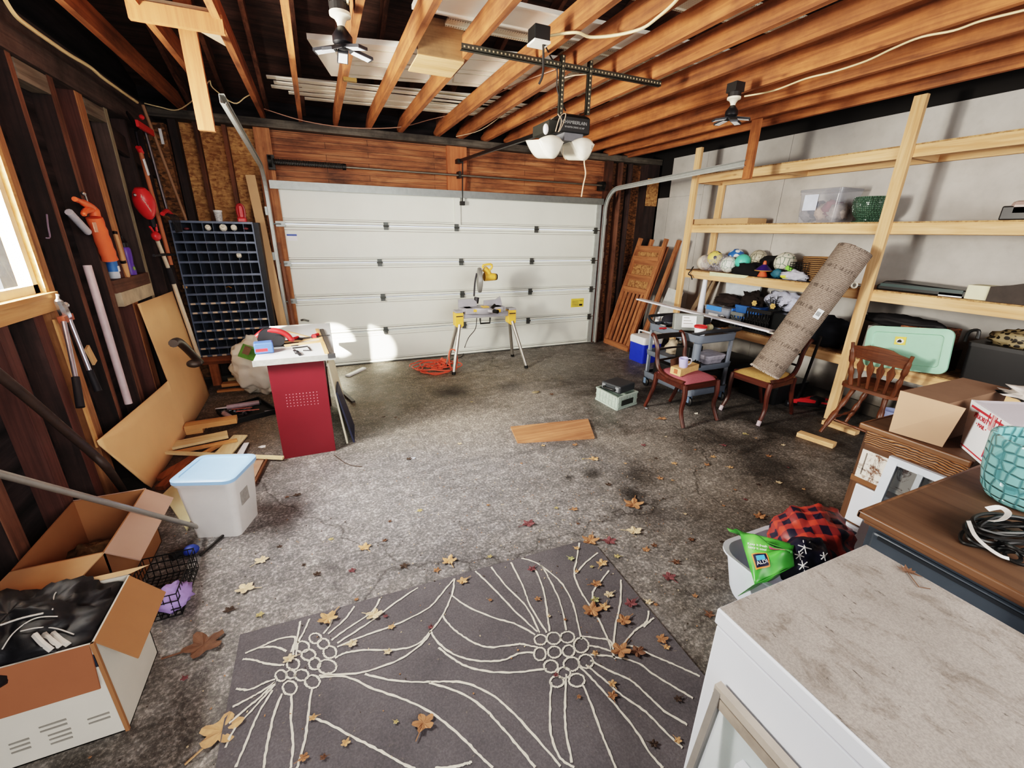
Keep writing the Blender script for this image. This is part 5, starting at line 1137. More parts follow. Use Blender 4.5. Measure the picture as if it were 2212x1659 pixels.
t = thing('slide_box', 'dark case with rounded beige top at the right end of the upper shelf', 'box', (4.88, 1.5, S3)); m = MB(); m.box(4.72, 5.05, 1.35, 1.715, S3, S3+.1); m.build('body', plain('case_dark', '#1d1a1a', .4), t, bevel=.01); m = MB(); m.box(4.72, 5.04, 1.34, 1.68, S3+.02, S3+.135); m.build('beige_panel', plain('beige_gloss', '#a98f86', .3, 0, .2), t, bevel=.03)
t = thing('keyboard_case', 'long black hard case lying on the middle shelf right of the post', 'case', (4.85, 2.05, S2)); m = MB(); m.prism([(4.70, 2.36, S2+.002), (4.70, 1.62, S2+.002), (4.70, 1.62, S2+.055), (4.70, 2.3, S2+.085), (4.70, 2.36, S2+.04)], (.3, 0, 0)); m.build('shell', plain('case_black', '#15181a', .35, 0, .2), t, bevel=.01); m = MB(); m.box(4.695, 4.70, 1.75, 2.33, S2+.035, S2+.06); m.build('green_trim', plain('dark_teal', '#1f3a3a', .4), t)
m = MB(); a = WX(2150, 650, 4.69); m.box(4.69, 4.86, 1.60, 1.735, S2, S2+.11); single(m, 'cream_block', plain('cream_foam', '#dcd8b4', .7, 0, .05), 'cream square block on the middle shelf beside the long black case', 'block', bevel=.006)
m = MB(); m.box(4.70, 4.74, 1.75, 1.9, S2+.002, S2+.03); single(m, 'white_stick', ws, 'short white stick poking out left of the cream block', 'stick')
m = MB(); m.prism([(4.68, 1.60, S2), (4.68, 1.2, S2), (4.68, 1.2, S2+.17), (4.68, 1.40, S2+.16), (4.68, 1.5, S2+.13), (4.68, 1.6, S2+.11)], (.38, 0, 0)); single(m, 'storage_case', plain('case_brown', '#3a302a', .7, 0, .3), 'dark brown box right of the cream block on the middle shelf', 'box')
# ---- balls and toys on middle shelf
def ballmat(name, base, spot, scale=1.0, thr=(.30, .33), lines=None):
    if name in MATS: return MATS[name]
    t_ = NT(name); tc = t_.n('TexCoord').outputs['Object']; v = t_.n('TexVoronoi'); v.inputs['Scale'].default_value = 14*scale; v.inputs['Randomness'].default_value = .5
    t_.l(tc, v.inputs['Vector']); c = t_.ramp(v.outputs['Distance'], [(thr[0], spot), (thr[1], base)])
    if lines:
        e = t_.n('TexVoronoi', feature='DISTANCE_TO_EDGE'); e.inputs['Scale'].default_value = 14*scale; e.inputs['Randomness'].default_value = .5; t_.l(tc, e.inputs['Vector'])
        c = t_.mix(t_.ramp(e.outputs['Distance'], [(.02, (1, 1, 1, 1)), (.05, (0, 0, 0, 1))]), c, lines)
    t_.l(c, t_.b.inputs['Base Color']); t_.b.inputs['Roughness'].default_value = .5; MATS[name] = t_.m; return t_.m
def ball(px, py, x, r, mat, label, z=None, name='soccer_ball', sc=(1, 1, 1)):
    p = WX(px, py, x); c = V((x, p.y, (z if z is not None else S2)+r*sc[2])); m = MB(); m.sphere(c, r, 28, 18, sc); return single(m, name, mat, label, 'ball', smooth='full', origin=c)
ball(1545, 556, 4.80, .095, ballmat('ball_yellow', '#e8cf5c', '#3a3a4a'), 'yellow soccer ball with dark patches inside the mesh bag', z=S2+.07)
ball(1520, 582, 4.83, .10, ballmat('ball_pale', '#d9cfc0', '#b9a08c'), 'pale ball at the left end inside the mesh bag')
ball(1573, 578, 4.80, .10, ballmat('ball_white_green', '#dfe2dc', '#b9c9bf', 1, (.1, .14), '#7e9a8e'), 'white soccer ball with green seams inside the mesh bag')
ball(1592, 541, 5.0, .105, ballmat('ball_blue', '#1d6bb8', '#e6eef2', 1.0, (.42, .46)), 'blue soccer ball with white patches at the back of the shelf', z=S2+.08)
ball(1606, 557, 4.86, .088, plain('ball_teal', '#45d1b4', .4, 0, .04), 'smooth turquoise ball in front of the blue ball', z=S2+.06, name='rubber_ball')
ball(1640, 548, 5.0, .10, ballmat('ball_old', '#b9b09a', '#7a745f', 1, (.1, .16), '#5d5a48'), 'old grayish soccer ball behind the black bag', z=S2+.09)
ball(1700, 549, 4.92, .115, ballmat('ball_greenline', '#dad7c6', '#4a7a62', 1, (.10, .14), '#2f5a45'), 'white soccer ball with dark green seams right of the cone', z=S2+.05)
# mesh bag
def meshbag():
    t_ = NT('mesh_net'); tc = t_.n('TexCoord').outputs['Object']; 
    n = t_.noise(t_.mapv(tc, (6, 14, 10)), 2, 5, .6, 2); t_.l(t_.ramp(n, [(.38, (.08, .08, .08, 1)), (.64, (.6, .6, .6, 1))]), t_.b.inputs['Alpha'])
    t_.b.inputs['Base Color'].default_value = lin('#c3c3d2'); t_.b.inputs['Roughness'].default_value = .6; return t_.m
c = WX(1546, 572, 4.82); m = blob(V((4.82, c.y, S2+.105)), .2, (.62, 1.32, .60), .14, 2.2, 6, 36, 20, S2+.002)
t = thing('mesh_bag', 'whitish drawstring mesh bag of soccer balls at the left end of the middle shelf', 'bag', V((4.82, c.y, S2))); m.build('net', meshbag(), t, smooth='full')
m = MB(); a = WX(1494, 580, 4.64); m.tube(smoothpts([WX(1498, 576, 4.66), WX(1492, 585, 4.62), WX(1487, 592, 4.60), WX(1493, 596, 4.60), WX(1495, 604, 4.60)], 3), .008); m.build('drawstring', BKP, t)
bb = blob(WX(1625, 585, 4.84)+V((0, 0, -.03)), .2, (.7, 1.3, .62), .3, 2.5, 8, 30, 18, S2+.002); t = thing('fabric_bag', 'crumpled black fabric bag between the balls on the middle shelf', 'bag', bb.v[0]); bb.build('sack', plain('fabric_black', '#0f0f10', .9, 0, .3), t, smooth='full')
bb = blob(WX(1680, 572, 4.95), .17, (.6, 1.4, .6), .3, 2.5, 14, 26, 16, S2+.002); single(bb, 'fabric_bag', plain('fabric_black', '#0f0f10'), 'second black fabric heap behind the stacking cone', 'bag', smooth='full')
c = sh(1648, 590, 4.74, S2); t = thing('toy_cone', 'orange toy cone with a purple brim hat on the middle shelf', 'toy', c); T_ = Matrix.Translation(c)
m = MB(); m.lathe([(.055, 0), (.03, .07), (.028, .08), (0, .08)], 20, T_); m.lathe([(.02, .125), (.018, .16), (.012, .18), (0, .182)], 16, T_); m.build('cone', plain('toy_orange', '#ea5a1c', .4), t, smooth=True)
m = MB(); m.lathe([(.088, .068), (.092, .074), (.05, .115), (.022, .14), (0, .14)], 24, T_); m.build('brim', plain('toy_purple', '#3a2170', .5), t, smooth=True)
m = MB(); m.lathe([(.093, .066), (.096, .07), (.093, .076)], 24, T_); m.build('brim_edge', plain('toy_tan', '#c08a3c', .5), t)
c = WX(1712, 577, 4.74); m = MB(); m.obox((4.74, c.y, S2+.10), (.04, .15, .045), (.45, 0, 0)); single(m, 'sponge_toy', plain('toy_green', '#7bd62a', .7, 0, .1, 40), 'bright green spongy toy bar on the middle shelf', 'toy', bevel=.012)
c = WX(1700, 590, 4.72); m = MB(); m.sphere((4.72, c.y, S2+.03), .06, 18, 10, (.7, 1.1, .4)); single(m, 'yellow_disc', plain('toy_yellow', '#e6e81c', .5), 'yellow rounded toy under the green bar', 'toy', smooth='full')
c = WX(1680, 585, 4.76); m = blob(V((4.76, c.y, S2+.05)), .06, (.7, 1, .9), .3, 3, 4, 18, 12, S2); single(m, 'teal_toy', plain('toy_teal', '#1e6a80', .6), 'dark teal toy left of the green bar', 'toy', smooth='full')
bb = blob(WX(1717, 592, 4.73)+V((0, 0, -.02)), .09, (.6, 1.6, .6), .4, 3, 9, 28, 16, S2+.001); single(bb, 'white_cloth', plain('cloth_white', '#c9cbdc', .85, 0, .1), 'crumpled pale cloth hanging at the shelf edge right of the cone', 'cloth', smooth='full')
# wicker basket
def wicker():
    t_ = NT('wicker'); tc = t_.n('TexCoord').outputs['Object']; w_ = t_.n('TexWave'); w_.inputs['Scale'].default_value = 16; w_.inputs['Distortion'].default_value = 2; w_.bands_direction = 'Z'; t_.l(tc, w_.inputs['Vector'])
    t_.l(t_.ramp(w_.outputs[0], [(.2, '#3a2614'), (.8, '#a97a45')]), t_.b.inputs['Base Color']); t_.bump(w_.outputs[0], .6, .01); t_.b.inputs['Roughness'].default_value = .8; return t_.m
c = sh(1770, 580, 4.90, S2); t = thing('wicker_basket', 'round brown wicker basket behind the rolled rug', 'basket', c)
m = MB(); m.lathe([(0, .005), (.13, .005), (.15, .1), (.165, .22), (.17, .25), (.155, .25), (.14, .1), (.12, .02), (0, .02)], 28, Matrix.Translation(c)); m.build('body', wicker(), t, smooth=True)
t = thing('wire_crate', 'small black wire crate on the middle shelf by the basket', 'crate', sh(1738, 580, 4.85, S2)); m = MB(); cy = sh(1742, 580, 4.85, S2).y
for k in range(8):
    z = S2+.01+k*.025; m.tube([(4.72, cy-.1, z), (4.72, cy+.1, z), (4.95, cy+.1, z), (4.95, cy-.1, z)], .003, 4, True)
for k in range(8):
    y = cy-.1+.2*k/7; m.tube([(4.72, y, S2+.005), (4.72, y, S2+.19)], .003, 4); m.tube([(4.95, y, S2+.005), (4.95, y, S2+.19)], .003, 4)
m.build('wire_cage', BW, t)
m = MB(); c = WX(1845, 616, 4.60); M = frame((4.60, c.y, c.z), (0, 1, 0), (0, 0, 1)); pts = [M @ V((.024*math.cos(a), .024*math.sin(a), 0)) for a in [2*PI*k/16 for k in range(16)]]; m.tube(pts, .009, 8, True); single(m, 'tape_ring', offw, 'small white ring stuck on the rail by the middle post', 'ring', smooth='full')
m = MB(); a, b = WX(1530, 602, 4.63), WX(1615, 600, 4.63); m.prism([(4.635, a.y, S2+.005), (4.635, b.y, S2+.005), (4.64, b.y+.05, S2-.03), (4.64, a.y, S2-.045)], (.012, 0, 0)); single(m, 'cloth_strip', plain('cloth_cream', '#d8dcae', .8), 'pale cream cloth strip draped over the middle shelf edge', 'cloth')
m = MB(); m.box(4.66, 4.98, 2.55, 3.75, S2+.001, S2+.004); single(m, 'poster_sheet', plain('sheet_dark', '#1d1d20', .4), 'thin dark sheet lying under the toys on the middle shelf', 'sheet')
# ---- lower shelf
t1 = tote('clear_tote', 'clear tote with bright blue latches on the lower shelf', 'tote', 4.68, 5.0, 3.87, 4.27, S1, .20, translucent('tote_bluish', '#aab4c6', .6), translucent('clear_lid', '#9a9ea8', .55))
m = MB(); m.box(4.668, 4.682, 3.98, 4.22, S1+.165, S1+.225); m.build('blue_latch', plain('latch_blue', '#2f86e8', .4), t1, bevel=.004)
m = MB(); m.box(4.72, 4.96, 3.852, 3.872, S1+.165, S1+.225); m.build('blue_latch', plain('latch_blue', '#2f86e8', .4), t1, bevel=.004)
m = MB(); m.box(4.671, 4.676, 4.02, 4.17, S1+.04, S1+.13); m.build('paper_label', ws, t1)
m = MB(); m.box(4.669, 4.671, 4.05, 4.12, S1+.07, S1+.09); m.box(4.669, 4.671, 3.91, 3.98, S1+.03, S1+.05); m.build('label_print', plain('print_gray', '#6c6660'), t1)
m = MB(); M = frame((4.672, 3.95, S1+.1), (0, 1, 0), (0, 0, 1)); m.lathe([(0, -.003), (.03, -.003), (.03, .003), (0, .003)], 18, M); m.build('round_sticker', ws, t1)
m = MB(); m.cyl((4.72, 4.36, S1), (4.66, 4.30, S2-.1), .045, .028, 20); single(m, 'paper_tube', plain('tube_white', '#e6e8f0', .5, 0, .03), 'tall white tapered tube standing at the left of the lower shelf', 'tube', smooth=True)
m = MB(); m.obox((4.78, 4.46, S1+.05), (.14, .12, .1), (0, 0, .2)); t = thing('red_white_box', 'small red and white carton beside the clear tote', 'box', (4.78, 4.46, S1)); m.build('carton', plain('carton_pink', '#c9a8a0', .6, 0, .3, 20), t); m = MB(); m.obox((4.70, 4.41, S1+.05), (.03, .03, .104), (0, 0, .2)); m.build('red_edge', REDP, t)
bb = blob(V((4.84, 4.02, S1+.30)), .13, (.9, 1.5, .6), .4, 3, 17, 26, 16, S1+.226); single(bb, 'dark_garment', plain('garment_brown', '#2b1f1b', .9), 'dark brown garment heaped on top of the blue-latched tote', 'clothing', smooth='full')
bb = blob(V((4.9, 3.72, S1+.32)), .15, (.8, 1, .8), .4, 3, 18, 26, 16, S1); single(bb, 'dark_garment', plain('garment_dark', '#241a16', .9), 'dark heap behind the black milk crate', 'clothing', smooth='full')
m = MB(); m.prism([(5.0, 4.2, S1+.2), (5.0, 3.78, S1+.2), (4.98, 3.72, S2-.12), (4.98, 4.25, S2-.11)], (.03, 0, 0)); single(m, 'white_carton', plain('carton_white', '#cdd6dd', .7), 'pale carton at the back of the lower shelf', 'box')
t = tote('blue_tote', 'open blue plastic tote behind the black crates', 'tote', 4.74, 5.02, 3.50, 3.86, S1, .28, plain('tote_blue', '#1d63ad', .45, 0, .25, 8), None)
# milk crates
def crate(label, x0, x1, y0, y1, z0, h, mat, name='milk_crate', fill=True):
    t = thing(name, label, 'crate', ((x0+x1)/2, (y0+y1)/2, z0)); 
    m = MB(); m.box(x0, x1, y0, y1, z0, z0+.01); m.build('bottom', mat, t)
    def panel(a, b):
        m = MB(); a, b = V(a), V(b); d = (b-a); L = d.length; d.normalize(); up = V((0, 0, 1)); 
        m.beam(a+up*.012, b+up*.012, .01, .024); m.beam(a+up*(h-.02), b+up*(h-.02), .014, .04); m.beam(a+up*h*.5, b+up*h*.5, .008, .015)
        n = max(4, int(L/.035))
        for k in range(n+1):
            p = a+d*L*k/n; m.beam(p+up*.02, p+up*(h-.03), .008, .008, d)
        for k in range(0, n, 2):
            p = a+d*L*k/n; q = a+d*L*min(n, k+2)/n; m.beam(p+up*.03, q+up*h*.75, .006, .008); m.beam(q+up*.03, p+up*h*.75, .006, .008)
        m.build('side_wall', mat, t)
    panel((x0, y0, z0), (x0, y1, z0)); panel((x1, y0, z0), (x1, y1, z0)); panel((x0, y0, z0), (x1, y0, z0)); panel((x0, y1, z0), (x1, y1, z0)); return t
CRB = plain('crate_black', '#17171a', .45, 0, .1); CRG = plain('crate_gray', '#6f7472', .5, 0, .1)
crate('black milk crate on the lower shelf left of the rolled rug', 4.68, 4.98, 3.30, 3.62, S1, .28, CRB)
m = MB(); m.box(4.70, 4.96, 3.32, 3.6, S1+.012, S1+.2); single(m, 'crate_content', plain('content_dark', '#191a1c', .8, 0, .5, 10), 'dark things filling the black milk crate', 'contents')
crate('small gray crate between the tote and the black milk crate', 4.68, 4.9, 3.66, 3.83, S1, .2, CRG)
m = MB(); m.box(4.70, 5.0, 3.14, 3.29, S1, S1+.27); single(m, 'black_box', plain('case_black', '#15181a'), 'plain black box right of the milk crate', 'box', bevel=.006)
t = tote('bag_blue', 'blue bag with a white animal mark half hidden by the rolled rug', 'bag', 4.67, 4.95, 2.93, 3.12, S1, .24, plain('bag_blue', '#2464c0', .5, 0, .1), None)
m = MB(); m.box(4.655, 4.664, 2.98, 3.07, S1+.09, S1+.10); m.box(4.655, 4.664, 2.98, 2.99, S1+.05, S1+.09); m.box(4.655, 4.664, 3.05, 3.06, S1+.05, S1+.09); m.build('animal_mark', ws, t)
t = thing('artificial_plant', 'dark feathery fronds in a white printed bag above the milk crate', 'plant', (4.85, 3.35, S1+.28)); m = MB(); R6 = random.Random(2)
for k in range(9):
    a = R6.uniform(-.9, .9); b = V((4.82, 3.38, S1+.22)); d = V((R6.uniform(-.2, .1), a, 1)).normalized(); L = R6.uniform(.16, .26)
    for j in range(10):
        p = b+d*L*(j+2)/12+V((0, 0, -.0)); m.tube([p, p+V((0, .05*math.cos(j), .02))], .003, 4); m.tube([p, p+V((-.01, -.045, .01))], .003, 4)
    m.tube([b, b+d*L], .004, 4)
m.build('fronds', plain('frond_dark', '#14171a', .7), t)
bb = blob(V((4.9, 3.32, S1+.38)), .14, (.6, 1.7, .8), .3, 3, 27, 26, 16, S1+.28); single(bb, 'printed_bag', plain('bag_printed', '#c2c8e0', .7, 0, .35, 14), 'pale blue-white printed bag behind the fronds', 'bag', smooth='full')
for k, (y, lb) in enumerate(((3.60, 'yellow cloth flower above the gray crate'), (3.36, 'yellow cloth flower above the milk crate'))):
    m = MB(); c = V((4.76, y, S1+.33))
    for j in range(6): a = j*PI/3; m.sphere(c+V((0, .022*math.cos(a), .022*math.sin(a))), .013, 8, 6)
    m.sphere(c+V((-.005, 0, 0)), .01, 8, 6); single(m, 'cloth_flower', plain('flower_yellow', '#e6b964', .7), lb, 'flower', smooth='full')
# right part of the lower shelf and floor behind chair
bb = blob(V((4.85, 2.15, S1+.37)), .14, (.7, 2.2, .42), .25, 2.5, 33, 28, 16); single(bb, 'dark_bag', plain('bag_dark', '#131215', .7), 'long dark bag on top of the boxes right of the rug', 'bag', smooth='full')
m = MB(); m.box(4.72, 5.05, 2.1, 2.34, S1, S1+.31); single(m, 'pale_box', plain('box_gray', '#8f8a84', .8, 0, .2), 'grayish box under the dark bag on the lower shelf', 'box')
m = MB(); m.box(4.72, 5.05, 1.80, 2.09, S1+.20, S1+.36); single(m, 'chipboard_box', osb('osb_box', '#a8602c', '#4a2410', .3), 'rust-brown chipboard box on the lower shelf above the green lid', 'box')
m = MB(); m.box(4.71, 5.05, 1.75, 2.09, S1, S1+.19); single(m, 'dark_box', plain('case_brown', '#3a302a'), 'dark brown box under the chipboard one', 'box')
bb = blob(V((4.85, 2.75, S1+.15)), .2, (.7, 1.2, .8), .3, 2.5, 37, 28, 16, S1); single(bb, 'dark_bag', plain('bag_navy', '#101522', .8, 0, .4), 'dark navy bag just right of the rolled rug', 'bag', smooth='full')
t = tote('black_tote', 'large black tote at the right end of the lower shelf', 'tote', 4.70, 5.05, 1.0, 1.62, S1-.0, .32, CRB, None)
bb = blob(V((4.86, 1.38, S1+.36)), .13, (.9, 1.3, .7), .3, 3, 41, 24, 14, S1+.30); t = thing('camouflage_bag', 'tan and dark camouflage bag on the black tote', 'bag', (4.86, 1.38, S1+.32)); bb.build('sack', ballmat('camo', '#8f7d58', '#221c14', 1.6, (.35, .42)), t, smooth='full')
m = MB(); m.tube(smoothpts([(4.68, 1.63, S1+.32), (4.67, 1.62, S1+.40), (4.67, 1.57, S1+.42), (4.67, 1.56, S1+.36)], 4), .012); single(m, 'bag_strap', BKP, 'black curved strap standing on the edge of the black tote', 'strap', smooth=True)
# green lid
t = thing('green_lid', 'mint green plastic tote lid with yellow warning label leaning behind the wooden chair', 'lid', (4.6, 1.95, .62))
a_ = WX(1880, 735, 4.60); b_ = WX(2060, 722, 4.60); c_ = WX(2045, 825, 4.57); d_ = WX(1888, 800, 4.57)
ey_ = V((0, -1, .14)).normalized(); ez_ = V((.10, 0, 1)); ez_ = (ez_-ey_*ez_.dot(ey_)).normalized(); Mc = frame((4.585, 1.955, .86), ey_, ez_)
GL = plain('lid_mint', '#8fc9aa', .5, 0, .04)
m = MB(); loft(m, [[Mc @ V(p) for p in rr(w_, h_, z_, r_)] for w_, h_, z_, r_ in ((.60, .36, -.025, .06), (.61, .37, -.02, .06), (.61, .37, .0, .06), (.56, .32, .006, .05), (.50, .27, .006, .03), (.49, .26, -.002, .03))]); m.build('panel', GL, t, smooth=True)
m = MB(); m.prism([Mc @ V(p) for p in ((-.08, .03, .0), (-.0, .03, .0), (-.0, .10, .0), (-.08, .10, .0))], (Mc.to_3x3() @ V((0, 0, .003)))); m.build('yellow_label', ys, t)
m = MB(); m.lathe([(.0, 0), (.028, 0), (.028, .001), (0, .001)], 20, Mc @ Matrix.Translation((-.04, .062, .0035)) @ Matrix.Diagonal((1, .75, 1, 1))); m.build('label_oval', ws, t)
m = MB(); m.prism([Mc @ V(p) for p in ((-.06, .05, .006), (-.03, .05, .006), (-.025, .062, .006), (-.04, .078, .006), (-.055, .068, .006))], (Mc.to_3x3() @ V((0, 0, .001)))); m.build('label_symbol', bk, t)
# ================================================================ LEANING WOODEN PANELS (left of shelf)
RW = lambda ax: wood('red_cedar', '#b5703c', '#74401f', ax, knots=.4, tint=.1, dirt=.1)
def lean_panel(x0, y0, y1, lean, H, dy, label, sl=True):
    t = thing('slatted_panel', label, 'wood panel', (x0, (y0+y1)/2, 0))
    def P(v, u, n=0): return V((x0+lean*v/H+n, y0+(y1-y0)*u+dy*v/H, math.sqrt(max(0, 1-(lean/H)**2))*v))
    for u in (0, 1):
        m = MB(); m.beam(P(0, u), P(H, u), .07, .035, (1, 0, 0)); m.build('stile', RW('z'), t)
    m = MB(); m.beam(P(.04, -.05), P(.04, 1.05), .04, .10, (0, 0, 1)); m.build('bottom_rail', RW('y'), t)
    if sl:
        for v in (.95, 1.15, 1.42, 1.60):
            m = MB(); m.beam(P(v, 0), P(v, 1), .03, .09 if v != 1.42 else .13, (0, 0, 1)); m.build('cross_rail', RW('y'), t)
        m = MB(); q = [P(.98, .04, .02), P(.98, .96, .02), P(1.64, .96, .02), P(1.64, .04, .02)]; m.prism(q, (.01, 0, 0)); m.build('chipboard_panel', osb('osb_panel', '#c48a4c', '#7a4a20', .1), t)
        for k in range(1, 6):
            m = MB(); m.beam(P(.06, k/6), P(.95, k/6), .05, .02, (1, 0, 0)); m.build('slat', RW('z'), t)
    else:
        for k in range(1, 3):
            m = MB(); m.beam(P(.06, k/3), P(H-.1, k/3), .05, .02, (1, 0, 0)); m.build('slat', RW('z'), t)
    return t
lean_panel(4.34, 5.35, 5.93, .42, 1.76, -.12, 'front slatted red-brown wooden panel with chipboard inset leaning in the right corner')
lean_panel(4.43, 5.20, 5.78, .40, 1.74, -.16, 'rear red-brown wooden panel leaning behind the slatted one', False)
m = MB(); m.beam((4.50, 5.02, 0), (4.78, 4.92, 1.0), .3, .015, (1, 0, 0)); single(m, 'white_board', plain('board_gray', '#c3c6c4', .7), 'plain pale board leaning just left of the shelving', 'board')
for k, (y, lb) in enumerate(((4.60, 'left rough plank standing under the shelf by the first post'), (4.50, 'right rough plank standing under the shelf by the first post'))):
    m = MB(); m.beam((4.80, y-.03*k, .68), (4.98, y-.10, 1.2), .07, .03, (1, 0, 0)); single(m, 'rough_plank', wood('gray_brown', '#a58a6a', '#6b5640', 'z', tint=.1), lb, 'plank')
# ================================================================ COOLER
t = thing('cooler', 'blue cooler with white lid and white handle beside the gray cart', 'cooler', (4.27, 4.82, 0))
cx0, cx1, cy0, cy1 = 4.09, 4.42, 4.67, 4.99; CT = Matrix.Translation(((cx0+cx1)/2, (cy0+cy1)/2, 0))
m = MB(); loft(m, [[CT @ V(p) for p in rr(w_, d_, z_, .03)] for w_, d_, z_ in ((.31, .30, .0), (.32, .31, .02), (.335, .32, .28))]); m.build('body', plain('cooler_blue', '#1238c8', .4, 0, .05), t, smooth=True)
m = MB(); loft(m, [[CT @ V(p) for p in rr(w_, d_, z_, .035)] for w_, d_, z_ in ((.345, .33, .28), (.35, .335, .35), (.33, .315, .38), (.28, .26, .385))]); m.build('lid', plain('cooler_white', '#e4e6ea', .4, 0, .03), t, smooth=True)
m = MB(); m.tube(smoothpts([(4.255, 5.0, .31), (4.255, 5.0, .40), (4.255, 4.97, .425), (4.255, 4.69, .425), (4.255, 4.66, .40), (4.255, 4.66, .31)], 3), .012, 8); m.build('handle', plain('cooler_white', '#e4e6ea'), t, smooth=True)
# ================================================================ GRAY CART
CG = plain('cart_gray', '#66707e', .5, 0, .1, 5); CGD = plain('cart_dark', '#24272d', .5, 0, .1)
kx0, kx1, ky0, ky1 = 3.50, 4.02, 3.18, 3.94
t = thing('utility_cart', 'gray three-shelf utility cart loaded with odds and ends by the shelving', 'cart', ((kx0+kx1)/2, (ky0+ky1)/2, 0))
KT = Matrix.Translation(((kx0+kx1)/2, (ky0+ky1)/2, 0)); W_, D_ = kx1-kx0+.03, ky1-ky0+.03
for z, hh, nm in ((.12, .075, 'lower_shelf'), (.40, .06, 'middle_shelf'), (.70, .085, 'top_tray')):
    m = MB(); R0 = lambda w_, d_, z_, r_: [KT @ V(p) for p in rr(w_, d_, z_, r_)]
    loft(m, [R0(W_-.02, D_-.02, z, .06), R0(W_, D_, z+.01, .07), R0(W_+.01, D_+.01, z+hh, .07), R0(W_-.03, D_-.03, z+hh, .06), R0(W_-.05, D_-.05, z+hh-.03, .05)]); m.build(nm, CG, t, smooth=True)
m = MB(); m.box(kx0+.03, kx1-.03, ky0+.03, ky1-.03, .752, .758); m.build('tray_mat', plain('tray_brown', '#4c4038', .7, 0, .3), t)
for y in (ky1+.0, ky0-.0):
    s_ = 1 if y > 3.5 else -1
    m = MB(); m.tube(smoothpts([(kx0, y-.10*s_, .785), (kx0-.005, y-.03*s_, .80), (kx0+.02, y+.05*s_, .835), (kx0+.1, y+.08*s_, .845), (kx1-.1, y+.08*s_, .845), (kx1-.02, y+.05*s_, .835), (kx1+.005, y-.03*s_, .80), (kx1, y-.10*s_, .785)], 4), .018, 8); m.build('handle_rim', CGD, t, smooth=True)
for x, y in ((kx0+.02, ky0+.03), (kx0+.02, ky1-.03), (kx1-.02, ky0+.03), (kx1-.02, ky1-.03)):
    near = (x < 3.7 and y < 3.5)
    m = MB()
    if near: m.cyl((x, y, .12), (x, y, .70), .038, .042, 16)
    else: m.box(x-.018, x+.018, y-.012, y+.012, .12, .70)
    m.build('upright', plain('upright_silver', '#9aa5b5', .4, .3) if not near else CG, t, smooth=near)
    m = MB(); M = frame((x, y, .05), (0, 1, 0), (0, 0, 1)); m.lathe([(0, -.016), (.042, -.016), (.05, -.01), (.05, .01), (.042, .016), (0, .016)], 20, M)
    w_ = m.build('caster', plain('caster_black', '#161618', .5), t, smooth=True)
    m = MB(); m.box(x-.022, x-.018, y-.02, y+.02, .04, .12); m.box(x+.018, x+.022, y-.02, y+.02, .04, .12); m.box(x-.022, x+.022, y-.02, y+.02, .11, .12); m.build('caster_fork', plain('fork_blue', '#7e9cc0', .4, .5), w_)
KZ = .759
def kt(px, py): p = F(px, py, KZ); return V((p.x, p.y, KZ))
# things on cart
c = kt(1447, 702); t = thing('baseball_cap', 'dark navy baseball cap upside on the cart top', 'cap', c)
m = blob(c+V((.03, .04, .045)), .095, (1.05, 1, .78), .06, 2, 3, 24, 16, KZ); m.build('crown', plain('cap_navy', '#23242f', .85), t, smooth='full')
m = MB(); m.prism([c+V(p) for p in ((-.09, -.02, .02), (-.02, -.10, .012), (.07, -.07, .02), (.05, -.02, .045), (-.05, .02, .045))], (0, 0, .006)); m.build('brim', plain('cap_navy', '#23242f'), t)
m = MB(); m.tube(smoothpts([c+V((-.07, .02, .03)), c+V((-.04, -.05, .035)), c+V((.04, -.055, .035))], 3), .009, 6); m.build('strap', plain('strap_gray', '#5c626e', .6), t)
c = kt(1421, 695); t = thing('spray_bottle', 'small white bottle beside the navy cap on the cart', 'bottle', c); m = MB(); m.lathe([(0, 0), (.032, 0), (.033, .08), (.015, .105), (.015, .12), (0, .12)], 16, Matrix.Translation(c)); m.build('body', ws, t, smooth=True)
c = kt(1437, 712); m = MB(); m.tube(smoothpts([c+V((-.06, .03, .012)), c+V((0, 0, .016)), c+V((.07, 0, .012))], 3), .011, 8); single(m, 'red_pliers', plain('red_dark', '#a01018'), 'dark red tool handle lying in front of the cap', 'tool', smooth=True)
c = kt(1430, 706); m = blob(c+V((0, 0, .012)), .04, (1.2, 1, .35), .2, 3, 2, 14, 8, KZ); single(m, 'rag', ws, 'crumpled white rag next to the dark red tool', 'rag', smooth='full')
c = kt(1458, 712); m = MB(); m.obox(c+V((0, 0, .012)), (.13, .09, .022), (0, 0, .3)); single(m, 'cardboard_pad', card(), 'small brown cardboard piece on the cart top', 'cardboard')
c = kt(1486, 716); t = thing('gray_toolbox', 'gray plastic case with white label standing on the cart', 'case', c)
ax_ = V((.86, -.50, 0)).normalized(); Mb = frame(c+V((.0, .02, .10)), ax_, V((.12, .2, 1)))
m = MB(); m.prism([Mb @ V(p) for p in ((-.155, -.095, -.05), (.155, -.095, -.05), (.155, .085, -.05), (-.155, .095, -.05))], Mb.to_3x3() @ V((0, 0, .09))); m.build('shell', plain('case_gray', '#7f837f', .5, 0, .1), t, bevel=.012)
m = MB(); m.prism([Mb @ V(p) for p in ((-.075, -.06, .042), (.075, -.06, .042), (.075, .065, .042), (-.075, .065, .042))], Mb.to_3x3() @ V((0, 0, .003))); m.build('paper_label', ws, t)
m = MB()
for k in range(3): m.prism([Mb @ V(p) for p in ((-.06, .04-k*.03, .0455), (.0+.02*k, .04-k*.03, .0455), (.0+.02*k, .047-k*.03, .0455), (-.06, .047-k*.03, .0455))], Mb.to_3x3() @ V((0, 0, .0008)))
m.build('label_print', plain('print_gray', '#6c6660'), t)
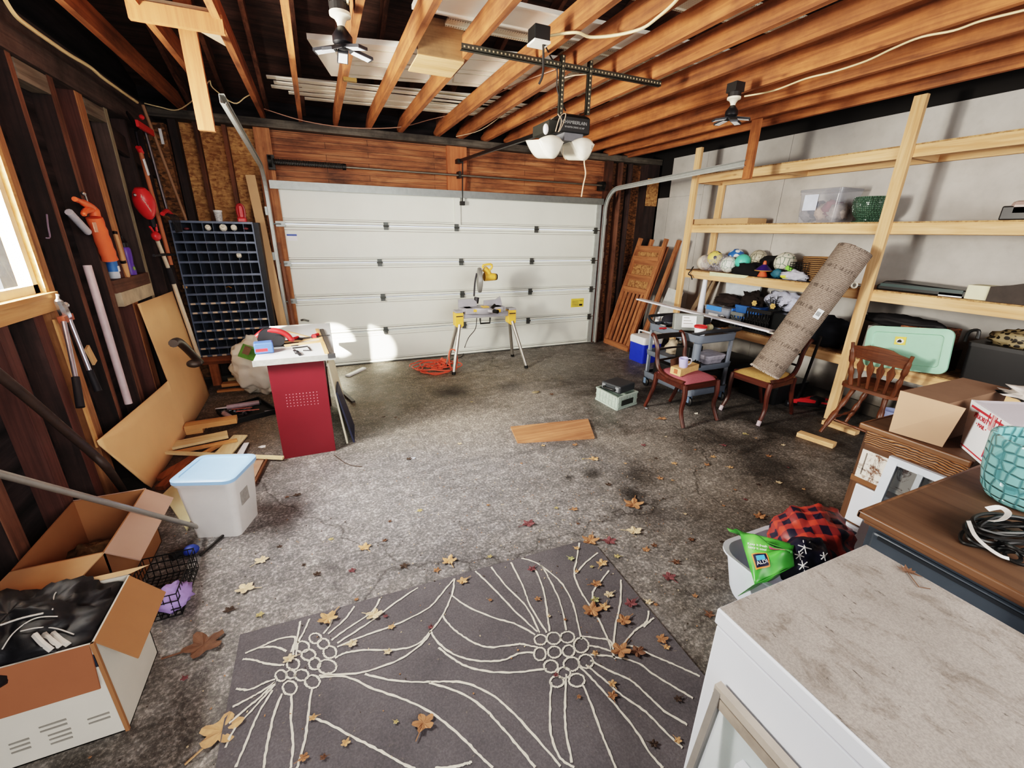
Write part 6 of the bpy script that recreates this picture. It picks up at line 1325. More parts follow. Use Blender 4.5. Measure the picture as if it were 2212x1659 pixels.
m = MB(); m.box(kx1-.22, kx1-.04, 3.50, 3.85, KZ, KZ+.13); single(m, 'dark_case', CGD, 'dark case behind the gray labelled case on the cart', 'case', bevel=.01)
c = kt(1510, 728); t = thing('plastic_tub', 'white plastic tub with red lid on the near corner of the cart', 'tub', c)
m = MB(); m.lathe([(0, 0), (.048, 0), (.058, .10), (0, .10)], 24, Matrix.Translation(c)); m.build('body', plain('tub_white', '#e3e8f2', .4, 0, .04), t, smooth=True)
m = MB(); m.lathe([(.0, .10), (.064, .10), (.066, .118), (.06, .122), (.055, .114), (0, .114)], 24, Matrix.Translation(c)); m.build('lid', REDP, t, smooth=True)
c = kt(1530, 714); m = MB(); m.cyl(c+V((-.03, 0, .035)), c+V((.04, .01, .035)), .034); single(m, 'twine_roll', plain('twine', '#c9bd92', .8), 'small pale roll right of the red-lidded tub', 'roll', smooth=True)
bb = blob(kt(1560, 706)+V((-.02, .02, .05)), .11, (1, .8, .55), .4, 3, 19, 24, 14, KZ); single(bb, 'tool_pouch', plain('pouch_brown', '#2b211c', .85, 0, .4, 20), 'dark brown tool pouch at the right end of the cart top', 'pouch', smooth='full')
bb = blob(V((3.70, 3.70, .53)), .11, (1.1, .8, .75), .3, 3, 20, 24, 14, .44); single(bb, 'rag_bundle', plain('rag_tan', '#b9a58c', .85, 0, .2, 10), 'beige rag bundle on the middle cart shelf', 'rag', smooth='full')
m = MB(); m.box(3.62, 3.82, 3.40, 3.6, .44, .60); single(m, 'black_case', BKP, 'black case on the middle cart shelf behind the pink chair back', 'case', bevel=.01)
t = tote('lidded_tub', 'translucent lidded tub on the middle shelf of the cart', 'tub', 3.70, 3.98, 3.22, 3.46, .441, .08, plain('tub_gray', '#a3a0ad', .4, 0, .3, 30), plain('tub_lid', '#b5b2c0', .4, 0, .25, 30), .015)
m = MB(); m.box(3.56, 3.98, 3.25, 3.86, .172, .34); single(m, 'dark_bin', plain('bin_dark', '#121214', .5), 'dark bin on the bottom shelf of the cart', 'bin', bevel=.01)
# white long plank resting on the cart rims
a, b = WX(1380, 646, 4.10), WX(1668, 716, 4.10); m = MB(); a.z, b.z = a.z, b.z; m.beam(a, b, .09, .018); single(m, 'white_plank', plain('plank_white', '#dfe0ea', .4, 0, .03), 'long white plank lying across the far side of the gray cart', 'plank')
a, b = WX(1662, 716, 4.2), WX(1684, 722, 4.2); m = MB(); m.beam(a, b, .07, .02); single(m, 'plank_end', offw, 'short cream board end poking out beside the rolled rug', 'plank')
# big black bins on the floor behind the cart
t = tote('black_bin', 'large black lidded bin on the floor behind the cart', 'bin', 4.28, 4.95, 3.45, 3.95, 0.001, .27, CRB, plain('lid_black2', '#0e0e10', .4), .03)
t = tote('black_bin', 'large black open bin on the floor behind the two dining chairs', 'bin', 4.40, 4.95, 2.85, 3.35, 0.001, .22, CRB, None)
# ================================================================ CRATES left of chair
t = thing('folding_crate', 'pale gray collapsible crate on the floor left of the pink chair', 'crate', (2.86, 3.55, 0))
q = [V((2.70, 3.38, 0)), V((3.02, 3.46, 0)), V((2.96, 3.80, 0)), V((2.68, 3.74, 0))]
CRP = plain('crate_pale', '#a9bab0', .5, 0, .12, 20)
m = MB()
for i in range(4):
    a, b = q[i], q[(i+1) % 4]; d = (b-a).normalized(); up = V((0, 0, 1)); n_ = V((d.y, -d.x, 0))
    m.prism([a, b, b+up*.14, a+up*.14], -n_*.008)
    m.beam(a+up*.14, b+up*.14, .02, .014); m.beam(a+up*.01, b+up*.01, .018, .02)
    for k in range(7):
        p = a+(b-a)*(k+.3)/7; m.beam(p+up*.02+n_*.003, p+up*.13+n_*.003, .008, .008, d)
    m.beam(a+up*.075+n_*.003, b+up*.075+n_*.003, .008, .008)
m.prism(q, (0, 0, .01)); m.build('crate_body', CRP, t)
m = MB(); a, b = q[0], q[1]; d = (b-a).normalized(); m.prism([a+d*.06+V((0, -.012, .04)), a+d*.25+V((0, -.012, .04)), a+d*.25+V((0, -.012, .10)), a+d*.06+V((0, -.012, .10))], (0, -.004, 0)); m.build('handle_slot', plain('slot_dark', '#2c332f', .6), t)
t = thing('drill_case', 'black drill case lying on the pale gray crate', 'case', (2.86, 3.58, .15)); Mk = frame((2.86, 3.59, .152), (.95, .25, 0), (-.25, .95, 0))
m = MB(); m.prism([Mk @ V(p) for p in ((-.14, -.13, 0), (.13, -.12, 0), (.13, .13, 0), (-.14, .13, 0))], (0, 0, .085)); m.build('shell', plain('case_charcoal', '#34383d', .5, 0, .1), t, bevel=.015)
m = MB(); m.tube(smoothpts([Mk @ V(p) for p in ((-.14, -.07, .04), (-.18, -.06, .045), (-.18, .06, .045), (-.14, .07, .04))], 4), .011, 8); m.build('handle', BT, t, smooth=True)
for s_ in (-.09, .09):
    m = MB(); m.prism([Mk @ V(p) for p in ((-.147, s_-.02, .02), (-.147, s_+.02, .02), (-.147, s_+.02, .07), (-.147, s_-.02, .07))], (.008, 0, 0)); m.build('latch', plain('latch_gray', '#7f848a', .4), t)
# ================================================================ DINING CHAIRS
MAH = wood('mahogany', '#5e2a1a', '#2a120b', 'z', knots=0, tint=.05, rough=.35); MAHX = wood('mahogany', '#5e2a1a', '#2a120b', 'x', knots=0, tint=.05, rough=.35)
def dining(name, label, loc, rz, cushion, W=.44, Dp=.42, tips=False):
    """sabre-leg dining chair, faces local -y"""
    t = thing(name, label, 'chair', loc, rz); L = lambda *p: wm(t) @ V(p)
    def tb(pts, r, nm, mat=MAH, n=5, flat=None): 
        m = MB(); m.tube(smoothpts([L(*p) for p in pts], n), r, 8); return m.build(nm, mat, t, smooth=True)
    hw, hd = W/2, Dp/2
    for s in (-1, 1):
        m = MB(); pts = smoothpts([L(s*hw*.98, -hd, .42), L(s*hw*.99, -hd-.015, .30), L(s*hw, -hd-.005, .15), L(s*(hw+.01), -hd-.07, 0.012)], 5); rr_ = [.027-.010*k/(len(pts)-1) for k in range(len(pts))]; m.tube(pts, rr_, 8); o = m.build('leg', MAH, t, smooth=True)
        if tips: m = MB(); m.tube([L(s*(hw+.008), -hd-.055, .05), L(s*(hw+.0105), -hd-.073, .001)], [.0195, .0185], 8); m.build('pale_tip', plain('worn_tip', '#b9a8b0', .6), o)
        # rear leg + curved back post in one sweep
        m = MB(); pts = smoothpts([L(s*hw*.82, hd+.10, .012), L(s*hw*.82, hd+.04, .16), L(s*hw*.82, hd-.0, .30), L(s*hw*.83, hd-.01, .42)], 5); m.tube(pts, [.017+.010*k/(len(pts)-1) for k in range(len(pts))], 8); m.build('leg', MAH, t, smooth=True)
        m = MB(); pts = smoothpts([L(s*hw*.95, -hd+.02, .435), L(s*hw*.93, 0, .43), L(s*hw*.86, hd-.06, .46), L(s*hw*.85, hd+.0, .55), L(s*hw*.86, hd+.02, .68), L(s*hw*.87, hd+.07, .78), L(s*hw*.87, hd+.11, .80)], 5); m.tube(pts, [.022]*len(pts), 8); m.build('back_post', MAH, t, smooth=True)
    m = MB(); m.obox(L(0, -hd, .40), (W, .025, .06), (0, 0, rz)); m.obox(L(0, hd-.01, .40), (W*.8, .025, .06), (0, 0, rz))
    m.beam(L(-hw*.97, -hd, .40), L(-hw*.82, hd, .40), .025, .06); m.beam(L(hw*.97, -hd, .40), L(hw*.82, hd, .40), .025, .06); m.build('seat_rail', MAHX, t)
    for z, yy2, h_ in ((.775, hd+.08, .05), (.66, hd+.015, .018), (.55, hd+.0, .018)):
        m = MB(); pts = smoothpts([L(-hw*.86, yy2, z), L(0, yy2+.02, z), L(hw*.86, yy2, z)], 4)
        for a, b in zip(pts, pts[1:]): m.beam(a, b, .016, h_)
        m.build('back_rail', plain('rail_black', '#1a1210', .35), t)
    m = MB(); vs = []
    def cush(u, v):
        x = (u-.5)*2; y = (v-.5)*2; e = max(0, 1-abs(x)**4)*max(0, 1-abs(y)**4); wv = hw*(.98-.13*(v)); return L(x*wv*.99, y*hd*1.02, .43+.05*e**.5+.01*(1-x*x)*(1-y*y))
    m.grid(cush, 14, 14); m.build('cushion', cushion, t, smooth=True); return t
PK = plain('fabric_pink', '#a3525c', .9, 0, .12, 60, .3); GD = plain('fabric_gold', '#a8803c', .9, 0, .15, 50, .3)
dining('dining_chair', 'dark wooden dining chair with dusty pink cushion facing the camera', (3.24, 3.05, 0), math.radians(2), PK, .44, .42)
dining('dining_chair', 'dark wooden dining chair with mustard cushion supporting the rolled rug', (4.05, 2.78, 0), math.radians(-88), GD, .42, .42, True)
# box and mug on pink chair
SZ = .478
t = thing('small_box', 'small open cardboard box on the pink chair cushion', 'box', (3.2, 3.05, SZ)); a = F(1447, 806, SZ); b = F(1469, 814, SZ); c = F(1508, 801, SZ)
bw = plain('box_printed', '#d9a868', .7, 0, .15, 40)
m = MB(); m.prism([a, b, c, a+(c-b)], (0, 0, .07)); m.build('carton', bw, t)
m = MB(); mid = (b+(a+(c-b)))/2; m.prism([a+V((0, .005, .07)), a+(c-b)*.55+V((0, .0, .07)), a+(c-b)*.55+V((-.01, .01, .14)), a+V((-.01, .01, .135))], (.004, .004, 0)); m.build('lid_flap', plain('box_brown_dark', '#6b4630', .8), t)
m = MB(); q = (a+b)/2; nrm = (b-a).cross(V((0, 0, 1))).normalized(); m.prism([a.lerp(b, .35)+V((0, 0, .015)), a.lerp(b, .7)+V((0, 0, .015)), a.lerp(b, .7)+V((0, 0, .06)), a.lerp(b, .35)+V((0, 0, .06))], nrm*.001); m.build('printed_mark', plain('mark_rust', '#b0562c', .7), t)
c0 = F(1476, 793, SZ+.07); t = thing('coffee_mug', 'pale lavender coffee mug on the small box on the pink chair', 'mug', c0); Mm = Matrix.Translation(c0) @ Euler((.0, -.15, 0)).to_matrix().to_4x4()
m = MB(); m.lathe([(0, 0), (.034, 0), (.04, .01), (.042, .095), (.038, .095), (.036, .01), (0, .008)], 24, Mm); m.build('body', plain('mug_lavender', '#b9b5e6', .3, 0, .03), t, smooth=True)
m = MB(); m.tube(smoothpts([Mm @ V((.04, -.01, .078)), Mm @ V((.072, -.018, .075)), Mm @ V((.078, -.02, .045)), Mm @ V((.06, -.015, .02)), Mm @ V((.038, -.01, .02))], 4), .006, 8); m.build('handle', plain('mug_white', '#e6e4ee', .3), t, smooth=True)
bb = blob(F(1505, 790, SZ+.03)+V((0, .02, 0)), .055, (1.2, .8, .8), .4, 3, 31, 20, 12, SZ); single(bb, 'camera_strap', BKP, 'black lumpy object behind the mug on the pink chair', 'gadget', smooth='full')
# ================================================================ ROLLED RUG
p0 = V((3.99, 2.74, .49)); p1 = WX(1847, 540, 4.46)
d = (p1-p0).normalized(); L_ = (p1-p0).length
def rugroll_mat():
    t_ = NT('woven_rug'); tc = t_.n('TexCoord').outputs['Object']; w_ = t_.n('TexWave'); w_.inputs['Scale'].default_value = 22; w_.inputs['Distortion'].default_value = 1.5; w_.inputs['Detail'].default_value = 3; w_.bands_direction = 'Z'; t_.l(tc, w_.inputs['Vector'])
    w2 = t_.n('TexWave'); w2.inputs['Scale'].default_value = 1.6; w2.bands_direction = 'Z'; t_.l(tc, w2.inputs['Vector'])
    n = t_.noise(t_.mapv(tc, (60, 60, 200)), 1, 4, .7); c = t_.ramp(w_.outputs[0], [(.1, '#5c4b41'), (.7, '#9b8878')]); c = t_.mix(.5, c, t_.ramp(n, [(.35, '#3d312b'), (.65, '#b8a596')]))
    br = t_.n('TexNoise'); br.inputs['Scale'].default_value = 1; t_.l(t_.mapv(tc, (90, 90, 8)), br.inputs['Vector'])
    k = t_.mix(1, t_.ramp(w2.outputs[0], [(.90, (0, 0, 0, 1)), (.95, (.6, .6, .6, 1))]), t_.ramp(br.outputs[0], [(.5, (0, 0, 0, 1)), (.55, (1, 1, 1, 1))]), 'MULTIPLY')
    c = t_.mix(k, c, '#2a211d'); t_.l(c, t_.b.inputs['Base Color']); t_.b.inputs['Roughness'].default_value = .95; t_.bump(w_.outputs[0], .5, .006); return t_.m
rot = d.to_track_quat('Z', 'Y').to_euler(); t = thing('rolled_rug', 'tall rolled-up brown woven rug standing on the mustard chair, leaning on the shelf', 'rug', p0, rot=rot)
MR_ = wm(t); m = MB(); R_0 = .145
loft(m, [[MR_ @ V((R_0*(1+.0*math.sin(j))*math.cos(2*PI*k/36), R_0*math.sin(2*PI*k/36), z_)) for k in range(36)] for j, z_ in enumerate([L_*q/10 for q in range(11)])]); 
me_ = m.build('roll', rugroll_mat(), t, smooth=True)
m = MB(); pts = []
for k in range(80): a = k*.35; r_ = .02+.118*k/80; pts.append(MR_ @ V((r_*math.cos(a), r_*math.sin(a), L_+.002)))
m.tube(pts, .005, 5); m.build('spiral_edge', plain('rug_edge', '#6b5548', .95), t)
m = MB(); R7 = random.Random(3)
for k in range(70):
    a = 2*PI*k/70; p = MR_ @ V((R_0*math.cos(a), R_0*math.sin(a), .0)); q = MR_ @ V(((R_0+.012*R7.random())*math.cos(a+.05), (R_0+.012*R7.random())*math.sin(a+.05), -.018)); m.tube([p, q], .004, 4)
m.build('fringe', plain('fringe_cream', '#cfc0b4', .9), t)
cs = WX(1765, 669, 4.2); loc = MR_.inverted() @ cs; 
camd = (MR_.inverted() @ CAMP); ang = math.atan2(camd.y, camd.x); zl = .62*L_ 
lz = None
for q in range(60):
    z_ = L_*q/60; P_ = MR_ @ V((R_0*math.cos(ang), R_0*math.sin(ang), z_)); dd = P_-CAMP; w_ = dd.dot(FW); py = CY-FPX*dd.dot(UP)/w_
    if lz is None or abs(py-670) < lz[0]: lz = (abs(py-670), z_)
z_ = lz[1]; a1 = ang+.5
n_ = MR_.to_3x3() @ V((math.cos(a1), math.sin(a1), 0)); tn = MR_.to_3x3() @ V((-math.sin(a1), math.cos(a1), 0)); P_ = MR_ @ V((R_0*math.cos(a1), R_0*math.sin(a1), z_))
m = MB(); m.prism([P_+n_*.003+tn*sx*.03+d*sy_*.045 for sx, sy_ in ((-1, -1), (1, -1), (1, 1), (-1, 1))], n_*.002); m.build('price_tag', ws, t)
m = MB()
for k in range(4): m.prism([P_+n_*.0055+tn*sx+d*sy_ for sx, sy_ in ((-.02+k*.01, -.02), (-.015+k*.01, -.02), (-.015+k*.01, .02), (-.02+k*.01, .02))], n_*.0006)
m.build('barcode', bk, t)
# ================================================================ FLOOR JACK
p = F(1722, 878, 0); t = thing('floor_jack', 'red floor jack on the dark floor behind the mustard chair', 'jack', p)
p = V((p.x, p.y+.05, 0))
JR = plain('jack_red', '#c4101c', .35, 0, .1)
for s_ in (-.09, .09):
    m = MB(); m.prism([p+V((s_, -.0, .045)), p+V((s_+.3, -.25, .045)), p+V((s_+.3, -.25, .075)), p+V((s_+.1, -.1, .115)), p+V((s_, 0, .07))], (.01, .01, 0)); m.build('side_plate', JR, t)
for q in ((-.1, .0), (.12, .06), (.2, -.28), (.4, -.2)):
    m = MB(); M = frame((p.x+q[0], p.y+q[1], .035), (.6, .8, 0), (0, 0, 1)); m.lathe([(0, -.015), (.035, -.015), (.035, .015), (0, .015)], 16, M); m.build('wheel', plain('wheel_steel', '#3b3b40', .4, .6), t, smooth=True)
m = MB(); m.cyl(p+V((.0, .0, .05)), p+V((.28, -.22, .06)), .03); m.build('hydraulic_cylinder', metal('chrome', '#c6c8cc'), t, smooth=True)
m = MB(); m.beam(p+V((.0, -.02, .05)), p+V((.30, -.25, .05)), .13, .03); m.box(p.x+.1, p.x+.2, p.y-.2, p.y-.1, .05, .12); m.build('power_unit', plain('jack_dark', '#1c1c20', .5, .3), t)
m = MB(); m.cyl(p+V((.03, -.02, .09)), V((4.40, 2.55, .85)), .014); m.build('pump_handle', plain('handle_black', '#1a1a1c', .5), t, smooth=True)
# ================================================================ WOODEN SPINDLE CHAIR
OAK = wood('chair_oak', '#7a4422', '#452310', 'z', knots=0, tint=.03, rough=.4); OAKX = wood('chair_oak', '#7a4422', '#452310', 'y', knots=0, tint=.03, rough=.4)
t = thing('spindle_chair', 'brown wooden spindle-back chair with its legs on two pine blocks', 'chair', (4.55, 2.03, 0))
def tur(a, b, r, nm, prof=(1, .9, 1.15, .8, 1.2, 1.05, .7), mat=OAK):
    a, b = V(a), V(b); n = len(prof)*3; pts = [a.lerp(b, k/n) for k in range(n+1)]; rs = [r*prof[min(len(prof)-1, int(k/n*len(prof)))] for k in range(n+1)]
    m = MB(); m.tube(pts, rs, 10); return m.build(nm, mat, t, smooth=True)
m = MB(); pts = [(4.36, 2.24), (4.36, 1.83), (4.80, 1.78), (4.82, 2.28)]
loft(m, [[V((4.585+(p_[0])*.48, 2.03+p_[1]*.47, z_)) for p_ in [(q[0], q[1]) for q in rr(1, 1, 0, .2)]] for z_ in (.455, .475, .485)]); m.build('seat', OAKX, t, smooth=True)
BT_ = V((4.33, 2.225, .875)); BT2 = V((4.33, 1.775, .86)); BB1 = V((4.38, 2.175, .48)); BB2 = V((4.38, 1.84, .48))
tur(BB1, BT_, .020, 'back_post'); tur(BB2, BT2, .020, 'back_post')
m = MB(); A_ = BB1.lerp(BT_, .68); B_ = BB2.lerp(BT2, .68); A2_ = BB1.lerp(BT_, .93); B2_ = BB2.lerp(BT2, .93); lo = []; hi = []
for k in range(11):
    u = k/10; bow = -.025*math.sin(PI*u); lo.append(A_.lerp(B_, u)+V((bow, 0, 0))); hi.append(A2_.lerp(B2_, u)+V((bow, 0, .03*math.sin(PI*u)+(.012 if 2 < k < 8 else 0))))
m.add(lo+hi+[v+V((.018, 0, 0)) for v in lo+hi], [(k, k+1, 12+k, 11+k) for k in range(10)]+[(22+k, 33+k, 34+k, 23+k) for k in range(10)]+[(11+k, 12+k, 34+k, 33+k) for k in range(10)]+[(k, 22+k, 23+k, k+1) for k in range(10)]); m.build('crest_rail', OAKX, t)
for k in range(1, 5):
    u = k/5; a = BB1.lerp(BB2, u); b = A_.lerp(B_, u)+V((-.02, 0, 0)); m = MB(); 
    P = [(0, .010), (.45, .012), (.62, .024), (.78, .030), (.92, .012), (1, .008)]
    vs = []; 
    for s_, w_ in P: vs.append(a.lerp(b, s_)+V((0, w_, 0)))
    for s_, w_ in P[::-1]: vs.append(a.lerp(b, s_)-V((0, w_, 0)))
    m.prism(vs, (.012, 0, 0)); m.build('splat', OAK, t)
tur((4.42, 2.15, .46), (4.11, 2.17, .045), .021, 'leg'); tur((4.42, 1.90, .46), (4.20, 1.80, .0), .021, 'leg'); tur((4.72, 2.16, .46), (4.60, 2.23, .045), .021, 'leg'); tur((4.74, 1.90, .46), (4.86, 1.80, .0), .021, 'leg')
tur((4.22, 2.17, .17), (4.25, 1.83, .15), .011, 'stretcher'); tur((4.22, 2.17, .17), (4.63, 2.2, .17), .011, 'stretcher')
for q, lb in ((((1725, 936), (1803, 962)), 'pine block on the floor under the front chair leg'), (((1780, 910), (1852, 935)), 'pine block on the floor behind, under the second chair leg')):
    a, b = F(*q[0], .02), F(*q[1], .02); m = MB(); m.beam(a, b, .085, .04); single(m, 'pine_block', pine('y'), lb, 'block')
m = MB(); p = F(1878, 935, 0); m.lathe([(.0, 0), (.06, 0), (.08, .26), (.072, .26), (.055, .01), (0, .01)], 20, Matrix.Translation((4.72, 1.95, .0))); single(m, 'plastic_bucket', translucent('bucket_blue', '#8f9cc8', .65), 'translucent bluish cylinder behind the spindle chair legs', 'bucket', smooth=True)
t = tote('dark_tote', 'dark lidded bin on the floor behind the spindle chair', 'tote', 4.72, 5.05, 1.2, 1.88, 0.001, .34, plain('tote_dark', '#25272b', .5), plain('lid_dark', '#1c1d20', .5), .02)
# ================================================================ FLOOR RUG WITH FLORAL LINES
def zp(x, y): return (450+x/2.011, 1150+y/2.011)
def rugmat():
    t_ = NT('rug_charcoal'); tc = t_.n('TexCoord').outputs['Object']; n = t_.noise(tc, 3, 5, .6); g = t_.noise(tc, 130, 3, .7)
    c = t_.ramp(n, [(.3, '#605d62'), (.7, '#787478')]); c = t_.mix(.45, c, t_.ramp(g, [(.35, '#201e22'), (.5, '#6a666c'), (.66, '#a19aa0')]), 'OVERLAY')
    c = t_.mix(t_.ramp(t_.noise(tc, 45, 4, .7), [(.66, (0, 0, 0, 1)), (.72, (.6, .6, .6, 1))]), c, '#8f8072')
    t_.l(c, t_.b.inputs['Base Color']); t_.b.inputs['Roughness'].default_value = .95; t_.bump(g, .6, .004); return t_.m
RL = F(525, 1368, .012); RT_ = F(1290, 1180, .012); RFk = F(1250, 1172, .012)
rz0 = .010; xL, xR = -.53, 1.30
t = thing('area_rug', 'charcoal gray area rug with cream line-drawn flowers on the concrete floor', 'rug', (.4, .6, 0))
m = MB(); m.cur = 0
P = [V((xL, RL.y, 0)), V((-.53, -1.2, 0)), V((1.21, -1.2, 0)), V((RT_.x, RT_.y, 0)), V((RFk.x+.02, RFk.y+.01, 0))]
m.prism(P, (0, 0, rz0)); m.cur = 1
def rp(x, y):
    p = F(*zp(x, y), rz0+.0025); return p
R8 = random.Random(21)
def ribbon(pts, w=.0042, closed=False):
    pts = smoothpts([rp(*p) for p in pts], 7, closed); n = len(pts); vs = []
    for i, p in enumerate(pts):
        a = pts[(i+1) % n] if (closed or i < n-1) else p; b = pts[i-1] if (closed or i) else p
        d_ = (a-b); d_.z = 0; d_.normalize(); s_ = V((-d_.y, d_.x, 0)); ww = w*(1+R8.uniform(-.25, .25)); j = s_*R8.uniform(-.0015, .0015)
        vs += [p+s_*ww+j, p-s_*ww+j]
    m.add(vs, [(2*i, 2*i+1, (2*i+3) % (2*n), (2*i+2) % (2*n)) for i in range(n if closed else n-1)])
LINES = [
 [(160, 525), (240, 490), (300, 465), (375, 455), (360, 520)], [(150, 550), (200, 555), (260, 572), (330, 576)], [(215, 500), (290, 498), (340, 515)],
 [(120, 680), (180, 682), (240, 655), (290, 638)], [(105, 757), (170, 725), (230, 690), (290, 650)], [(90, 830), (160, 770), (230, 710), (290, 652)], [(75, 935), (110, 860), (200, 760), (290, 660)],
 [(120, 1020), (165, 910), (215, 790), (280, 685)], [(240, 1024), (255, 930), (285, 790), (320, 700)], [(357, 1024), (368, 920), (360, 820), (362, 705)], [(385, 1024), (420, 900), (435, 780), (450, 672)],
 [(400, 385), (390, 440), (375, 500), (365, 545)], [(440, 375), (415, 430), (390, 480), (380, 540)], [(545, 345), (530, 400), (500, 440)], [(635, 320), (590, 380), (520, 440)], [(745, 288), (710, 345), (600, 420), (535, 468)],
 [(910, 240), (820, 300), (700, 390), (560, 480)], [(1068, 200), (1010, 270), (960, 325), (860, 380), (760, 420), (660, 455), (560, 497)], [(1070, 200), (1058, 270), (1020, 355), (965, 430), (900, 490), (800, 510), (690, 510), (600, 522), (550, 545)],
 [(965, 430), (940, 470), (860, 535), (760, 580), (640, 612), (480, 622)], [(485, 628), (600, 628), (720, 680), (860, 730), (980, 790), (1090, 880), (1170, 960), (1235, 1024)],
 [(680, 615), (780, 640), (900, 650), (1020, 648), (1120, 655), (1230, 705), (1330, 790), (1430, 900), (1530, 1015)], [(960, 652), (1080, 690), (1180, 750), (1270, 840), (1350, 935), (1420, 1020)],
 [(435, 800), (520, 830), (620, 885), (720, 935), (820, 990), (900, 1030)], [(985, 1024), (1060, 1018), (1120, 1005), (1145, 995)],
 [(1058, 275), (1130, 325), (1240, 370), (1340, 400), (1420, 445)], [(1018, 362), (1060, 415), (1130, 465), (1210, 498), (1310, 490), (1360, 485), (1430, 500)],
 [(965, 430), (1010, 490), (1090, 540), (1200, 560), (1290, 552), (1350, 525), (1420, 522)], [(1000, 500), (1050, 540), (1130, 585), (1240, 607), (1360, 605), (1470, 592)],
 [(1160, 168), (1240, 245), (1330, 340), (1430, 432)], [(1228, 150), (1300, 240), (1380, 320), (1440, 435)], [(1315, 130), (1365, 230), (1400, 320), (1470, 435)], [(1420, 160), (1450, 230), (1470, 330), (1482, 430)],
 [(1360, 112), (1440, 140), (1490, 220), (1530, 310), (1555, 425)], [(1440, 140), (1530, 215), (1580, 300), (1600, 370), (1622, 465)], [(1612, 45), (1600, 120), (1590, 180), (1620, 260), (1680, 350), (1730, 450), (1765, 550)],
 [(1692, 88), (1640, 130), (1595, 180)], [(1740, 165), (1700, 220), (1670, 260), (1672, 300)], [(1792, 205), (1790, 300), (1770, 400), (1755, 520)], [(1912, 340), (1905, 385), (1850, 430), (1800, 490)], [(1935, 370), (1890, 410)],
 [(1620, 450), (1690, 460), (1745, 470), (1755, 515)], [(1650, 490), (1700, 500), (1760, 520)], [(1760, 495), (1850, 495), (1900, 520), (1980, 555), (2060, 590), (2135, 625)], [(1660, 530), (1760, 540), (1860, 565), (1940, 620), (2030, 675), (2105, 720)],
 [(1660, 555), (1740, 600), (1830, 640), (1900, 700), (1980, 775), (2080, 835)], [(1640, 575), (1720, 640), (1800, 710), (1900, 780), (1980, 860), (2060, 935)], [(1610, 580), (1680, 650), (1760, 740), (1850, 850), (1920, 960), (1975, 1024)],
 [(1625, 660), (1660, 740), (1700, 850), (1740, 950), (1770, 1024)], [(1555, 615), (1550, 740), (1552, 850), (1580, 1000)], [(1490, 650), (1485, 750), (1490, 880), (1530, 980), (1590, 1020)]]
for L_ in LINES: ribbon(L_)
for (x, y, a, b) in ((465, 460, 26, 22), (500, 484, 25, 22), (408, 497, 30, 24), (435, 532, 30, 24), (528, 520, 28, 26), (516, 583, 40, 30), (462, 570, 25, 26), (368, 572, 27, 24), (358, 616, 20, 18), (405, 620, 30, 24), (316, 622, 24, 24), (354, 675, 30, 30), (452, 648, 32, 28),
                     (1443, 466, 26, 22), (1500, 460, 30, 26), (1560, 455, 30, 24), (1620, 490, 32, 32), (1440, 528, 26, 28), (1503, 520, 28, 25), (1565, 515, 26, 25), (1640, 560, 32, 30), (1578, 572, 34, 30), (1488, 582, 30, 27), (1545, 610, 28, 24), (1514, 648, 30, 24), (1600, 642, 34, 28)):
    ribbon([(x+a*math.cos(k*PI/5), y+b*math.sin(k*PI/5)) for k in range(10)], .0038, True)
# edge binding
m.build('pile', [rugmat(), plain('rug_line', '#d8d3c4', .95, 0, .1, 60)], t)
# keep rug ribbons only where the photograph shows them
# ================================================================ WHITE CABINET (A)
WH = plain('cabinet_white', '#dfe5f0', .4, 0, .03, 2); AX0, AX1, AY1, AZ = .77, 1.355, .518, .92
def grimetop():
    t_ = NT('dusty_top'); tc = t_.n('TexCoord').outputs['Object']; c = t_.ramp(t_.noise(tc, 3, 5, .6), [(.3, '#8c8681'), (.7, '#a59f9a')])
    s1 = t_.ramp(t_.noise(t_.mapv(tc, (16, 9, 1), (0, 0, .5)), 1, 6, .75, .6), [(.52, (0, 0, 0, 1)), (.68, (.8, .8, .8, 1))]); c = t_.mix(s1, c, '#6b6158')
    s2 = t_.ramp(t_.noise(t_.mapv(tc, (40, 14, 1), (0, 0, .5)), 1, 6, .8), [(.62, (0, 0, 0, 1)), (.67, (.9, .9, .9, 1))]); c = t_.mix(s2, c, '#3f362f')
    g = t_.noise(tc, 260, 2); c = t_.mix(.22, c, t_.ramp(g, [(.35, '#5a524c'), (.65, '#e6e0dc')]), 'OVERLAY')
    t_.l(c, t_.b.inputs['Base Color']); t_.b.inputs['Roughness'].default_value = .55; t_.bump(g, .1, .001); return t_.m
t = thing('cabinet', 'white cabinet with dusty gray-beige top in the near right corner', 'cabinet', ((AX0+AX1)/2, 0, 0))
m = MB(); m.box(AX0+.005, AX1-.005, -.40, AY1-.004, 0.0, AZ-.052); m.build('body', WH, t, bevel=.004)
m = MB(); m.box(AX0, AX1, -.41, AY1, AZ-.045, AZ-.001); m.build('top_edge', WH, t, bevel=.004)
m = MB(); m.box(AX0+.008, AX1-.004, -.40, AY1-.005, AZ-.054, AZ-.044); m.build('groove', plain('groove_gray', '#a9a4b4', .5), t)
m = MB(); m.box(AX0+.006, AX1-.005, -.405, AY1-.004, AZ-.002, AZ+.0015); m.build('dusty_top', grimetop(), t)
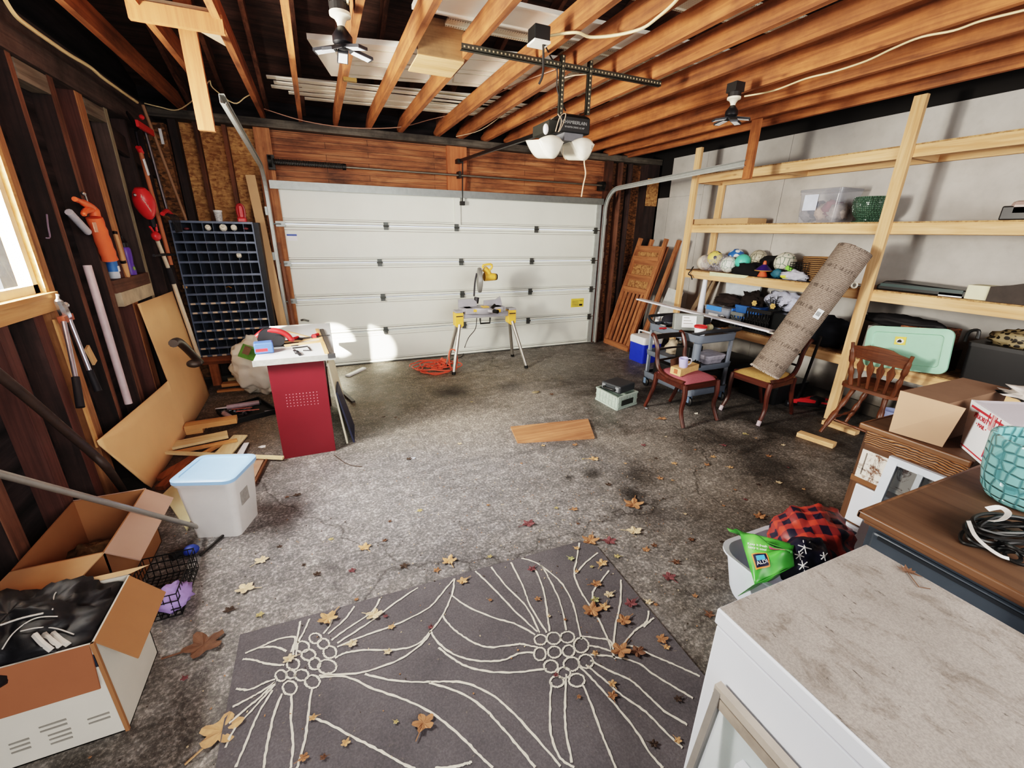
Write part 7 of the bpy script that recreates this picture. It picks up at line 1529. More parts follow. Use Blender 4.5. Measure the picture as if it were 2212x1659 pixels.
# small glazed sash leaning on its left side
BG = plain('sash_beige', '#b9aea2', .5, 0, .15, 10)
t = thing('storm_window', 'white and beige framed glass sash leaning on the left side of the white cabinet', 'window sash', (.70, .2, 0))
lean = .05
def sp_(y, z): return V((AX0-.012-.10*(1-z/.75), y, z))
def sbar(y0_, z0_, y1_, z1_, w_, mat, nm, th=.02, off=0):
    m = MB(); a, b = sp_(y0_, z0_)-V((off, 0, 0)), sp_(y1_, z1_)-V((off, 0, 0)); m.beam(a, b, th, w_, (0, 0, 1) if abs(y0_-y1_) > .01 else (0, 1, 0)); return m.build(nm, mat, t)
sbar(.465, .735, -.35, .735, .022, BG, 'top_rail'); sbar(.465, .705, -.35, .705, .03, plain('sash_dirt', '#a39688', .6, 0, .25, 15), 'track_rail', .012)
sbar(.455, .74, .455, .0, .016, plain('sash_gray', '#8d8781', .5), 'side_rail'); 
m = MB(); m.add([sp_(.45, .02), sp_(-.3, .02), sp_(-.3, .69), sp_(.45, .69)], [(0, 1, 2, 3)]); m.build('glass', translucent('sash_glass', '#c9d6cf', .35), t)
sbar(.36, .63, -.35, .63, .035, WH, 'inner_rail', .02, .012); sbar(.345, .64, .345, .02, .035, WH, 'inner_stile', .02, .012)
m = MB(); m.add([sp_(.33, .02)-V((.014, 0, 0)), sp_(-.3, .02)-V((.014, 0, 0)), sp_(-.3, .61)-V((.014, 0, 0)), sp_(.33, .61)-V((.014, 0, 0))], [(0, 1, 2, 3)]); m.build('glass', translucent('sash_glass2', '#b9d0cc', .45), t)
# ================================================================ BROWN DRESSER (B)
BRT = wood('dresser_top', '#6b4c34', '#4a3222', 'y', knots=0, tint=0, rough=.6, sc=.5); EDG = wood('dresser_edge', '#7a5233', '#4a2e1a', 'y', knots=0, tint=0, rough=.4)
BX0, BX1, BY1, BZ = 1.64, 2.42, .68, .85
t = thing('dresser', 'brown-topped dresser with dark blue-gray front behind the white cabinet', 'dresser', (2.0, .2, 0))
m = MB(); m.box(BX0+.012, BX1+.1, -.7, BY1-.012, BZ-.006, BZ); m.build('top_board', BRT, t)
m = MB(); 
for x0_, x1_, y0_, y1_ in ((BX0, BX0+.014, -.7, BY1), (BX0, BX1+.1, BY1-.014, BY1)): m.box(x0_, x1_, y0_, y1_, BZ-.026, BZ+.001)
m.box(BX0+.012, BX0+.03, -.7, BY1-.02, BZ-.042, BZ-.026); m.build('edge_molding', EDG, t, bevel=.005)
SLT = plain('slate_front', '#3d4650', .3, .1, .2, 3)
m = MB(); m.box(BX0+.04, BX1+.05, -.68, BY1-.03, .03, BZ-.03); m.build('carcass', SLT, t)
for z0_, z1_ in ((.60, .79), (.36, .56), (.08, .32)):
    m = MB(); m.box(BX0+.022, BX0+.04, -.66, BY1-.05, z0_, z1_); d_ = m.build('drawer', SLT, t, bevel=.008)
    m = MB(); m.box(BX0+.018, BX0+.023, -.64, BY1-.07, z1_-.018, z1_-.006); m.build('drawer_lip', plain('drawer_lip', '#20252b', .4), d_)
# ================================================================ OAK SIDEBOARD (C)
CX0, CX1, CY0, CY1, CZ = 2.52, 3.30, .70, 1.12, .85
OKL = wood('oak_old', '#8a5a30', '#3d2412', 'y', knots=0, tint=0, rough=.45, sc=.7)
t = thing('sideboard', 'old oak sideboard with carved top rail, peeling white panel and white drawers', 'sideboard', (2.9, .9, 0))
m = MB(); m.box(CX0-.02, CX1, CY0-.0, CY1+.01, CZ-.02, CZ); m.build('top_board', BRT, t, bevel=.003)
m = MB(); m.box(CX0-.035, CX0-.02, CY0, CY1+.025, CZ-.03, CZ+.002); m.box(CX0-.035, CX1, CY1+.01, CY1+.025, CZ-.03, CZ+.002); m.build('top_molding', OKL, t, bevel=.008)
m = MB(); m.box(CX0, CX1-.01, CY0+.01, CY1, 0, CZ-.02); m.build('carcass', wood('oak_side', '#6b4526', '#3a2412', 'z', knots=0, tint=0), t)
def carved():
    t_ = NT('carved_oak'); tc = t_.n('TexCoord').outputs['Object']; w_ = t_.n('TexWave', wave_type='RINGS'); w_.inputs['Scale'].default_value = 9; w_.inputs['Distortion'].default_value = 6; w_.inputs['Detail'].default_value = 1; t_.l(t_.mapv(tc, (1, 2, 3)), w_.inputs['Vector'])
    t_.l(t_.ramp(w_.outputs[0], [(.1, '#2a160a'), (.35, '#7a4a22'), (.9, '#a5692f')]), t_.b.inputs['Base Color']); t_.b.inputs['Roughness'].default_value = .4; t_.bump(w_.outputs[0], .5, .01); return t_.m
m = MB(); m.box(CX0-.012, CX0, CY0+.01, CY1-.012, .745, .82); m.build('carved_rail', carved(), t)
def peel():
    t_ = NT('peeling_paint'); tc = t_.n('TexCoord').outputs['Object']; n = t_.noise(t_.mapv(tc, (1, 1, 1)), 12, 7, .75, .8)
    g = t_.noise(t_.mapv(tc, (8, 8, 60)), 1, 4); c = t_.mix(t_.ramp(n, [(.40, (0, 0, 0, 1)), (.48, (1, 1, 1, 1))]), t_.ramp(g, [(.3, '#4a2a1a'), (.7, '#8a5a3c')]), '#e6e0d6'); t_.l(c, t_.b.inputs['Base Color']); t_.b.inputs['Roughness'].default_value = .7; return t_.m
m = MB(); m.box(CX0-.010, CX0, CY0+.01, CY1-.02, .555, .715); m.box(CX0-.018, CX0-.01, CY0+.01, CY1-.02, .555, .575); m.box(CX0-.018, CX0-.01, CY0+.01, CY1-.02, .70, .715); m.box(CX0-.018, CX0-.01, CY1-.04, CY1-.02, .575, .70); m.build('peeling_panel', peel(), t)
m = MB(); m.box(CX0-.014, CX0, CY0+.01, CY1-.02, .715, .745); m.box(CX0-.008, CX0, CY0+.01, CY1, .52, .555); m.build('molding_strip', OKL, t)
for z0_, z1_ in ((.29, .515), (.04, .275)):
    m = MB(); m.box(CX0-.016, CX0, CY0+.01, CY1-.035, z0_, z1_); m.build('drawer', WH, t, bevel=.004)
# white glazed sash leaning on it
t = thing('glass_sash', 'white framed glass sash leaning on the oak sideboard', 'window sash', (2.42, .8, 0))
def gs(y, z): return V((CX0-.03-.10*(1-z/.75), y, z))
def gbar(y0_, z0_, y1_, z1_, w_, mat, nm, th=.022, off=0):
    m = MB(); a, b = gs(y0_, z0_)-V((off, 0, 0)), gs(y1_, z1_)-V((off, 0, 0)); m.beam(a, b, th, w_, (0, 0, 1) if abs(y0_-y1_) > .01 else (0, 1, 0)); return m.build(nm, mat, t)
WS2 = plain('sash_white', '#d6e2f0', .45, 0, .04)
gbar(.975, .725, .70, .725, .035, WS2, 'top_rail'); gbar(.955, .735, .955, .0, .04, WS2, 'side_stile'); gbar(.84, .71, .84, .0, .022, plain('sash_graywhite', '#a9b3bd', .5), 'middle_stile')
m = MB(); m.add([gs(.94, .02), gs(.70, .02), gs(.70, .71), gs(.94, .71)], [(0, 1, 2, 3)]); m.build('glass', translucent('sash_glass3', '#39424a', .55), t)
# ---- things on B and C
TOPB = BZ+.0015
c = V((2.255, .475, TOPB)); t = thing('ceramic_pot', 'turquoise scale-textured glazed pot at the right edge on the brown dresser', 'plant pot', c)
m = MB(); m.lathe([(0, 0), (.085, 0), (.10, .01), (.118, .04), (.132, .10), (.140, .17), (.143, .235), (.140, .245), (.128, .245), (.126, .235), (.124, .17), (.10, .03), (0, .02)], 40, Matrix.Translation(c)); m.build('body', glazed('turquoise_glaze', '#79b7b8', '#4a8f96', 27), t, smooth=True)
m = MB(); m.lathe([(0, .05), (.11, .05)], 30, Matrix.Translation(c)); m.build('soil', plain('pot_inside', '#4a3020', .8), t)
c = (F(2095, 1120, TOPB)+F(2200, 1225, TOPB))/2; c = V((1.86, .405, TOPB))
t = thing('power_cord_coil', 'coiled black power cord with white tags on the brown dresser', 'cord', c); R9 = random.Random(6)
m = MB(); pts = []
for k in range(120):
    a = k*.42; r_ = .075+.02*math.sin(k*.31)+R9.uniform(-.004, .004); pts.append(c+V((r_*1.5*math.cos(a)+.03, r_*.62*math.sin(a)-.012*math.cos(a)*2, .012+.05*(k/120)+.01*math.sin(k*.7))))
m.tube(smoothpts(pts, 3), .0052, 6); m.build('coil', plain('cord_black', '#121212', .45), t, smooth=True)
m = MB(); pts = [];
for k in range(50): a = k*.55; pts.append(F(2195, 1195, TOPB+.03)+V((.018*math.cos(a)+.0*k, .028*math.sin(a)+.0008*k-.02, .02*math.sin(a*.5)+.0)))
m.tube(smoothpts(pts, 3), .0052, 6); m.build('knot', plain('cord_black', '#121212'), t, smooth=True)
TW = plain('tag_white', '#dcdad6', .6, 0, .1, 40)
def strip(pxs, w_, h_):
    pts = smoothpts([F(x, y, TOPB+h_) for x, y in pxs], 5); m = MB(); vs = []
    for i, p in enumerate(pts):
        d_ = pts[min(i+1, len(pts)-1)]-pts[max(i-1, 0)]; d_.normalize(); s_ = V((-d_.y, d_.x, .5)).normalized(); vs += [p+s_*w_, p-s_*w_]
    m.add(vs, [(2*i, 2*i+1, 2*i+3, 2*i+2) for i in range(len(pts)-1)]); return m
strip([(2132, 1100), (2160, 1096), (2178, 1108), (2165, 1122), (2140, 1126)], .008, .075).build('paper_tag', TW, t, solid=.0006)
strip([(2092, 1125), (2105, 1155), (2130, 1180), (2160, 1200), (2180, 1207)], .005, .07).build('paper_tag', TW, t, solid=.0006)
# cardboard box on C
t = thing('cardboard_box', 'light brown cardboard box standing on the far end of the oak sideboard', 'box', (2.8, .93, CZ))
m = MB(); m.box(2.545, 3.12, .86, 1.04, CZ+.001, CZ+.205); m.build('carton', plain('carton_brown', '#7c5a42', .85, 0, .08), t)
m = MB(); m.prism([(2.540, 1.045, CZ+.205), (2.540, .80, CZ+.205), (2.535, .825, CZ+.003), (2.500, 1.02, CZ+.003)], (.003, 0, 0)); m.build('flap', plain('carton_light', '#c09878', .85, 0, .05, 3), t)
# priority mail box
Q0 = V((2.68, .80, CZ+.002)); ux = V((-.74, -.67, 0)).normalized(); uy = V((.67, -.74, 0)).normalized()
Q0 = V((2.63, .80, CZ+.002))
t = thing('mailing_box', 'white mailing box with red stripes and blue eagle logo leaning by the turquoise pot', 'box', Q0)
PW = plain('mail_white', '#eef1f6', .5, 0, .02); LW, DW_, HW = .29, .36, .215
MQ = Matrix.Translation(Q0) @ frame((0, 0, 0), ux, (0, 0, 1))   # x along face, y up, z toward viewer
q_ = lambda x, y, z: MQ @ V((x, y, z))
s_ = 1 if (MQ.to_3x3() @ V((0, 0, 1))).dot(CAMP-Q0) > 0 else -1
m = MB(); m.prism([q_(0, 0, 0), q_(LW, 0, 0), q_(LW, HW, 0), q_(-.05, HW, 0)], MQ.to_3x3() @ V((0, 0, -DW_*s_))); m.build('carton', PW, t)
fl = plain('mail_flap', '#c9c4cf', .6, 0, .04, 4)
m = MB(); n_ = MQ.to_3x3() @ V((0, 0, -s_)); m.prism([q_(-.03, HW+.001, 0), q_(LW, HW+.001, 0), q_(LW, HW+.02, 0)+n_*DW_*.8, q_(.02, HW+.05, 0)+n_*DW_*.75], (0, 0, .003)); m.build('flap', fl, t)
def onf(pts, mat, nm, o=.0012): 
    m = MB(); m.prism([q_(x, y, s_*o) for x, y in pts], MQ.to_3x3() @ V((0, 0, s_*.0004))); return m.build(nm, mat, t)
RDP = plain('mail_red', '#d42a3a', .5, 0, .03); BLP = plain('mail_blue', '#1c3f94', .5, 0, .03)
onf([(-.028, HW-.026), (LW, HW-.026), (LW, HW-.016), (-.028, HW-.016)], RDP, 'red_stripe'); onf([(0, .012), (LW, .012), (LW, .018), (0, .018)], RDP, 'red_stripe')
onf([(.175, .03), (.29, .03), (.29, .145), (.175, .145)], BLP, 'blue_logo', .0014); onf([(.168, .03), (.175, .03), (.175, .145), (.168, .145)], RDP, 'red_stripe', .0015)
onf([(.19, .12), (.25, .125), (.275, .11), (.25, .10), (.225, .05), (.215, .05), (.225, .10), (.21, .11)], PW, 'eagle_mark', .002)
MT = MQ @ Matrix.Translation((0, 0, s_*.0016)); 
if s_ < 0: MT = MT @ Matrix.Rotation(PI, 4, 'Y')
text(t, 'PRIORITY', .030, MT @ Matrix.Translation((.08*(1 if s_ > 0 else -1), HW-.048, 0)), RDP)
text(t, '\u2022 MAIL \u2022', .024, MT @ Matrix.Translation((.09*(1 if s_ > 0 else -1), HW-.078, 0)), RDP)
for k in range(4): onf([(.115+k*.026, HW-.05), (.119+k*.026, HW-.05), (.119+k*.026, HW-.004), (.115+k*.026, HW-.004)], RDP, 'tape_mark', .0022)
onf([(.135, HW-.07), (.16, HW-.07), (.16, HW-.004), (.135, HW-.004)], plain('tape_pink', '#e9a9ac', .6), 'tape_mark', .0017)
t = thing('plastic_bag', 'crumpled translucent plastic bag behind the white mailing box', 'bag', (3.1, .95, CZ)); m = blob(V((3.06, .70, CZ+.19)), .12, (1.2, 1.3, .55), .5, 4, 44, 34, 22, CZ+.206); m.build('film', plain('bag_film', '#d3cbc6', .25, 0, .3, 14), t, smooth='full')
# ================================================================ WHITE TUB with bags
cT = V((1.94, 1.05, 0)); t = thing('white_tub', 'white plastic tub holding bags beside the oak sideboard', 'tub', cT)
TM = Matrix.Translation(cT) @ Matrix.Rotation(.0, 4, 'Z')
m = MB(); loft(m, [[TM @ V(p) for p in rr(w_, d_, z_, .10)] for w_, d_, z_ in ((.36, .26, .0), (.38, .28, .03), (.45, .34, .24), (.48, .37, .245), (.48, .37, .255), (.44, .33, .25), (.38, .28, .05))], True, True); m.build('body', plain('tub_bright', '#dbe6f6', .4, 0, .03), t, smooth=True)
def greenbag():
    t_ = NT('bag_green'); tc = t_.n('TexCoord').outputs['Object']; n = t_.noise(tc, 5, 3, .5); c = t_.ramp(n, [(.35, '#1f7a1a'), (.5, '#3fae2e'), (.68, '#6fd44c')]); t_.l(c, t_.b.inputs['Base Color']); t_.b.inputs['Roughness'].default_value = .35; return t_.m
t = thing('shopping_bag', 'bright green printed shopping bag in the white tub', 'bag', (1.85, 1.05, .2))
gA, gB, gC, gD = F(1598, 1152, .42), F(1630, 1262, .33), F(1716, 1222, .40), F(1712, 1190, .46)
def gb(u, v):
    p = (gA.lerp(gD, u)).lerp(gB.lerp(gC, u), v); w_ = .018*math.sin(u*7+v*3)+.012*math.sin(v*9+u*4); return p+V((0, 0, w_*math.sin(PI*u)*1.0+.04*math.sin(PI*v)*math.sin(PI*u)))
m = MB(); m.grid(gb, 16, 16); mg = m; m.build('front_panel', greenbag(), t, smooth=True, solid=.002)
m = MB(); gE, gF = gD+V((.12, .06, -.06)), gA+V((.10, .14, -.1)); m.grid(lambda u, v: (gA.lerp(gD, u)).lerp(gF.lerp(gE, u), v)+V((0, 0, .02*math.sin(v*6+u*5)*math.sin(PI*v))), 12, 10); m.build('back_panel', greenbag(), t, smooth=True, solid=.002)
m = MB(); m.grid(lambda u, v: (gB.lerp(gC, u)).lerp(gB.lerp(gC, u)+V((.10, .12, -.22)), v), 8, 6); m.build('bottom_fold', greenbag(), t, smooth=True, solid=.002)
def ong(u0, u1, v0, v1, mat, nm, off=.004):
    m = MB(); n = 6; m.grid(lambda a, b: (lambda p, q, r: p+((q-p).cross(r-p)).normalized()*(off if ((q-p).cross(r-p)).dot(CAMP-p) > 0 else -off))(V(gb(u0+(u1-u0)*a, v0+(v1-v0)*b)), V(gb(u0+(u1-u0)*a+.01, v0+(v1-v0)*b)), V(gb(u0+(u1-u0)*a, v0+(v1-v0)*b+.01))), n, n); return m.build(nm, mat, t, smooth=True)
ong(.10, .42, .48, .80, plain('logo_orange', '#f08a1c', .4), 'logo_border', .004); ong(.125, .395, .505, .775, plain('logo_navy', '#12183c', .4), 'logo_square', .0055); ong(.17, .35, .55, .66, plain('logo_cyan', '#35a8e0', .4), 'logo_bars', .007)
pc = V(gb(.26, .71)); pu = (V(gb(.36, .71))-V(gb(.16, .71))); pv = V(gb(.26, .66))-V(gb(.26, .76)); Mg = frame(pc, pu, pv); 
if V((Mg[0][2], Mg[1][2], Mg[2][2])).dot(CAMP-pc) < 0: Mg = frame(pc, -pu, pv)
nn_ = V((Mg[0][2], Mg[1][2], Mg[2][2])); text(t, 'ALDI', .022, Matrix.Translation(nn_*.012) @ Mg, ws)
pc = V(gb(.25, .35)); pu = V(gb(.4, .35))-V(gb(.1, .35)); pv = V(gb(.25, .3))-V(gb(.25, .4)); Mg = frame(pc, pu, pv); nn_ = V((Mg[0][2], Mg[1][2], Mg[2][2]))
if nn_.dot(CAMP-pc) < 0: Mg = frame(pc, -pu, pv); nn_ = -nn_
text(t, 'Keep it fresh\nkeep it cool', .015, Matrix.Translation(nn_*.012) @ Mg, ws)
ong(.55, .85, .08, .22, plain('print_pink', '#c25a7a', .5, 0, .3, 20), 'fruit_print', .004)
def plaid():
    t_ = NT('plaid_red'); tc = t_.n('TexCoord').outputs['Object']; a = t_.n('TexWave'); a.inputs['Scale'].default_value = 4.5; a.bands_direction = 'X'; b = t_.n('TexWave'); b.inputs['Scale'].default_value = 4.5; b.bands_direction = 'Y'
    mp = t_.mapv(tc, (1, 1, 1), (.3, .3, .7)); t_.l(mp, a.inputs['Vector']); t_.l(mp, b.inputs['Vector'])
    c = t_.ramp(a.outputs[0], [(.42, '#c2361c'), (.52, '#1d1a33')]); d = t_.ramp(b.outputs[0], [(.42, '#d43f22'), (.52, '#241c38')]); c = t_.mix(.5, c, d); t_.l(c, t_.b.inputs['Base Color']); t_.b.inputs['Roughness'].default_value = .5; return t_.m
m = blob(F(1755, 1160, .34), .17, (1.15, .95, .8), .25, 2.2, 51, 34, 22); single(m, 'plaid_bag', plaid(), 'red and navy plaid bag behind the snowflake bag in the tub', 'bag', smooth='full')
cN = F(1735, 1210, .36)
m = blob(cN, .12, (1.05, .7, .95), .2, 2.2, 52, 34, 22); t = thing('snowflake_bag', 'navy bag with white snowflake print between the green and plaid bags', 'bag', cN); m.build('sack', plain('bag_navy2', '#171a33', .45, 0, .2), t, smooth='full')
for px, py, r_ in ((1738, 1182, 15), (1727, 1200, 10), (1780, 1202, 9), (1735, 1222, 11)):
    for k in range(3):
        a = k*PI/3+.3; drape([m], [(px-r_*math.cos(a), py-r_*math.sin(a)), (px, py), (px+r_*math.cos(a), py+r_*math.sin(a))], .0022, 'snowflake_print', ws, t, .002)
m = MB(); m.prism([F(1680, 1172, .30), F(1698, 1160, .33), F(1716, 1178, .33), F(1700, 1195, .30)], (0, 0, .05)); single(m, 'pale_container', plain('container_pale', '#a9bbd0', .3), 'small pale container between the bags at the back of the tub', 'container')
# ================================================================ LEAVES
LM_ = [plain('leaf_%d' % i, c_, .8, 0, .25, 30) for i, c_ in enumerate(('#c99a66', '#a8744a', '#6e4a34', '#b8a468', '#7a4448', '#d6bd96', '#453429', '#a5a56a'))]
from mathutils import noise as NZ
def leaf(px, py, size, mi, z=.004, label=None, lobes=5, curl=.35):
    R = random.Random(int(px*7+py*13)); c = F(px, py, z); n = 30; rot_ = R.uniform(0, 2*PI); rim = []
    for k in range(n):
        a = 2*PI*k/n; r_ = size*(.42+.40*abs(math.cos(a*lobes/2))**1.3+.12*R.random()); 
        h_ = curl*size*(.25+.75*R.random())*(r_/size)**2; rim.append(c+V((r_*math.cos(a+rot_), r_*math.sin(a+rot_)*.8, max(0, h_)+.001)))
    mid = [c+(p-c)*.45+V((0, 0, R.uniform(0, .004))) for p in rim]
    m = MB(); vs = [c+V((0, 0, .003))]+mid+rim; fs = [(0, 1+k, 1+(k+1) % n) for k in range(n)]+[(1+k, 1+n+k, 1+n+(k+1) % n, 1+(k+1) % n) for k in range(n)]
    m.add(vs, fs); st = c+V((math.cos(rot_)*size*1.5, math.sin(rot_)*size*1.2, .004)); m.tube([c+V((0, 0, .003)), st], size*.035, 4)
    names = ['golden tan', 'orange-brown', 'dark brown', 'yellowish', 'dull red', 'pale tan', 'blackish brown', 'greenish']
    onrug = z > .008
    o = single(m, 'dry_leaf', LM_[mi], label or ('small %s dry leaf lying on the %s' % (names[mi], 'charcoal rug' if onrug else 'concrete floor')), 'leaf', None if label else ('scattered small %s leaves on the %s' % (names[mi], 'rug' if onrug else 'floor')), solid=.0006)
    return o
def rg(x, y): return zp(x, y)
big = [((520, 375), .055, 0, 'large golden leaf on the far left part of the rug'), ((1665, 340), .06, 1, 'largest orange-brown leaf on the rug near its right edge'), ((1720, 325), .035, 0, 'golden leaf touching the largest orange-brown leaf'),
       ((1790, 515), .055, 1, 'bright orange-brown leaf at the crossing of lines on the right of the rug'), ((1865, 520), .042, 2, 'dark brown leaf right of the bright orange-brown one'), ((1805, 385), .045, 1, 'curled brown leaf near the right rug edge'),
       ((1710, 135), .040, 0, 'golden leaf near the far right corner of the rug'), ((1740, 272), .032, 5, 'pale tan leaf right of the greenish leaf on the rug'), ((1680, 295), .028, 7, 'greenish leaf on the rug beside the pale tan one'),
       ((1685, 225), .035, 1, 'orange-brown leaf above the greenish leaf'), ((1835, 310), .04, 4, 'dull red leaf near the right rug edge'), ((935, 830), .05, 1, 'single long brown leaf in the near middle of the rug'), ((1970, 465), .035, 1, 'brown leaf close to the right rug border beyond the cabinet'),
       ((720, 360), .045, 5, 'pale leaf on the rug right of the large golden leaf'), ((1105, 212), .035, 0, 'golden leaf just inside the far rug edge'), ((1405, 160), .028, 4, 'small reddish leaf near the far rug edge'), ((625, 485), .028, 5, 'little pale leaf beside the left flower'), ((1755, 710), .025, 1, 'small brown leaf on the petals at lower right')]
for (x, y), s_, mi, lb in big: leaf(*rg(x, y), s_, mi, .0135, lb)
for x, y, s_, mi in ((795, 412, .02, 0), (780, 520, .022, 5), (965, 412, .016, 4), (1430, 290, .02, 1), (1755, 658, .022, 0), (1610, 715, .012, 1), (815, 825, .012, 3), (597, 915, .02, 0), (415, 980, .022, 1), (500, 978, .015, 2), (455, 806, .018, 0), (1680, 525, .018, 0), (1990, 500, .02, 0), (1480, 365, .012, 5), (1225, 295, .012, 1), (1510, 620, .014, 4), (2040, 905, .018, 0), (1600, 70, .02, 0), (1575, 115, .024, 7), (1600, 170, .016, 0), (1665, 150, .014, 3), (1550, 380, .010, 1), (350, 550, .03, 5), (1935, 920, .02, 6), (2040, 725, .02, 6), (770, 365, .014, 4)): leaf(*rg(x, y), s_, mi, .0135)
flo = [((480, 1580), .09, 0, 'big curled orange leaf at the near left corner of the rug'), ((1368, 1090), .085, 1, 'big curled brown leaf on the open floor right of centre'), ((440, 1395), .10, 2, 'large dry brown leaf on the concrete right of the white box'), ((1370, 1148), .06, 5, 'pale leaf on the concrete just beyond the rug corner'),
       ((1275, 1168), .065, 1, 'brown leaf lying at the far corner of the rug'), ((1142, 1132), .05, 4, 'reddish leaf on the floor left of the rug corner'), ((530, 1272), .055, 5, 'pale leaf with a green one on the concrete left of the rug'), ((970, 1212), .05, 0, 'golden leaf on the floor midway along the far rug edge'), ((788, 1183), .045, 0, 'golden leaf on the floor above the rug'),
       ((565, 1211), .045, 5, 'pale leaf pair on the floor behind the rug left corner'), ((706, 1338+0), .05, 0, None), ((1283, 992), .05, 0, 'orange leaf in front of the plywood piece'), ((1317, 1170), .05, 4, 'dark red leaf right of the rug corner'), ((1430, 905), .055, 1, 'brown leaf in front of the pink chair'), ((1445, 1247), .045, 4, 'dark red leaf on the floor right of the rug'), ((2085-365, 1117), .05, 0, 'golden leaf on the floor beside the plaid bag'), ((1640, 1116), .05, 1, 'brown leaf on the floor behind the green bag')]
for (x, y), s_, mi, lb in flo:
    if lb: leaf(x, y, s_, mi, .002, lb)
R10 = random.Random(77)
for x, y in ((618, 1075), (640, 1072), (838, 1128), (835, 1165), (715, 1163), (686, 1243), (770, 1297), (870, 1222), (1200, 1300-200), (1238, 1103), (1245, 1130), (1260, 990), (1310, 1050), (1413, 990), (1456, 1000), (1537, 990), (1525, 1003), (1580, 1010), (1500, 970), (1610, 940), (1630, 945), (1450, 1040), (1428, 1033), (1560, 1090), (1590, 1060), (1640, 1050), (1680, 1040), (1480, 1110), (1412, 1180), (1396, 1190), (1420, 1305), (1500, 1290), (1530, 1330), (1460, 1215), (1490, 1165), (1330, 1200), (1398, 1300), (880, 990), (760, 1230), (940, 1290-60), (1060, 1205), (600, 1180), (655, 1220), (1130, 1000), (1175, 965), (1240, 960), (990, 960), (1350, 1000), (1390, 960), (1700, 1010), (1740, 1060), (1760, 1100), (1555, 1170), (1430, 1080), (1050, 1090), (905, 1105), (495, 1320), (400, 1465), (560, 1330), (830, 900), (855, 900), (1020, 870), (1190, 850), (1440, 945), (1470, 900), (1560, 960), (1660, 985), (1690, 960), (1610, 1080)):
    leaf(x+R10.uniform(-4, 4), y+R10.uniform(-3, 3), R10.choice((.014, .018, .024, .03)), R10.choice((0, 1, 1, 2, 2, 3, 4, 5, 6, 6)), .002)
# dead leaf on the cabinet top, twigs, litter
c = F(1960, 1235, AZ+.004); R_ = random.Random(3); m = MB()
for k in range(9):
    a = k*.7; L_ = R_.uniform(.012, .032); m.prism([c, c+V((math.cos(a)*L_*.6, math.sin(a)*L_*.6-.004, .003)), c+V((math.cos(a)*L_, math.sin(a)*L_, .006)), c+V((math.cos(a+.5)*L_*.5, math.sin(a+.5)*L_*.5, .002))], (0, 0, .0008))
m.tube([c, F(1985, 1268, AZ+.004), F(2010, 1272, AZ+.004)], .0012, 4); single(m, 'dead_leaf', LM_[2], 'shrivelled brown leaf on the dusty top of the white cabinet', 'leaf')
def chip(px, py, s_, mat, label, name='paper_scrap', z=0): 
    c = F(px, py, .003+z); R_ = random.Random(px); m = MB(); m.prism([c+V((s_*math.cos(a), s_*.7*math.sin(a), 0)) for a in sorted(R_.uniform(0, 2*PI) for _ in range(6))], (0, 0, .002)); single(m, name, mat, label, 'scrap')
chip(567, 965, .035, ws, 'small white teardrop-shaped scrap on the floor left of the red desk panel'); chip(890, 990, .03, plain('paper_bluewhite', '#ccd6ea'), 'pale bluish scrap on the floor right of the red desk panel'); chip(1505, 893, .03, offw, 'thin pale stick on the floor between the chairs'); chip(1395, 882, .02, plain('paper_bluewhite', '#ccd6ea'), 'tiny bluish scrap beside the pale gray crate')
m = MB(); m.tube([F(722, 983, .004), F(745, 1000, .004), F(760, 1006, .004), F(782, 1008, .004)], .003, 4); single(m, 'twig', LM_[6], 'thin dark twig on the floor right of the red desk panel', 'twig')
m = MB(); R_ = random.Random(9)
for k in range(1400):
    if k % 3: x, y = R_.uniform(-1.2, 2.6), R_.uniform(1.0, 5.2)
    else: x, y = R_.gauss(1.2, .6), R_.gauss(2.0, .5)
    if -.56 < x < 1.33 and y < 1.85 and R_.random() < .55: z_ = .0115
    elif -.56 < x < 1.33 and y < 1.85: continue
    else: z_ = .001
    s_ = R_.uniform(.002, .0075); m.cur = R_.randrange(3); m.obox((x, y, z_+.001), (s_, s_*R_.uniform(.4, 1), .002), (R_.uniform(-.2, .2), R_.uniform(-.2, .2), R_.uniform(0, 3)))
o = m.build('floor_debris', [LM_[5], LM_[6], LM_[1]]); tag(o, 'tiny crumbs, chips and leaf bits scattered over floor and rug', 'debris', kind='stuff')
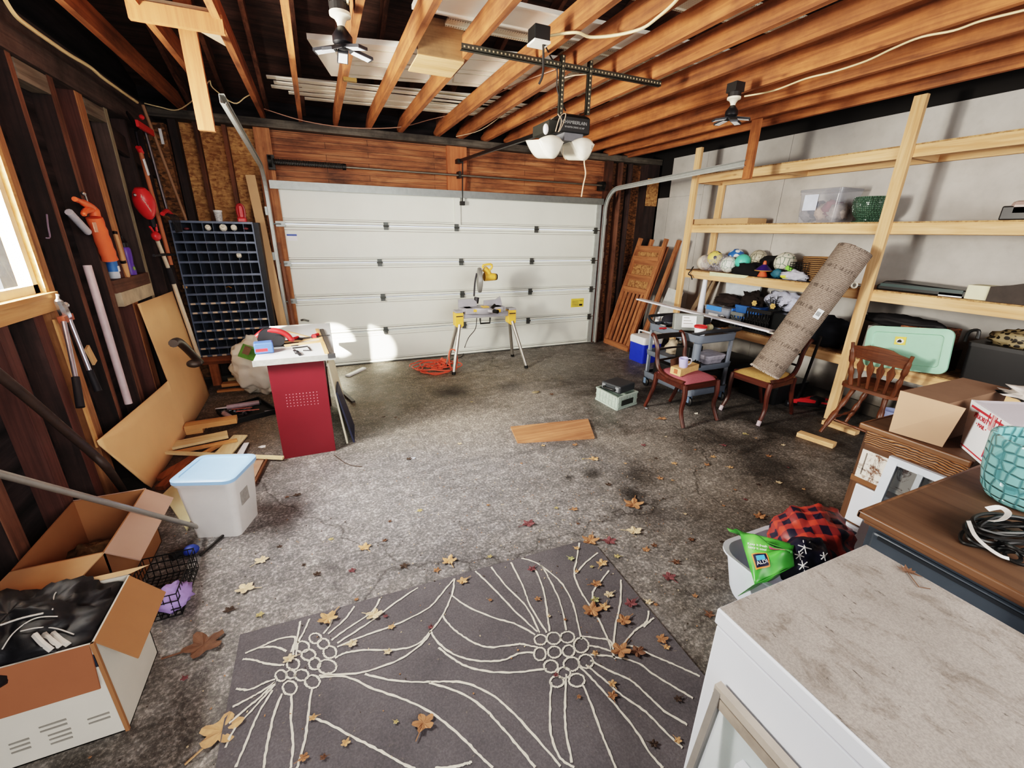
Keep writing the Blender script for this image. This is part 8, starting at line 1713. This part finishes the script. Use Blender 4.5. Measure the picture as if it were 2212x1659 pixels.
# ================================================================ LIGHT
w = bpy.data.worlds.new('world'); bpy.context.scene.world = w; w.use_nodes = True
w.node_tree.nodes['Background'].inputs[0].default_value = lin('#e6edf8'); w.node_tree.nodes['Background'].inputs[1].default_value = 1.0
def area(name, loc, tgt, sx, sy, e, col):
    l = bpy.data.lights.new(name, 'AREA'); l.shape = 'RECTANGLE'; l.size = sx; l.size_y = sy; l.energy = e; l.color = lin(col)[:3]
    o = bpy.data.objects.new(name, l); COL.objects.link(o); o.location = loc
    o.rotation_euler = (V(tgt)-V(loc)).to_track_quat('-Z', 'Y').to_euler(); o['kind'] = 'helper'; return o
area('window_daylight', (-1.80, 2.62, 2.0), (0.4, 2.9, 1.5), 2.1, 1.8, 520, '#fffaf2')
area('added_window_lamp', (-1.80, 2.85, 1.75), (2.2, 5.4, 1.0), .35, .35, 130, '#fff3dc')  # small lamp added at the window for crisper shadows
area('added_back_fill', (1.6, -2.2, 2.3), (1.9, 1.6, 0.0), 3.2, 1.6, 125, '#fff8ee')  # soft fill added behind the camera, standing in for an unseen open doorway
def spot(name, loc, tgt, e, ang, blend=.25, col='#fff2dc', rad=.02):
    l = bpy.data.lights.new(name, 'SPOT'); l.energy = e; l.spot_size = math.radians(ang); l.spot_blend = blend; l.shadow_soft_size = rad; l.color = lin(col)[:3]
    o = bpy.data.objects.new(name, l); COL.objects.link(o); o.location = loc; o.rotation_euler = (V(tgt)-V(loc)).to_track_quat('-Z', 'Y').to_euler(); o['kind'] = 'helper'
sp = WY(805, 745, YD)
w0 = V((-1.5, 3.02, 2.15)); dr = (w0-sp).normalized()
spot('sun_through_window', w0+dr*3, sp, 16000, 4.4, .5)
sp2 = F(590, 703, .83); w1 = V((-1.5, 2.84, 1.64)); dr = (w1-sp2).normalized()
spot('sun_on_table', w1+dr*3, sp2, 22000, 4.0, .6)
sc = bpy.context.scene
sc.view_settings.view_transform = 'Filmic'; sc.view_settings.look = 'High Contrast'; sc.view_settings.exposure = .6
sc.cycles.max_bounces = 8; sc.cycles.diffuse_bounces = 5; sc.cycles.use_denoising = True
